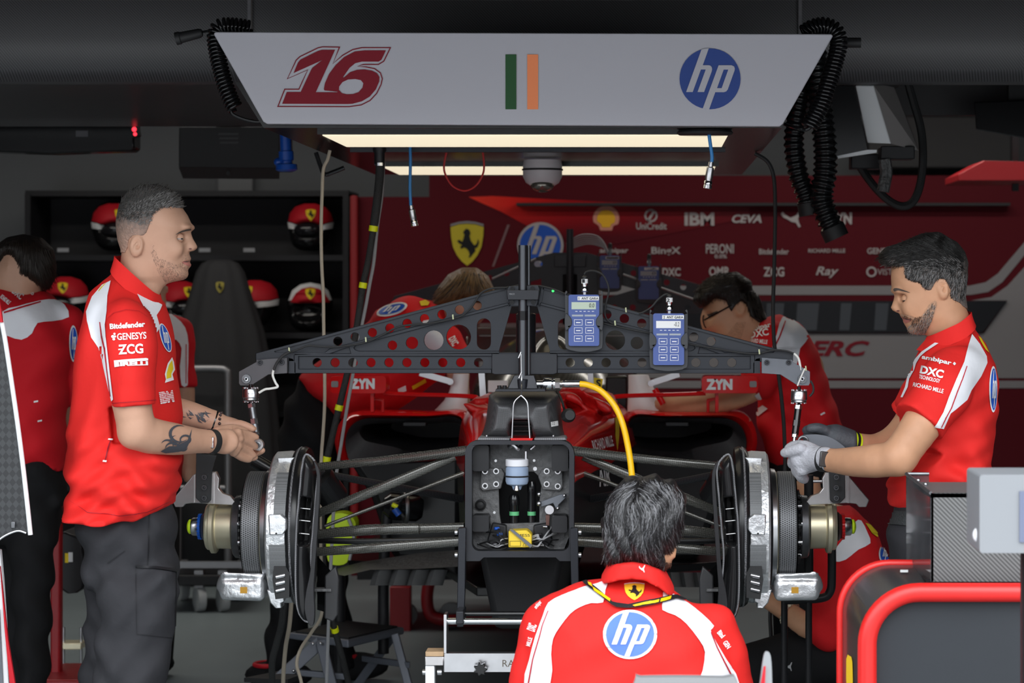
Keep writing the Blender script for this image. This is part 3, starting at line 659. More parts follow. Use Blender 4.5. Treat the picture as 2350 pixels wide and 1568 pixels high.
# red tube trolley behind the car floor
rt = thing('red_dolly', 'dark red tube-framed dolly on castors under the rear of the car', 'dolly', P(960, 1440, 3.6))
Yd = 3.6
MB().tube(catmull([P(985, 1335, Yd), P(980, 1370, Yd), P(985, 1405, Yd), P(1005, 1420, Yd), P(1060, 1424, Yd), P(1300, 1424, Yd)], 6), .028).build('tube_frame', 'red_post', rt)
MB().box(P(920, 1400, Yd), (L(48, Yd), .06, L(110, Yd))).build('leg', 'red_post', rt, bevel=.006)
MB().box(P(1110, 1300, Yd+.3), (L(560, Yd), .6, .05)).build('deck', 'black_plastic', rt)
for x in (930, 1035, 1290):
    c = P(x, 1440, Yd+.1); c.z = .055; MB().lathe([(.03, -.018), (.055, -.016), (.055, .016), (.03, .018)], c, (0, 1, .0), 20).build('castor', 'castor_grey', rt)
# ================================================================ hung from the ceiling
mt = thing('wall_monitor', 'long black monitor housing hung at the upper left with a small grey tag', 'monitor', P(150, 300, 2.35))
MB().pp([(-40, 282), (308, 285), (308, 340), (300, 347), (215, 349), (120, 353), (-40, 348)], 2.35, .12).build('housing', 'black_gloss', mt, bevel=.006)
flat_art(art([(174, 300), (202, 300), (202, 314), (174, 314)]), 2.346, 'tag', mat('tag_dim', (.10, .10, .11, 1), .5), mt)
for x in (60, 250): MB().box(P(x, 262, 2.42), (.03, .03, L(60, 2.42))).build('hanger', 'black_plastic', mt)
rl = thing('signal_lamp', 'small signal lamp with three glowing red dots on the end of the black monitor', 'lamp', P(307, 315, 2.3))
MB().pp([(296, 276), (312, 274), (319, 312), (303, 316)], 2.28, .05).build('lamp_body', 'black_plastic', rl, bevel=.003)
MB().box(P(305, 266, 2.32), (.02, .03, L(40, 2.3))).build('stem', 'black_plastic', rl)
gm = mat('red_glow', (1.0, .03, .05, 1), .4, emit=2.5)
for x, y, r in ((305, 284, 4.3), (308, 297, 5.5), (310, 308, 4.3)):
    MB().lathe([(L(r, 2.28), 0), (L(r*.6, 2.28), .006)], P(x, y, 2.28), (0, -1, 0), 16).build('led', gm, rl)
sp = thing('ceiling_speaker', 'black box with a faint slatted round mark hung left of the white sign', 'speaker box', P(525, 350, 2.4))
MB().pp([(410, 292), (642, 292), (642, 386), (410, 384)], 2.35, .35).build('box_body', mat('speaker_black', (.016, .016, .017, 1), .6), sp, bevel=.004)
MB().loft([[P(410, 384, 2.35), P(642, 386, 2.35), P(642, 386, 2.7), P(410, 384, 2.7)], [P(420, 410, 2.41), P(641, 411, 2.41), P(641, 411, 2.7), P(420, 410, 2.7)]], True, True).build('lower_chamfer', 'speaker_black', sp, smooth=0)
for k in range(3): flat_art(art([(502+k*2, 305+k*10), (548, 305+k*10), (546, 310+k*10), (500+k*2, 310+k*10)]), 2.346, 'slat_mark', mat('mark_dim', (.035, .035, .036, 1), .5), sp)
MB().lathe([(L(5, 2.35), 0), (L(5, 2.35), .004)], P(524, 398, 2.365), (0, -1, 0), 14).build('screw', 'black_rubber', sp)
MB().box(P(530, 262, 2.55), (.1, .1, L(70, 2.5))).build('hanger', 'black_plastic', sp)
cl = struct(MB().box(((P(500, 0, 6.3).x+P(578, 0, 6.3).x)/2, 6.36, 2.0), (L(78, 6.3), .1, .5)).build('trim_9', mat('wall_pale', (.24, .25, .26, 1), .7), smooth=0))
bp = thing('blue_connector', 'bright blue plastic socket hanging beside the black ceiling box', 'connector', P(657, 350, 1.2))
MB().lathe([(L(13, 1.2), 0), (L(13, 1.2), L(38, 1.2)), (L(17, 1.2), L(40, 1.2)), (L(17, 1.2), L(60, 1.2)), (L(13, 1.2), L(62, 1.2)), (L(13, 1.2), L(68, 1.2)), (L(24, 1.2), L(70, 1.2)), (L(25, 1.2), L(82, 1.2)), (L(17, 1.2), L(86, 1.2))], P(655, 308, 1.2), P(658, 395, 1.2)-P(655, 308, 1.2), 28).build('socket_body', 'blue_plastic', bp)
MB().sphere(P(640, 372, 1.2), (.018, .02, .016)).build('latch', 'blue_plastic', bp)
MB().tube([P(655, 309, 1.2), P(652, 270, 1.2), P(650, 205, 1.2)], .012).build('lead', 'black_rubber', bp)
def coil(pts, R, turns, Y, r):
    c = catmull([P(a, b, Y) for a, b in pts], 24); out = []; N = turns*14
    ln = [0]
    for i in range(1, len(c)): ln.append(ln[-1]+(c[i]-c[i-1]).length)
    for i in range(N+1):
        s = ln[-1]*i/N; j = min(max(np.searchsorted(ln, s), 1), len(c)-1); f = (s-ln[j-1])/(ln[j]-ln[j-1]+1e-9)
        p = c[j-1].lerp(c[j], f); t = (c[j]-c[j-1]).normalized(); u = Vector((0, 1, 0)); v = t.cross(u); a = 2*math.pi*turns*i/N
        out.append(p+(u*math.cos(a)+v*math.sin(a))*R)
    return out
lc = thing('coiled_cord', 'black coiled cord hanging at the left corner of the white sign', 'cord', P(520, 280, -.3), 'coiled cords beside the sign')
MB().tube(coil([(575, 66), (540, 60), (505, 62), (494, 85), (500, 130), (512, 180), (528, 225), (540, 250)], L(16, -.3), 30, -.3, 1), L(4.2, -.3), 7).build('coil', 'black_gloss', lc, smooth=180)
MB().tube(catmull([P(530, 248, -.3), P(534, 262, -.3), P(560, 274, -.3), P(590, 280, -.3), P(606, 276, -.3)], 8), L(4, -.3), 7).build('tail', 'black_gloss', lc)
MB().tube(catmull([P(500, 68, -.3), P(480, 71, -.3), P(462, 74, -.3)], 6), L(3, -.3), 7).build('lead', 'black_gloss', lc)
MB().lathe([(L(8, -.3), 0), (L(11, -.3), L(6, -.3)), (L(13, -.3), L(50, -.3)), (L(15, -.3), L(52, -.3)), (L(15, -.3), L(62, -.3))], P(464, 75, -.3), P(400, 90, -.3)-P(464, 75, -.3), 20).build('plug', 'black_rubber', lc)
rc = thing('coiled_cord', 'black coiled cord looped over the right corner of the white sign', 'cord', P(1890, 290, -.3), 'coiled cords beside the sign')
MB().tube(coil([(1846, 76), (1868, 63), (1895, 60), (1917, 72), (1925, 100), (1915, 145), (1900, 195), (1885, 240), (1868, 272), (1856, 292)], L(17, -.3), 36, -.3, 1), L(4.4, -.3), 7).build('coil', 'black_gloss', rc, smooth=180)
MB().tube(catmull([P(1862, 290, -.3), P(1850, 298, -.3), P(1826, 294, -.3), P(1800, 285, -.2), P(1785, 280, 0)], 8), L(4, -.3), 7).build('tail', 'black_gloss', rc)
MB().lathe([(L(10, -.3), 0), (L(12, -.3), L(10, -.3)), (L(12, -.3), L(40, -.3))], P(1936, 98, -.2), P(1978, 98, -.2)-P(1936, 98, -.2), 18).build('plug', 'black_rubber', rc)
def coupler(nm, label, hose, a, b, Y, hr, cr):
    t = thing('air_hose', label, 'air hose', P(a[0], a[1], Y), 'blue air hoses under the sign')
    MB().tube(catmull([P(x, y, Y) for x, y in hose], 6), L(hr, Y), 10).build('hose', 'hose_blue', t)
    A, B = P(a[0], a[1], Y), P(b[0], b[1], Y); n = (B-A).length; k = lambda q: L(q, Y)
    MB().lathe([(k(cr*.6), 0), (k(cr*.7), n*.12), (k(cr*.6), n*.18), (k(cr), n*.22), (k(cr), n*.62), (k(cr*.85), n*.66), (k(cr*.85), n*.7)], A, B-A, 12).build('coupler_body', 'steel', t)
    MB().lathe([(k(cr*.95), n*.70), (k(cr*1.05), n*.72), (k(cr*1.05), n*.82), (k(cr*.9), n*.84), (k(cr*1.1), n*.87), (k(cr*1.1), n*.98), (k(cr*.7), n)], A, B-A, 20).build('coupler_collar', 'chrome', t)
    return t
coupler('a', 'blue air hose with steel coupler hanging in front of the first lit strip', [(1625, 292), (1630, 330), (1634, 360), (1632, 378)], (1632, 372), (1623, 434), -.28, 4.2, 9)
coupler('b', 'blue air hose with a dull coupler hanging left of the red cord loop', [(941, 330), (942, 370), (941, 430), (943, 476)], (943, 472), (952, 520), .55, 3.6, 7.5)
lp = thing('cord_loop', 'thin red cord loop hanging under the sign', 'cord', P(1065, 437, .65))
MB().tube(catmull([P(1028, 335, .65), P(1019, 380, .65), P(1024, 405, .65), P(1040, 428, .65), P(1066, 438, .65), P(1090, 428, .65), P(1106, 405, .65), P(1111, 380, .65), P(1106, 335, .65)], 8), L(2.3, .65), 8).build('cord', 'cord_red', lp)
cam_ = thing('dome_camera', 'white dome camera mounted under the sign near the second lit strip', 'camera', P(1245, 340, 1.2))
q = lambda a: L(a, 1.2); zc = ZU-.006
MB().lathe([(q(43), 0), (q(45), -q(12)), (q(45), -q(38)), (q(38), -q(52)), (q(26), -q(60))][::-1], (P(1245, 0, 1.2).x, 1.2, zc), (0, 0, 1), 40).build('dome_body', mat('dome_white', (.62, .58, .60, 1), .5), cam_)
MB().torus((P(1245, 0, 1.2).x, 1.2, zc-q(22)), q(45.5), q(2.2), (0, 0, 1), 36).build('strap', 'black_rubber', cam_)
MB().sphere((P(1245, 0, 1.2).x, 1.18, zc-q(58)), (q(27), q(27), q(17))).build('lens_dome', mat('lens_glass', (.25, .23, .20, 1), .05, metal=.7), cam_)
# umbilical bundle, cords
um = thing('umbilical_hose', 'black braided umbilical with yellow tape bands dropping from the sign behind the truss', 'hose', P(870, 345, .6))
up = [(871, 345, .6), (872, 390, .6), (867, 450, .6), (857, 525, .6), (845, 600, .6), (833, 655, .6), (822, 730, .6), (810, 800, .6), (794, 870, .6), (778, 936, .6), (763, 1000, .6), (750, 1055, .6), (742, 1120, .6), (738, 1200, .6), (742, 1300, .6), (756, 1390, .7), (768, 1445, .75), (783, 1500, .8), (800, 1570, .9), (812, 1640, .95)]
UP = catmull([P(*p) for p in up], 6); ur = [L(10, .6) if p.z > 1.72 else L(7.6, .6) for p in UP]
MB().tube(UP, ur, 12).build('sleeve', mat('braid_black', (.022, .022, .022, 1), .7, bump=.4, scale=300), um)
MB().lathe([(L(15, .6), 0), (L(15, .6), L(8, .6)), (L(12, .6), L(14, .6)), (L(12, .6), L(38, .6))], P(871, 338, .6), (0, 0, -1), 20).build('gland', 'black_plastic', um)
MB().lathe([(L(12.5, .6), 0), (L(12.5, .6), L(7, .6))], P(872, 374, .6), (0, 0, -1), 20).build('clamp', 'chrome', um)
for x, y, s, Y in ((857, 522, 13, .6), (833, 655, 13, .6), (777, 937, 13, .6), (750, 1052, 13, .6), (769, 1446, 12, .75)):
    c = P(x, y, Y); i = min(range(len(UP)), key=lambda j: (UP[j]-c).length); d = (UP[min(i+1, len(UP)-1)]-UP[i-1]).normalized()
    MB().cyl(UP[i]-d*L(s/2, Y), UP[i]+d*L(s/2, Y), L(9.3 if y > 600 else 10.5, Y), 16).build('tape_band', 'tape_yellow', um)
def cord(label, pts, r, m, grp=None, name='hanging_cord'):
    t = thing(name, label, 'cord', P(*pts[0]), grp)
    MB().tube(catmull([P(*p) for p in pts], 8), L(r, pts[0][2]), 8).build('cord', m, t); return t
cord('thin grey cable running beside the black umbilical hose', [(880, 375, .66), (876, 450, .66), (866, 520, .66), (858, 600, .66), (849, 650, .66), (838, 710, .66), (822, 790, .66), (808, 870, .66), (795, 945, .66), (783, 1020, .66), (772, 1090, .66), (764, 1200, .66), (755, 1400, .7), (748, 1640, .9)], 4, 'cord_grey')
cord('long beige cord hanging straight down left of the umbilical hose', [(757, 345, .4), (752, 366, .4), (742, 390, .4), (739, 450, .4), (737, 520, .4), (738, 600, .4), (742, 680, .4), (743, 760, .4), (745, 850, .4), (745, 930, .4), (741, 1000, .4), (737, 1060, .4), (735, 1200, .4), (738, 1330, .45), (738, 1410, .5), (716, 1450, .55), (690, 1490, .6), (681, 1525, .6), (690, 1560, .6), (706, 1640, .6)], 4, 'cord_beige')
cord('pale cable hanging to the floor left of the grey step stool', [(672, 1330, .35), (665, 1430, .4), (655, 1490, .5), (650, 1570, .6), (655, 1650, .7)], 5, 'cord_beige')
cord('black cable with one yellow band dropping beside the grey step stool', [(655, 1300, .3), (648, 1420, .35), (634, 1480, .4), (624, 1530, .45), (630, 1640, .6)], 8, 'braid_black')
cord('thin black cable hanging in front of the man with glasses', [(1732, 352, .8), (1762, 372, .8), (1776, 410, .8), (1779, 480, .8), (1778, 560, .8), (1776, 640, .8), (1774, 720, .8), (1778, 800, .8), (1788, 870, .8), (1795, 930, .8), (1800, 1000, .8), (1800, 1100, .8), (1780, 1300, .8), (1768, 1400, .8), (1770, 1480, .8), (1772, 1650, .8)], 4.5, 'black_rubber')
cord('short black coiled lead under the left edge of the sign', [(725, 350, .9), (735, 380, .9), (745, 400, .9), (765, 395, .9), (790, 385, .9)], 5, 'black_gloss')
def corrugated(label, pts, R, Y):
    t = thing('corrugated_hose', label, 'hose', P(*pts[0], Y), 'black corrugated hoses right of the sign')
    c = catmull([P(a, b, Y) for a, b in pts], 40); ln = [0]
    for i in range(1, len(c)): ln.append(ln[-1]+(c[i]-c[i-1]).length)
    r = [L(R, Y)*(1+.10*math.sin(2*math.pi*s/L(15, Y))) for s in ln]
    MB().tube(c, r, 20).build('bellows', 'black_gloss', t, smooth=180)
    d = (c[-1]-c[-4]).normalized(); MB().cyl(c[-1]-d*L(26, Y), c[-1]+d*L(2, Y), L(R*1.12, Y), 24).build('end_cuff', 'black_rubber', t)
    return t
corrugated('black corrugated hose hanging shorter, nearer the sign', [(1846, 60), (1838, 190), (1828, 260), (1822, 330), (1832, 400), (1850, 450), (1858, 492)], 22, 1.02)
corrugated('black corrugated hose hanging longer, its open cuff over the sponsor wall', [(1868, 60), (1875, 180), (1885, 260), (1894, 340), (1893, 400), (1885, 450), (1895, 490), (1920, 545)], 26, .99)
pl = thing('pendant_lamp', 'white angular lamp housing with black glass hung right of the sign', 'lamp', P(2040, 270, 1.1))
MB().loft([[P(1963, 196, 1.1), P(2005, 196, 1.1), P(2052, 196, 1.5), P(2010, 196, 1.5)], [P(1990, 328, 1.1), P(2045, 330, 1.1), P(2090, 322, 1.5), P(2050, 322, 1.5)]], True, True).build('lamp_housing', 'white_paint', pl, smooth=0, bevel=.004)
MB().loft([[P(2005, 196, 1.1), P(2050, 196, 1.3), P(2052, 198, 1.5), P(2010, 198, 1.5)], [P(2045, 330, 1.1), P(2108, 346, 1.2), P(2100, 320, 1.5), P(2060, 320, 1.5)]], True, True).build('lamp_hood', mat('hood_grey', (.40, .37, .36, 1), .5), pl, smooth=0)
MB().pp([(1862, 196), (1960, 196), (1992, 345), (1892, 366)], 1.05, .02).build('glass_panel', 'black_gloss', pl, bevel=.002)
MB().pp([(1892, 364), (1990, 344), (2012, 344), (2012, 350), (1895, 368)], 1.05, .03).build('panel_edge', 'white_paint', pl, smooth=0)
MB().box(P(2057, 352, 1.2), (L(78, 1.2), .10, L(30, 1.2))).build('driver_box', 'black_plastic', pl, bevel=.004)
MB().box(P(1985, 372, 1.3), (L(70, 1.2), .10, L(34, 1.2))).build('junction_box', 'black_plastic', pl, bevel=.004)
MB().tube(catmull([P(2030, 366, 1.15), P(2034, 395, 1.15), P(2030, 420, 1.15), P(2026, 440, 1.15)], 6), [.02]*4+[.028]*6+[.022]*20 if False else .022, 8).build('plastic_wrap', mat('wrap', (.10, .10, .10, 1), .1, bump=.8, scale=60), pl)
MB().box(P(2020, 178, 1.3), (.12, .3, L(46, 1.2))).build('hanger', 'black_plastic', pl)
cord('thick black cable loop hanging around the white lamp', [(2078, 170, 1.3), (2095, 230, 1.3), (2114, 300, 1.3), (2118, 370, 1.3), (2110, 430, 1.3), (2092, 466, 1.3), (2062, 472, 1.3), (2025, 448, 1.3), (1985, 400, 1.3), (1955, 345, 1.3), (1940, 290, 1.3), (1934, 230, 1.3), (1930, 180, 1.3)], 9.5, 'black_rubber', name='cable_loop')
tv = thing('ceiling_screen', 'black flat screen seen edge on near the upper right corner', 'screen', P(2300, 270, 2.2))
MB().loft([[P(2235, 234, 2.2), P(2420, 228, 2.2), P(2420, 228, 2.35), P(2235, 234, 2.35)], [P(2240, 298, 2.2), P(2420, 330, 2.2), P(2420, 330, 2.35), P(2240, 298, 2.35)]], True, True).build('screen_body', 'black_gloss', tv, smooth=0, bevel=.004)
MB().box(P(2330, 205, 2.3), (.06, .06, L(70, 2.2))).build('hanger', 'black_plastic', tv)
rs = thing('red_canopy', 'bright red canopy board at the right edge above the sponsor wall', 'panel', P(2300, 412, 4.0))
MB().pp([(2256, 369), (2400, 372), (2400, 415), (2200, 415), (2200, 400)], 4.0, .5).build('board', mat('red_board', (.40, .015, .02, 1), .4), rs, bevel=.004)
MB().box(P(2330, 330, 4.3), (.03, .03, .45)).build('hanger', 'black_plastic', rs)
gp = thing('upper_cabinet', 'dark grey wall cabinet high on the back wall behind the white lamp', 'cabinet', P(2150, 390, 5.9))
MB().box(P(2150, 330, 6.25), (L(330, 6.1), .3, L(120, 6.1))).build('cabinet_body', mat('cab_dark', (.05, .05, .053, 1), .6), gp, bevel=.01)
# ================================================================ the race car (raised on a trestle, nose and wheels off)
car = thing('race_car', 'red racing car raised on a trestle with nose and front wheels removed', 'car', (0, 1.6, .45))
mat('car_black', (.012, .012, .013, 1), .24, spec=.35); mat('dusty_carbon', (.095, .095, .097, 1), .6, noise=.5, scale=55, bump=.4)
mat('dust_grey', (.10, .10, .102, 1), .7, noise=.5, scale=18)
def rsec(Y, hw, z0, z1, r, n=6): return [Vector((a, Y, b)) for a, b in rrect(-hw, z0, hw, z1, r, n)]
YBK = -.25
# --- tub: red upper shell and black keel
def tubsec(Y, hw, hb, z0, zs, z1, r):
    """upper half outline (open at the split), lower half outline"""
    up = [(-hb, zs)]+[(-hw+r-r*math.cos(a), z1-r+r*math.sin(a)) for a in np.linspace(0, math.pi/2, 7)]+[(hw-r+r*math.sin(a), z1-r+r*math.cos(a)) for a in np.linspace(0, math.pi/2, 7)]+[(hb, zs)]
    lo = [(-hb, zs), (-hb*.96, z0+.06), (-hb*.8, z0), (hb*.8, z0), (hb*.96, z0+.06), (hb, zs)]
    return [Vector((a, Y, b)) for a, b in up], [Vector((a, Y, b)) for a, b in lo]
T = [tubsec(-.20, .152, .155, .76, .965, 1.088, .05), tubsec(.0, .165, .168, .755, .962, 1.10, .055), tubsec(.35, .20, .205, .74, .958, 1.128, .07), tubsec(.8, .245, .255, .70, .952, 1.13, .08), tubsec(1.4, .287, .30, .62, .945, 1.118, .085), tubsec(1.9, .31, .33, .56, .94, 1.10, .08)]
tub = MB().loft([t[0] for t in T], closed=False).build('chassis_shell', 'red_paint', car, smooth=60)
keel = MB().loft([t[1] for t in T], closed=False).build('chassis_keel', 'car_black', car, smooth=60)
MB().loft([[Vector((x, Y, z)) for x, z in ((-w_, .765), (w_, .765), (w_*.62, .52), (-w_*.62, .52))] for Y, w_ in ((.0, .13), (.5, .15), (1.6, .2))], True, True).build('keel_floor', mat('keel_black', (.010, .010, .011, 1), .6, spec=.2), car, bevel=.02)
bv = bvh_of(tub); bk = bvh_of(keel)
decal(text2('RICHARD MILLE', (1358, 1005, 1406, 1030), bold=.03, rot=-14), bv, 'sponsor_lettering', 'white_print', tub, 4, .002)
decal(art([(1411, 957), (1421, 960), (1420, 1000), (1416, 1036), (1411, 1000)]), bv, 'yellow_emblem', 'yellow_print', tub, 4, .002)
decal(text2('AIR', (1372, 1068, 1400, 1116), bold=.03, rot=-6), bk, 'white_lettering', 'white_print', keel, 4, .002)
decal(cat_art(1385, 940, 1420, 956), bv, 'leaping_cat_emblem', 'white_print', tub, 4, .002)
# --- front bulkhead
bz = lambda pts: zz(pts, .3061, 960, 840)
outer = bz([(350, 640), (362, 605), (385, 580), (420, 564), (470, 560), (1060, 560), (1105, 566), (1140, 590), (1162, 625), (1170, 670), (1165, 1465), (1060, 1465), (1030, 1437), (490, 1437), (460, 1465), (350, 1465)])
inner = rrect(1083, 1021, 1306, 1265, 17)
bh = MB().pp(outer, YBK, .05, [inner]).build('bulkhead_frame', 'anodised_dark', car, bevel=.003)
MB().pp(rrect(1076, 1015, 1311, 1270, 20), YBK+.05, .10, [rrect(1083, 1021, 1306, 1265, 17)]).build('bulkhead_wall', 'carbon_matte', bh, smooth=0)
hole = [(1144, 1105), (1150, 1090), (1165, 1083), (1225, 1083), (1238, 1095), (1243, 1110), (1238, 1150), (1238, 1200), (1150, 1203), (1146, 1180)]
MB().pp(rrect(1076, 1015, 1311, 1270, 20), YBK+.10, .02, [hole]).build('bulkhead_panel', 'dusty_carbon', bh, bevel=.002)
MB().pp(rrect(1120, 1070, 1262, 1220, 10), YBK+.32, .02).build('inner_wall', 'black_plastic', bh, smooth=0)
for x0, y0, x1, y1 in ((1084, 1022, 1122, 1082), (1266, 1022, 1304, 1082), (1084, 1183, 1122, 1221), (1266, 1184, 1302, 1223)):
    MB().pp(rrect(x0, y0, x1, y1, 6), YBK+.035, .075).build('corner_block', 'black_plastic', bh, bevel=.006)
for pts, hs in ((bz([(470, 770), (625, 770), (648, 810), (620, 920), (480, 935), (462, 915)]), [(500, 790), (583, 790), (500, 900), (583, 887)]), (bz([(925, 775), (1075, 775), (1082, 790), (1082, 915), (1065, 935), (930, 925), (898, 830)]), [(962, 790), (1045, 790), (962, 887), (1045, 903)])):
    pl = MB().pp(pts, YBK+.085, .018).build('mount_plate', 'dusty_carbon', bh, bevel=.002)
    for a, b in hs:
        c = P(*bz([(a, b)])[0], YBK+.083); MB().lathe([(L(4.4, 0), 0), (L(6.6, 0), 0), (L(6.6, 0), .012)], c, (0, 1, 0), 20).build('steel_bush', 'steel', pl)
        MB().lathe([(L(4.2, 0), 0), (L(4.2, 0), .004)], c-Vector((0, .0015, 0)), (0, 1, 0), 16).build('bush_hole', 'black_rubber', pl)
for a, b, r in ((580, 712, 3), (868, 710, 3), (875, 772, 4.5), (570, 1100, 3)):
    c = P(*bz([(a, b)])[0], YBK+.098); MB().lathe([(L(r, 0), 0), (L(r, 0), .006)], c, (0, 1, 0), 14).build('rivet', 'steel', bh)
c = P(1103, 1159, YBK+.09); MB().lathe([(L(12, 0), .012), (L(12.5, 0), 0), (L(9, 0), -.004), (L(8.5, 0), .004), (L(3, 0), .002)], c, (0, 1, 0), 24).build('round_socket', 'black_rubber', bh)
MB().pp(bz([(915, 1020), (1060, 965), (1110, 960), (1112, 985), (1050, 1045), (1060, 1075), (1035, 1080), (1010, 1030), (920, 1060)]), YBK+.07, .012).build('link_bracket', 'grey_plate', bh, bevel=.002)
for a, b, r in ((905, 962, 5), (905, 1032, 6), (1095, 972, 4), (1045, 1068, 4)): MB().sphere(P(*bz([(a, b)])[0], YBK+.06), L(r, 0), 14).build('bolt_head', 'steel', bh)
MB().lathe([(L(4, 0), 0), (L(10, 0), 0), (L(10, 0), .02)], P(*bz([(983, 1080)])[0], YBK+.06), (0, 1, 0), 24).build('washer', 'steel', bh)
MB().pp(bz([(955, 1120), (985, 1115), (980, 1200), (958, 1200)]), YBK+.07, .02).build('rust_tab', mat('rust', (.10, .04, .03, 1), .6), bh)
# reservoir
rsx = P(1186.5, 0, YBK+.05).x; rz = lambda y: P(0, y, YBK+.05).z; q = lambda a: L(a, YBK+.05)
rs = MB().lathe([(q(22), rz(1070)), (q(26), rz(1074)), (q(26.5), rz(1104)), (q(24), rz(1111)), (q(12), rz(1116)), (q(9), rz(1124))], (rsx, YBK+.05, 0), (0, 0, 1), 32).build('fluid_reservoir', 'fluid', bh)
gr = MB(); n = 60
gr.loft([[Vector((rsx+q(25.5+.7*(k % 2))*math.cos(2*math.pi*k/n), YBK+.05+q(25.5+.7*(k % 2))*math.sin(2*math.pi*k/n), z)) for k in range(n)] for z in (rz(1054), rz(1070))], True, True).build('reservoir_cap', 'white_plastic', rs if False else bh, bevel=.0015)
MB().torus((rsx, YBK+.05, rz(1093)), q(27), q(1.8), (0, 0, 1), 32).build('reservoir_band', 'black_rubber', bh)
MB().lathe([(q(5), rz(1126)), (q(7), rz(1124)), (q(4), rz(1114))], (rsx, YBK+.03, 0), (0, 0, 1), 16).build('drain_fitting', 'steel', bh)
for x, y0, y1, r in ((1180, 1135, 1207, 11), (1220, 1105, 1204, 9.5)):
    cx = P(x, 0, YBK+.12).x; kz = lambda y: P(0, y, YBK+.12).z
    dm = MB().lathe([(q(r*.5), kz(y1+12)), (q(r*.6), kz(y1)), (q(r), kz(y1-3)), (q(r), kz(y0+26)), (q(r*1.12), kz(y0+24)), (q(r*1.12), kz(y0+8)), (q(r*.8), kz(y0))], (cx, YBK+.12, 0), (0, 0, 1), 24).build('damper', 'black_gloss', bh)
    MB().lathe([(q(r*1.03), kz(1183)), (q(r*1.03), kz(1174))], (cx, YBK+.12, 0), (0, 0, 1), 24).build('green_band', mat('green_tape', (.10, .42, .18, 1), .5), bh)
yb = MB().pp([(1167, 1219), (1209, 1217), (1220, 1228), (1220, 1257), (1167, 1257)], YBK+.03, .06).build('yellow_unit', mat('unit_yellow', (.80, .56, .03, 1), .5), bh, bevel=.003)
MB().pp([(1170, 1217), (1176, 1215), (1222, 1252), (1217, 1258)], YBK+.022, .006).build('unit_strap', 'grey_plate', bh, smooth=0)
flat_art(ring([(1170, 1242), (1195, 1242), (1195, 1254), (1170, 1254)], .8), YBK+.029, 'unit_label', 'black_print', bh); flat_art(ring([(1199, 1254), (1208, 1254), (1204, 1244)], .8), YBK+.029, 'warning_triangle', 'black_print', bh)
flat_art(text2('MESS', (1188, 1226, 1216, 1232)), YBK+.029, 'unit_lettering', 'black_print', bh)
rnd = random.Random(4)
for side in (-1, 1):
    for k in range(7):
        x0 = 1193+side*28; y0 = 1232+k*4; x1 = 1193+side*rnd.uniform(50, 100); y1 = rnd.uniform(1208, 1258)
        MB().tube(catmull([P(x0, y0, YBK+.05), P(x0+side*14, y0+rnd.uniform(-8, 6), YBK+.03), P((x0+x1)/2, (y0+y1)/2+rnd.uniform(-10, 12), YBK+.04), P(x1, y1, YBK+.09)], 6), L(rnd.choice((1.5, 2, 2.2)), 0), 6).build('wire', rnd.choice(('black_rubber', 'black_rubber', 'cord_grey')), bh)
    for k in range(4):
        c = P(1193+side*rnd.uniform(36, 64), rnd.uniform(1205, 1255), YBK+.06)
        MB().cyl(c, c+Vector((side*.012, -.006, 0)), L(3.5, 0), 12).build('wire_plug', rnd.choice(('black_plastic', 'black_plastic', 'blue_plastic', 'cord_red', 'steel')), bh)
MB().pp([(1130, 1200), (1162, 1206), (1164, 1252), (1128, 1258), (1118, 1240)], YBK+.075, .03).build('valve_block', 'black_plastic', bh, bevel=.004)
MB().pp([(1224, 1206), (1258, 1200), (1268, 1240), (1258, 1256), (1224, 1252)], YBK+.075, .03).build('valve_block', 'black_plastic', bh, bevel=.004)
MB().tube(catmull([P(1168, 1026, YBK+.06), P(1178, 1022, YBK+.05), P(1190, 1030, YBK+.05), P(1196, 1024, YBK+.06)], 6), L(5, 0), 8).build('foil_wrap', 'steel', bh)
MB().cyl(P(1218, 1032, YBK+.05), P(1228, 1023, YBK+.05), L(4, 0), 12).build('sensor', 'steel', bh)
MB().cyl(P(1207, 1036, YBK+.06), P(1207, 1060, YBK+.06), L(4, 0), 12).build('sensor', 'steel', bh)
# --- carbon tower on top of the nose
tw = [(1122, 906), (1135, 899), (1270, 899), (1284, 906), (1287, 941), (1291, 985), (1297, 1010), (1098, 1011), (1108, 990), (1115, 965), (1119, 932)]
b = SDF(P(1085, 1020, -.1)-Vector((0, .22, 0)), P(1310, 885, -.1)+Vector((0, .30, 0)), .0045)
b.inflate(polyxz(tw, -.1), -.08, .045, .13)
b.inflate(polyxz([(1170, 1020), (1173, 972), (1180, 960), (1217, 960), (1223, 972), (1227, 1020)], -.1), -.15, .012, .14, .008, sub=True)
b.ell(P(1198, 920, -.23), (.028, .035, .055), .02, sub=True); b.ell(P(1148, 990, -.24), (.018, .02, .06), .02, sub=True); b.ell(P(1248, 990, -.24), (.018, .02, .06), .02, sub=True)
tower = b.build('nose_tower', 'carbon_satin', car)
MB().pp([(1098, 1004), (1170, 1006), (1170, 1011), (1095, 1011)], -.235, .1).build('tower_foot', 'carbon_grey', car, bevel=.002); MB().pp([(1226, 1006), (1297, 1004), (1300, 1011), (1226, 1011)], -.235, .1).build('tower_foot', 'carbon_grey', car, bevel=.002)
MB().pp([(1171, 1006), (1223, 1006), (1221, 1011), (1173, 1011)], -.24, .02).build('red_strip', 'red_paint', car)
MB().pp(rrect(1176, 965, 1221, 1004, 3), -.06, .02).build('tower_inside', 'black_plastic', car)
for k in range(3): MB().pp([(1178, 966+k*11), (1219, 966+k*11), (1219, 969+k*11), (1178, 969+k*11)], -.09, .02).build('tower_rung', 'dusty_carbon', car)
for x in (1117, 1270): MB().sphere(P(x, 1001, -.22), L(3, 0), 12).build('tower_screw', 'steel', car)
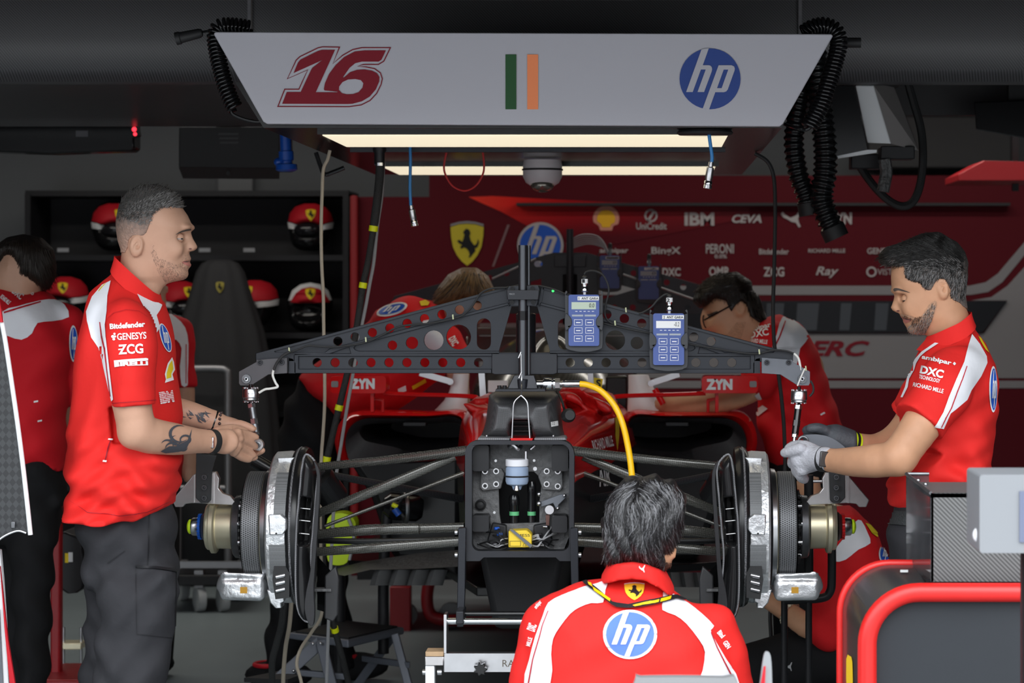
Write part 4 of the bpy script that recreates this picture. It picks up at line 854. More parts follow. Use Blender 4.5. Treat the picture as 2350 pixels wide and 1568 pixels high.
bt = bvh_of(tower); decal(art([(1263, 969), (1279, 966), (1280, 977), (1264, 980)]), bt, 'small_label', 'label_white', tower, 4, .002)
for k in range(2): decal(text2('III III', (1265, 969+k*4, 1271, 972+k*4)), bt, 'label_marks', 'black_print', tower, 4, .003)
c = P(1303, 954, -.16); MB().lathe([(L(5, 0), .01), (L(9, 0), .008), (L(10, 0), -.004), (L(15, 0), -.004), (L(16, 0), .012), (L(11, 0), .03)], c, (.25, -1, .1), 28).build('dust_cap', 'black_rubber', car)
MB().tube(catmull([P(1278, 898, -.08), P(1286, 912, -.12), P(1292, 928, -.14), P(1296, 944, -.13)], 6), L(3, 0), 8).build('cap_tether', 'black_rubber', car)
# --- cockpit surround with rumpled red cover
b = SDF(P(1060, 960, 1.1)-Vector((0, .35, 0)), P(1440, 880, 1.1)+Vector((0, .35, 0)), .008)
b.inflate(polyxz([(1278, 902), (1300, 894), (1340, 892), (1375, 898), (1400, 912), (1412, 932), (1410, 948), (1370, 955), (1320, 950), (1285, 945)], 1.0), 1.0, .03, .24)
b.inflate(polyxz([(1078, 925), (1092, 915), (1124, 912), (1130, 940), (1090, 947), (1078, 940)], .9), .9, .02, .2)
b.noise(.012, lambda x, y, z: np.sin(z*95+7*np.sin(x*14+y*5)+2*np.sin(y*30))*.6+np.sin(x*38-z*60+y*18)*.4)
b.build('seat_cover', mat('cover_red', (.60, .012, .012, 1), .35, bump=.3, scale=18), car)
MB().box((0, 1.5, 1.10), (.42, .7, .04)).build('cockpit_rim', 'car_black', car, bevel=.01)
MB().pp([(1120, 874), (1165, 874), (1165, 900), (1120, 900)], 1.9, .02).build('white_board', 'label_white', car, smooth=0)
MB().pp([(1098, 856), (1112, 856), (1116, 918), (1102, 918)], 1.2, .006).build('metal_strut', 'steel', car); MB().pp([(1349, 857), (1361, 857), (1362, 902), (1350, 902)], 1.2, .006).build('metal_strut', 'steel', car)
flat_art(art([(1363, 867), (1384, 870), (1380, 894), (1362, 890)]), 1.7, 'yellow_tag', 'yellow_print', car); flat_art(text2('S', (1368, 871, 1379, 889), bold=.04), 1.697, 'tag_letter', 'black_print', car)
MB().pp([(1390, 862), (1440, 862), (1440, 942), (1390, 942)], 2.0, .3).build('dark_cowl', 'car_black', car, bevel=.01)
# --- sidepods (left traced, right mirrored)
YSP = 1.72
SO = [(1062, 951), (980, 948), (876, 946), (830, 946), (803, 950), (785, 963), (772, 987), (768, 1014), (772, 1034), (783, 1058), (850, 1060), (1062, 1045)]
SI = [(1056, 962), (980, 960), (876, 960), (845, 960), (822, 966), (804, 980), (795, 1000), (793, 1020), (797, 1040), (806, 1058), (860, 1060), (1056, 1045)]
SM = [(1053, 975), (980, 974), (880, 973), (845, 975), (830, 980), (823, 987), (822, 994), (828, 1005), (842, 1015), (905, 1028), (950, 1040), (1053, 1026)]
SB = [(1053, 985), (980, 984), (900, 984), (880, 985), (870, 988), (865, 992), (864, 998), (868, 1004), (880, 1010), (915, 1018), (950, 1024), (1053, 1020)]
def sp3(p, Y): return [P(a, b, YSP)+Vector((0, Y-YSP, 0)) for a, b in resample(sm2(p, 4), 72)]
def shrink(sec, f, dz, Y, dx): 
    cx = sum(v.x for v in sec)/len(sec); cz = sum(v.z for v in sec)/len(sec)
    return [Vector((cx+(v.x-cx)*f+dx, Y, cz+(v.z-cz)*f+dz)) for v in sec]
o0 = sp3(SO, YSP); i0 = sp3(SI, YSP); mid = [a.lerp(b_, .45)+Vector((0, -.035, 0)) for a, b_ in zip(o0, i0)]
shell = MB().loft([[v+Vector((0, .02, 0)) for v in i0], mid, o0, shrink(o0, 1.02, .0, YSP+.15, 0), shrink(o0, .9, -.03, YSP+.7, .06), shrink(o0, .7, -.08, YSP+1.7, .12)], False, True)
lip = MB().loft([[v+Vector((0, -.005, 0)) for v in i0], [v+Vector((0, .03, 0)) for v in sp3(SM, YSP)], [v+Vector((0, .12, 0)) for v in sp3(SM, YSP)], [v+Vector((0, .5, 0)) for v in sp3(SB, YSP)]], False, True)
MBs = {}
und = MB().loft([[P(*p, YSP) for p in [(795, 1052), (1062, 1040), (1062, 1300), (905, 1290), (880, 1230), (850, 1140)]], [P(*p, YSP)+Vector((0, 1.6, 0)) for p in [(795, 1052), (1062, 1040), (1062, 1300), (905, 1290), (880, 1230), (850, 1140)]]], True, True)
mh = MB().pp(rrect(757, 863, 886, 903, 10), 1.55, .12)
mh2 = MB().tube(catmull([P(880, 903, 1.6), P(960, 906, 1.6), P(1040, 908, 1.6), P(1088, 911, 1.6), P(1094, 916, 1.6), P(1094, 940, 1.6)], 4), L(5, 1.6), 8)
mh3 = MB().pp([(850, 900), (858, 900), (858, 948), (850, 948)], 1.6, .05).pp([(858, 912), (881, 916), (881, 948), (874, 948), (874, 922), (858, 918)], 1.66, .03)
mw = MB().pp(rrect(760, 875, 776, 889, 3), 1.545, .01)
for sgn in (0, 1):
    fx = (lambda m: m.mirror_x()) if sgn else (lambda m: m)
    sp_ = fx(shell).build('sidepod_shell', 'red_paint', car, smooth=60)
    fx(lip).build('sidepod_inlet', 'carbon_matte', car, smooth=50)
    fx(und).build('sidepod_undercut', 'car_black', car, smooth=30, bevel=.03)
    mi = fx(mh).build('mirror_housing', 'red_paint', car, bevel=.016, seg=3)
    fx(mh2).build('mirror_arm', 'red_paint', car); fx(mh3).build('mirror_post', 'red_paint', car, bevel=.004)
    fx(mw).build('mirror_window', mat('mirror_grey', (.22, .20, .20, 1), .3), car, bevel=.002)
    bx = (803, 869, 860, 893) if not sgn else (1620, 870, 1681, 895)
    flat_art(text2('ZYN', bx, bold=.06), 1.5475, 'mirror_lettering', 'white_print', mi)
    bl = MB().pp([(924, 970), (978, 970), (978, 978), (924, 978)], YSP-.02, .05)
    fx(bl).build('inlet_sensor', 'black_plastic', car, bevel=.003)
# white tapered ducts standing on the sidepods
def duct(pts, Y, label, ):
    t = thing('cooling_duct', label, 'duct', P(pts[0][1], pts[-1][0], Y), 'white ducts on the sidepods')
    secs = []
    for y, x0, x1 in pts:
        c = P((x0+x1)/2, y, Y); a = L((x1-x0)/2, Y); secs.append([c+Vector((a*math.cos(u), a*.7*math.sin(u), 0)) for u in [2*math.pi*i/32 for i in range(32)]])
    MB().loft(secs, True, True).build('duct_body', 'white_paint', t, smooth=60); return t
def duct2(rows, Y, label):
    t = thing('cooling_duct', label, 'duct', P(rows[-1][1], rows[-1][0], Y), 'white ducts on the sidepods'); secs = []
    for y, x0, x1 in rows:
        c = P((x0+x1)/2, y, Y); a = L((x1-x0)/2, Y); secs.append([c+Vector((a*math.cos(u), min(a, .09)*math.sin(u), 0)) for u in [2*math.pi*i/32 for i in range(32)]])
    MB().loft(secs, True, True).build('duct_body', 'white_paint', t, smooth=60); return t
d1 = duct2([(858, 1040, 1076), (880, 1036, 1075), (900, 1030, 1074), (920, 1018, 1073), (934, 1005, 1072), (943, 996, 1072), (946, 994, 1072)], 1.9, 'white tapered duct on the left sidepod, flaring to the left')
d2 = duct2([(861, 1442, 1488), (890, 1442, 1500), (915, 1441, 1518), (932, 1440, 1530), (944, 1440, 1538), (947, 1439, 1540)], 1.9, 'white tapered duct on the right sidepod, flaring to the right')
MB().tube([P(1502, 893, 1.78), P(1512, 910, 1.78), P(1522, 928, 1.78)], .012).build('red_band', 'red_paint', d2)
for a, b, s in (((962, 856), (1034, 876), 'left'), ((1494, 880), (1560, 858), 'right')):
    t = thing('support_bar', 'flat steel support bar angled up behind the truss on the %s' % s, 'bar', P(*a, 1.85), 'steel support bars')
    A, B = P(*a, 1.85), P(*b, 1.85); d = (B-A).normalized(); n = Vector((-d.z, 0, d.x))*L(7, 1.85)
    MB().prism([(v.x, v.z) for v in (A-n, B-n, B+n, A+n)], 1.85, 1.86).build('bar', 'steel', t, bevel=.002)
    e = B if s == 'left' else A; MB().cyl(e, e+Vector((0, -.02, 0)), .012).build('bar_bolt', 'steel', t)
# --- engine cover, rear wing, floor
b = SDF((-.5, 2.2, .9), (.5, 3.8, 1.6), .014); b.ell((0, 2.9, 1.05), (.36, .75, .30)).cone((0, 2.4, 1.28), (0, 3.7, 1.18), .06, .04, .1)
b.build('engine_cover', 'carbon_gold', car)
rw = MB().loft([[P(x, y, 4.1) for x, y in ((1075, 752), (1520, 752), (1520, 770), (1075, 770))], [P(x, y, 4.4) for x, y in ((1060, 742), (1535, 742), (1535, 750), (1060, 750))]], True, True).pp([(1070, 772), (1525, 772), (1525, 830), (1070, 830)], 4.2, .05).build('rear_wing', 'carbon_gold', car, bevel=.004)
e1 = [(1252+38*math.cos(a)+4*math.sin(a), 770+15*math.sin(a)) for a in [2*math.pi*i/30 for i in range(30)]]; e2 = [(1252+(x-1252)*.86, 770+(y-770)*.8) for x, y in e1]
flat_art(art(e1), 4.09, 'oval_emblem_rim', 'white_print', rw); flat_art(art(e2), 4.087, 'oval_emblem', 'blue_print', rw)
_, lt = hp_art(0, 0, 1); flat_art(xform(lt, lambda a, b: (1252+a*32, 770+b*12)), 4.083, 'emblem_letters', 'white_print', rw)
MB().prism([(-.20, .95), (.20, .95), (.36, 1.55), (.74, 1.75), (.70, 4.4), (-.70, 4.4), (-.74, 1.75), (-.36, 1.55)], .495, .525, axis='z').build('car_floor', 'car_black', car, bevel=.004)
fl = MB()
for x0 in range(4): fl.loft([[P(852+x0*42+sk+dx, y, 1.25+dy) for dx, dy in ((0, .02), (12, -.02), (34, -.01), (42, .02))] for y, sk in ((1308, 8), (1322, 3), (1344, -4))], closed=False)
fl.build('serrated_skirt', 'dust_grey', car, smooth=60)
fr_ = MB()
for x0 in range(5): fr_.loft([[P(1530+x0*30+sk+dx, y, 1.25+dy) for dx, dy in ((0, .02), (9, -.02), (24, -.01), (30, .02))] for y, sk in ((1314, 0), (1326, 2), (1348, 6))], closed=False)
fr_.build('serrated_skirt', 'dust_grey', car, smooth=60)
MB().loft([[P(x, y, Y) for x, y, Y in ((745, 1312, 1.6), (830, 1290, 1.5), (960, 1270, 1.4), (1062, 1262, 1.3))], [P(x, y, Y) for x, y, Y in ((790, 1322, 1.2), (850, 1308, 1.22), (960, 1306, 1.22), (1062, 1300, 1.2))]], closed=False).build('floor_edge', 'dusty_carbon', car)
# --- suspension
def arm(nm, pts, r, mirror=True, m='carbon_gold', flat=.55, ends=True):
    c = catmull([P(*p) for p in pts], 6); s = MB().tube(c, [L(k, 0) for k in np.interp(np.linspace(0, 1, len(c)), np.linspace(0, 1, len(r)), r)], 16, flat=flat)
    for f in (0, 1): (s.mirror_x() if f else s).build(nm, m, car)
arm('upper_wishbone', [(726, 1072, -.03), (900, 1055, -.10), (1072, 1034, -.20)], [9, 10, 11])
arm('push_rod', [(716, 1184, -.05), (880, 1118, -.10), (1045, 1048, -.14)], [9, 11.5, 11, 9])
arm('rear_wishbone', [(730, 1085, .02), (900, 1117, .16), (1062, 1146, .30)], [8, 9, 9], m='carbon')
arm('steering_link', [(745, 1208, .05), (980, 1118, .10), (1064, 1087, .12)], [4, 4.5, 6])
arm('lower_wishbone', [(714, 1228, -.02), (840, 1217, -.06), (962, 1214, -.10)], [10, 12.5, 12.5]); arm('wishbone_root', [(960, 1214, -.09), (1066, 1211, -.13)], [11, 11])
arm('track_rod', [(714, 1240, .03), (850, 1243, .03), (1060, 1238, .05)], [7, 7, 6], m='car_black')
arm('lower_arm', [(712, 1268, -.06), (880, 1256, -.11), (1056, 1243, -.17)], [9.5, 11.5, 11])
# --- front corners
KX = lambda px, r=0: XC+(px-1480)*(7-.9*r/780)/5460-.006; ZA = CH-(1209-660)/780.0; U = lambda a: a/780.0
mp_ = mat('perforated_disc', (.20, .205, .215, 1), .45, metal=.3); nt = mp_.node_tree; N = nt.nodes.new; K = nt.links.new
tc = N('ShaderNodeTexCoord'); sx = N('ShaderNodeSeparateXYZ'); K(tc.outputs['Object'], sx.inputs[0])
def mth(op, a, b=None):
    n = N('ShaderNodeMath'); n.operation = op
    for i, v in enumerate((a, b)):
        if v is None: continue
        if hasattr(v, 'links'): K(v, n.inputs[i])
        else: n.inputs[i].default_value = v
    return n.outputs[0]
zz_ = mth('SUBTRACT', sx.outputs['Z'], ZA); ang = mth('ARCTAN2', zz_, mth('MULTIPLY', sx.outputs['Y'], -1.0))
uu = mth('MULTIPLY', ang, 26.0); vv = mth('MULTIPLY', sx.outputs['X'], 160.0)
row = mth('FLOOR', vv); off = mth('MULTIPLY', mth('MODULO', mth('ABSOLUTE', row), 2.0), .5)
fu = mth('SUBTRACT', mth('FRACT', mth('ADD', uu, off)), .5); fv = mth('SUBTRACT', mth('FRACT', vv), .5)
dd = mth('ADD', mth('MULTIPLY', fu, fu), mth('MULTIPLY', fv, fv)); hol = mth('LESS_THAN', dd, .085)
mx = N('ShaderNodeMix'); mx.data_type = 'RGBA'; mx.inputs['A'].default_value = (.21, .215, .225, 1); mx.inputs['B'].default_value = (.012, .012, .012, 1); K(hol, mx.inputs['Factor']); K(mx.outputs['Result'], nt.nodes['Principled BSDF'].inputs['Base Color'])
mat('weave_grey', (.15, .155, .16, 1), .5, kind='weave', scale=420); mat('ring_blue', (.01, .10, .50, 1), .3); mat('ring_red', (.60, .015, .015, 1), .3)
mat('tape_alu', (.80, .81, .83, 1), .38, metal=.7, bump=.5, scale=30)
def corner(sgn):
    fx = (lambda m: m.mirror_x()) if sgn else (lambda m: m)
    lx = lambda prof, n=72: MB().lathe([(U(r), KX(x, max(q[1] for q in prof))) for x, r in prof], (0, 0, ZA), (1, 0, 0), n)
    up = fx(lx([(612, 150), (613, 166), (618, 172), (650, 174), (660, 172), (662, 150)])).build('upright_drum', 'tape_alu', car, smooth=35)
    S = lambda m, nm, mt, **k: fx(m).build(nm, mt, up, **k)
    S(lx([(598, 60), (598, 122), (602, 132), (612, 134), (613, 60)]), 'disc_bell', 'steel')
    S(lx([(600, 127), (604, 129), (606, 127), (606, 100)]), 'disc_seal', 'gold_anodised')
    S(lx([(558, 95), (558, 125), (560, 127), (596, 127), (598, 125), (598, 95)], 120), 'brake_disc', mp_)
    S(lx([(540, 60), (552, 60), (556, 118), (558, 95), (558, 60)]), 'disc_carrier', 'car_black')
    gear = MB(); 
    for k in range(30):
        a = 2*math.pi*k/30; c = Vector((KX(557, 82), -U(82)*math.cos(a), ZA+U(82)*math.sin(a))); gear.box(c, (U(9), U(6), U(6)))
    S(gear, 'carrier_teeth', 'black_gloss', smooth=0)
    for k in range(10):
        a = 2*math.pi*k/10+.2; c = Vector((KX(551, 70), -U(70)*math.cos(a), ZA+U(70)*math.sin(a))); S(MB().lathe([(U(6), 0), (U(6), U(10)), (U(3), U(10))], c, (1, 0, 0), 12), 'carrier_bolt', 'steel')
    S(lx([(531, 40), (532, 66), (536, 71), (550, 73), (554, 70), (555, 40)]), 'hub_ring', mat('dark_steel', (.16, .165, .175, 1), .35, metal=.8, noise=.3, scale=60))
    S(lx([(494, 30), (494, 50), (533, 51), (533, 30)]), 'hub_sleeve', 'gold_anodised')
    S(lx([(470, 30), (470, 50), (473, 53), (480, 54), (482, 61), (491, 61), (494, 58), (496, 50), (496, 30)]), 'sleeve_flange', 'gold_anodised')
    S(lx([(458, 12), (460, 24), (470, 34), (472, 20)]), 'nut_cone', 'dark_steel')
    rg = MB().lathe([(U(24), KX(456, 28)), (U(27), KX(457, 28)), (U(29), KX(462, 28)), (U(24), KX(464, 28))], (0, 0, ZA), (1, 0, 0), 40)
    S(rg, 'colour_ring', 'ring_red' if sgn else 'ring_blue')
    tt = MB()
    for k in range(24): a = 2*math.pi*k/24; tt.box((KX(459.5, 28), -U(28.5)*math.cos(a), ZA+U(28.5)*math.sin(a)), (U(7), U(2.6), U(2.6)), Matrix.Rotation(-a, 3, 'X'))
    S(tt, 'ring_teeth', 'ring_red' if sgn else 'ring_blue', smooth=0)
    S(lx([(440, 10), (441, 18), (444, 20.5), (457, 21), (457, 10)]), 'axle_tip', 'steel')
    S(MB().sphere((KX(441), 0, ZA), (U(7), U(17), U(17)), 20), 'lime_cap', 'lime')
    # front weave patches, tabs and straps
    def patch(nm, x0, x1, y0, y1, r, mt, inset=0):
        secs = []
        for i in range(13):
            y = y0+(y1-y0)*i/12; s = max(-1, min(1, (1209-y)/r)); z = U(r)*s; yy = -U(r)*math.sqrt(max(0, 1-s*s))
            secs.append([Vector((KX(x, 175), yy, ZA+z)) for x in (x0, x1)])
        S(MB().loft(secs, closed=False), nm, mt, smooth=60)
    patch('weave_panel', 634, 668, 1076, 1182, 175.2, 'weave_grey'); patch('weave_panel', 624, 664, 1232, 1300, 175.2, 'weave_grey')
    S(MB().pp([(615, 1182), (645, 1181), (656, 1192), (657, 1215), (648, 1228), (618, 1229)], -.245, .03), 'white_tab', 'alu_cast', bevel=.003)
    S(MB().lathe([(U(2.2), 0), (U(2.2), .003)], (KX(642, 190), -.2465, ZA-U(-4)), (0, 1, 0), 12), 'tab_hole', 'black_rubber')
    S(MB().pp([(612, 1354), (640, 1356), (652, 1366), (653, 1380), (645, 1384), (646, 1396), (632, 1397), (620, 1384)], -.13, .06), 'lower_tab', 'alu_cast', bevel=.003)
    S(MB().pp([(630, 1290), (650, 1278), (664, 1282), (664, 1372), (632, 1376), (625, 1330)], -.205, .02), 'duct_cavity', 'black_rubber')
    for y in (1305, 1320, 1336): S(MB().cyl((KX(640, 165), -.21, CH-(y-660)/780), (KX(660, 165), -.205, CH-(y-664)/780), .006, 10), 'cavity_rod', 'steel')
    # caliper cradle under the disc
    cal = SDF((KX(500, 95), -.22, .60), (KX(640, 95), .14, .84), .005)
    cal.box((KX(562, 95), -.03, CH-(1343-660)/780), (U(50), .095, U(24)), .014); cal.box((KX(530, 95), -.03, CH-(1328-660)/780), (U(16), .08, U(20)), .012, .012)
    cal.cone((KX(514, 95), -.05, CH-(1345-660)/780), (KX(600, 95), -.09, CH-(1315-660)/780), .012, .010, .012)
    cal.box((KX(545, 95), -.0, CH-(1300-660)/780), (U(12), .07, U(40)), .01, .012)
    V3 = lambda x, y, Y: (KX(x, -Y*780), Y, CH-(y-660)*(7+Y)/5460)
    cal.cone(V3(512, 1346, -.10), V3(526, 1314, -.10), .013, .016, .012); cal.cone(V3(522, 1316, -.11), V3(606, 1322, -.11), .012, .010, .008); cal.cone(V3(540, 1306, -.09), V3(545, 1262, -.09), .017, .013, .012); cal.cone(V3(520, 1358, -.11), V3(600, 1370, -.11), .012, .010, .01); cal.ell(V3(600, 1345, -.10), (.014, .02, .034), .01)
    cal.cut(lambda x, y, z: U(131)-np.sqrt((z-ZA)**2+y**2)+0*x if True else 0)
    me = cal.mesh('caliper')
    if sgn: me.transform(Matrix.Scale(-1, 4, (1, 0, 0))); me.flip_normals()
    link('caliper', me, 'alu_cast', up, smooth=180)
    S(MB().pp([(551, 1348), (567, 1348), (567, 1362), (551, 1362)], -.128, .004), 'gold_label', mat('gold_label', (.55, .28, .02, 1), .4), smooth=0)
    # carbon cake tin, scoop with vanes, blades
    S(lx([(658, 150), (660, 176), (666, 181), (680, 184), (690, 180), (692, 150)]), 'cake_tin', 'car_black')
    S(lx([(668, 181.5), (671, 183.5), (674, 181.5)]), 'tin_bead', 'carbon_grey')
    so_ = sm2(zz([(1075, 210), (1140, 260), (1165, 340), (1155, 470), (1140, 650), (1125, 820), (1112, 1000), (1128, 1200), (1134, 1380), (1100, 1490), (1045, 1465), (1008, 1380), (995, 1200), (1000, 800), (1025, 500), (1045, 300)], .2998, 380, 980), 4)
    si_ = zz([(1042, 535), (1108, 545), (1100, 720), (1085, 905), (1018, 905), (1022, 720)], .2998, 380, 980)
    sc_ = SDF((P(675, 0, -.19).x-.02, -.27, P(0, 1435, -.19).z-.01), (P(735, 0, -.19).x+.02, -.10, P(0, 1040, -.19).z+.01), .004)
    sc_.inflate(polyxz(so_, -.19), -.185, .020, .062); sc_.inflate(polyxz(si_, -.235), -.24, .006, .07, .004, sub=True)
    me = sc_.mesh('duct_scoop')
    if sgn: me.transform(Matrix.Scale(-1, 4, (1, 0, 0))); me.flip_normals()
    link('duct_scoop', me, 'car_black', up, smooth=180)
    S(MB().tube([P(a, b_, -.235) for a, b_ in so_], U(2.2), 8, closed=True), 'scoop_edge', 'carbon_grey')
    S(MB().pp(si_, -.17, .01), 'scoop_inside', 'black_rubber')
    for y in (1167, 1195, 1225): S(MB().cyl(P(684, y-1, -.2), P(712, y+2, -.2), U(1.1), 8), 'scoop_vane', 'steel')
    bl = sm2([(1676, 1058), (1664, 1078), (1661, 1110), (1666, 1200), (1672, 1290), (1676, 1350), (1674, 1400), (1677, 1434), (1688, 1432), (1697, 1400), (1694, 1360), (1684, 1310), (1678, 1230), (1672, 1150), (1669, 1095)], 4)
    bl = [(2396-a, b) for a, b in bl]
    S(MB().pp(bl, -.30, .02), 'turning_blade', 'carbon', bevel=.004)
    S(MB().pp([(745, 1322), (770, 1300), (778, 1330), (776, 1410), (764, 1428), (744, 1420)], -.14, .02), 'lower_winglet', 'carbon_matte', bevel=.004)
    S(MB().pp([(700, 1352), (760, 1352), (760, 1358), (700, 1358)], -.15, .04), 'winglet_strut', 'dusty_carbon')
    S(MB().loft([[P(x, y, Y) for x, y, Y in ((728, 1276, .0), (750, 1300, -.05), (776, 1330, -.12))], [P(x, y, Y) for x, y, Y in ((728, 1400, .0), (745, 1405, -.05), (762, 1426, -.12))]], closed=False), 'winglet_web', 'car_black')
    S(MB().cyl(P(728, 1090, .03), P(765, 1140, .10), .045, 20), 'brake_duct', 'car_black')
    if not sgn: S(MB().cyl((KX(600, 95), .10, CH-(1085-660)/780), (KX(560, 95), .10, CH-(1062-660)/780), .022, 18), 'cooling_pipe', 'car_black')
    S(MB().pp([(635, 1052), (690, 1050), (689, 1058), (640, 1070)], -.10, .12), 'top_tab', 'alu_cast', bevel=.003)
    # machined setup plate with black hanger
    S(MB().pp([(395, 1148), (443, 1091), (450, 1086), (495, 1083), (503, 1099), (501, 1121), (511, 1133), (529, 1139), (539, 1151), (539, 1160), (443, 1155), (425, 1157), (419, 1164), (402, 1164)], -.05, .025), 'setup_plate', 'alu_machined', bevel=.002)
    for a in (18, 13, 8): S(ringm([(412, 1147), (440, 1112), (440, 1147)], -a*.12+2.2, a), 'milling_mark', 'alu_cast') if False else None
    S(MB().pp([(450, 1040), (497, 1046), (486, 1085), (484, 1148), (477, 1155), (461, 1155), (449, 1143)], -.066, .014), 'black_hanger', 'grey_plate' if False else mat('hanger_black', (.035, .036, .038, 1), .5), bevel=.002)
    S(MB().pp([(484, 1088), (490, 1086), (490, 1157), (484, 1156)], -.058, .01), 'plate_rib', 'alu_machined'); S(MB().pp([(441, 1093), (445, 1090), (445, 1155), (441, 1155)], -.058, .01), 'plate_rib', 'alu_machined')
    for y in (1095, 1119, 1143): S(MB().lathe([(U(2), -.002), (U(3.5), -.010), (U(6), -.010), (U(6.5), 0)], P(470, y, -.066), (0, 1, 0), 18), 'hanger_bolt', 'dark_steel')
corner(0); corner(1)
# --- trestle under the bulkhead
ts = thing('nose_trestle', 'steel trestle with black legs and chrome rails holding up the nose of the car', 'trestle', P(1197, 2400, -.3))
YT = -.36
for x0, sg_ in ((1048, 1), (1330, -1)):
    X = lambda a: x0+sg_*a
    MB().pp([(X(4), 1212), (X(21), 1212), (X(20), 1330), (X(15), 1440), (X(0), 1440), (X(2), 1330)], YT+.09, .03).build('black_leg', 'anodised', ts, bevel=.002)
    MB().pp([(X(-2), 1403), (X(16), 1403), (X(16), 1434), (X(-2), 1434)], YT, .1).build('leg_clamp', 'anodised_dark', ts, bevel=.003)
    for y in (1222, 1274): MB().lathe([(L(6, YT), 0), (L(6, YT), L(6, YT)), (L(3, YT), L(6, YT))], P(X(2), y, YT+.1), (-sg_, 0, 0), 14).build('leg_bolt', 'steel', ts)
    MB().pp([(X(-30), 1411), (X(-23), 1411), (X(-23), 1500), (X(-30), 1500)], YT, .06).build('end_plate', 'steel', ts, bevel=.001)
    MB().pp([(X(-73), 1507), (X(-30), 1507), (X(-30), 1528), (X(-73), 1528)], YT, .06).build('end_stub', 'alu_machined', ts, bevel=.002)
    MB().pp([(X(-72), 1496), (X(-30), 1496), (X(-30), 1507), (X(-72), 1507)], YT-.005, .07).build('wood_block', 'wood', ts, bevel=.002)
    MB().pp([(X(-72), 1528), (X(-51), 1528), (X(-51), 1980), (X(-72), 1980)], YT+.005, .04).build('outer_leg', 'white_paint', ts, bevel=.002)
    for a in (-78, -44): MB().lathe([(L(7, YT), 0), (L(7, YT), .012)], P(X(a), 1543, YT+.02), (1, 0, 0), 14).build('leg_bolt', 'steel', ts)
    zf = P(0, 1975, YT).z
    b0 = P(X(-62), 1975, YT).x; MB().box((b0, YT+.03, .02), (.05, .5, .04)).build('foot_bar', 'white_paint', ts, bevel=.004)
    MB().box((b0, YT+.025, zf/2+.02), (L(20, YT), .04, max(zf, .03))).build('leg_shoe', 'white_paint', ts)
MB().cyl(P(1060, 1409, YT+.05), P(1318, 1409, YT+.05), L(6, YT), 20).build('upper_rail', 'black_gloss', ts)
MB().cyl(P(1022, 1426, YT+.03), P(1356, 1426, YT+.03), L(8, YT), 24).build('chrome_rail', 'chrome', ts)
MB().pp([(1018, 1500), (1360, 1500), (1360, 1543), (1018, 1543)], YT, .03).build('beam', 'steel', ts, bevel=.002)
flat_art(text2('RACE', (1153, 1515, 1208, 1531)), YT-.001, 'beam_lettering', mat('engraved', (.10, .08, .06, 1), .6), ts)
kn = MB(); kn.loft([[Vector((P(1103, 1535, YT-.02).x+L(14+2.6*math.cos(7*a), YT)*math.cos(a)*f, Y, P(1103, 1535, YT-.02).z+L(14+2.6*math.cos(7*a), YT)*math.sin(a)*f)) for a in [2*math.pi*i/56 for i in range(56)]] for Y, f in ((YT-.035, .8), (YT-.03, 1), (YT-.015, 1), (YT-.012, .5), (YT, .5))], True, True).build('star_knob', 'black_gloss', ts)
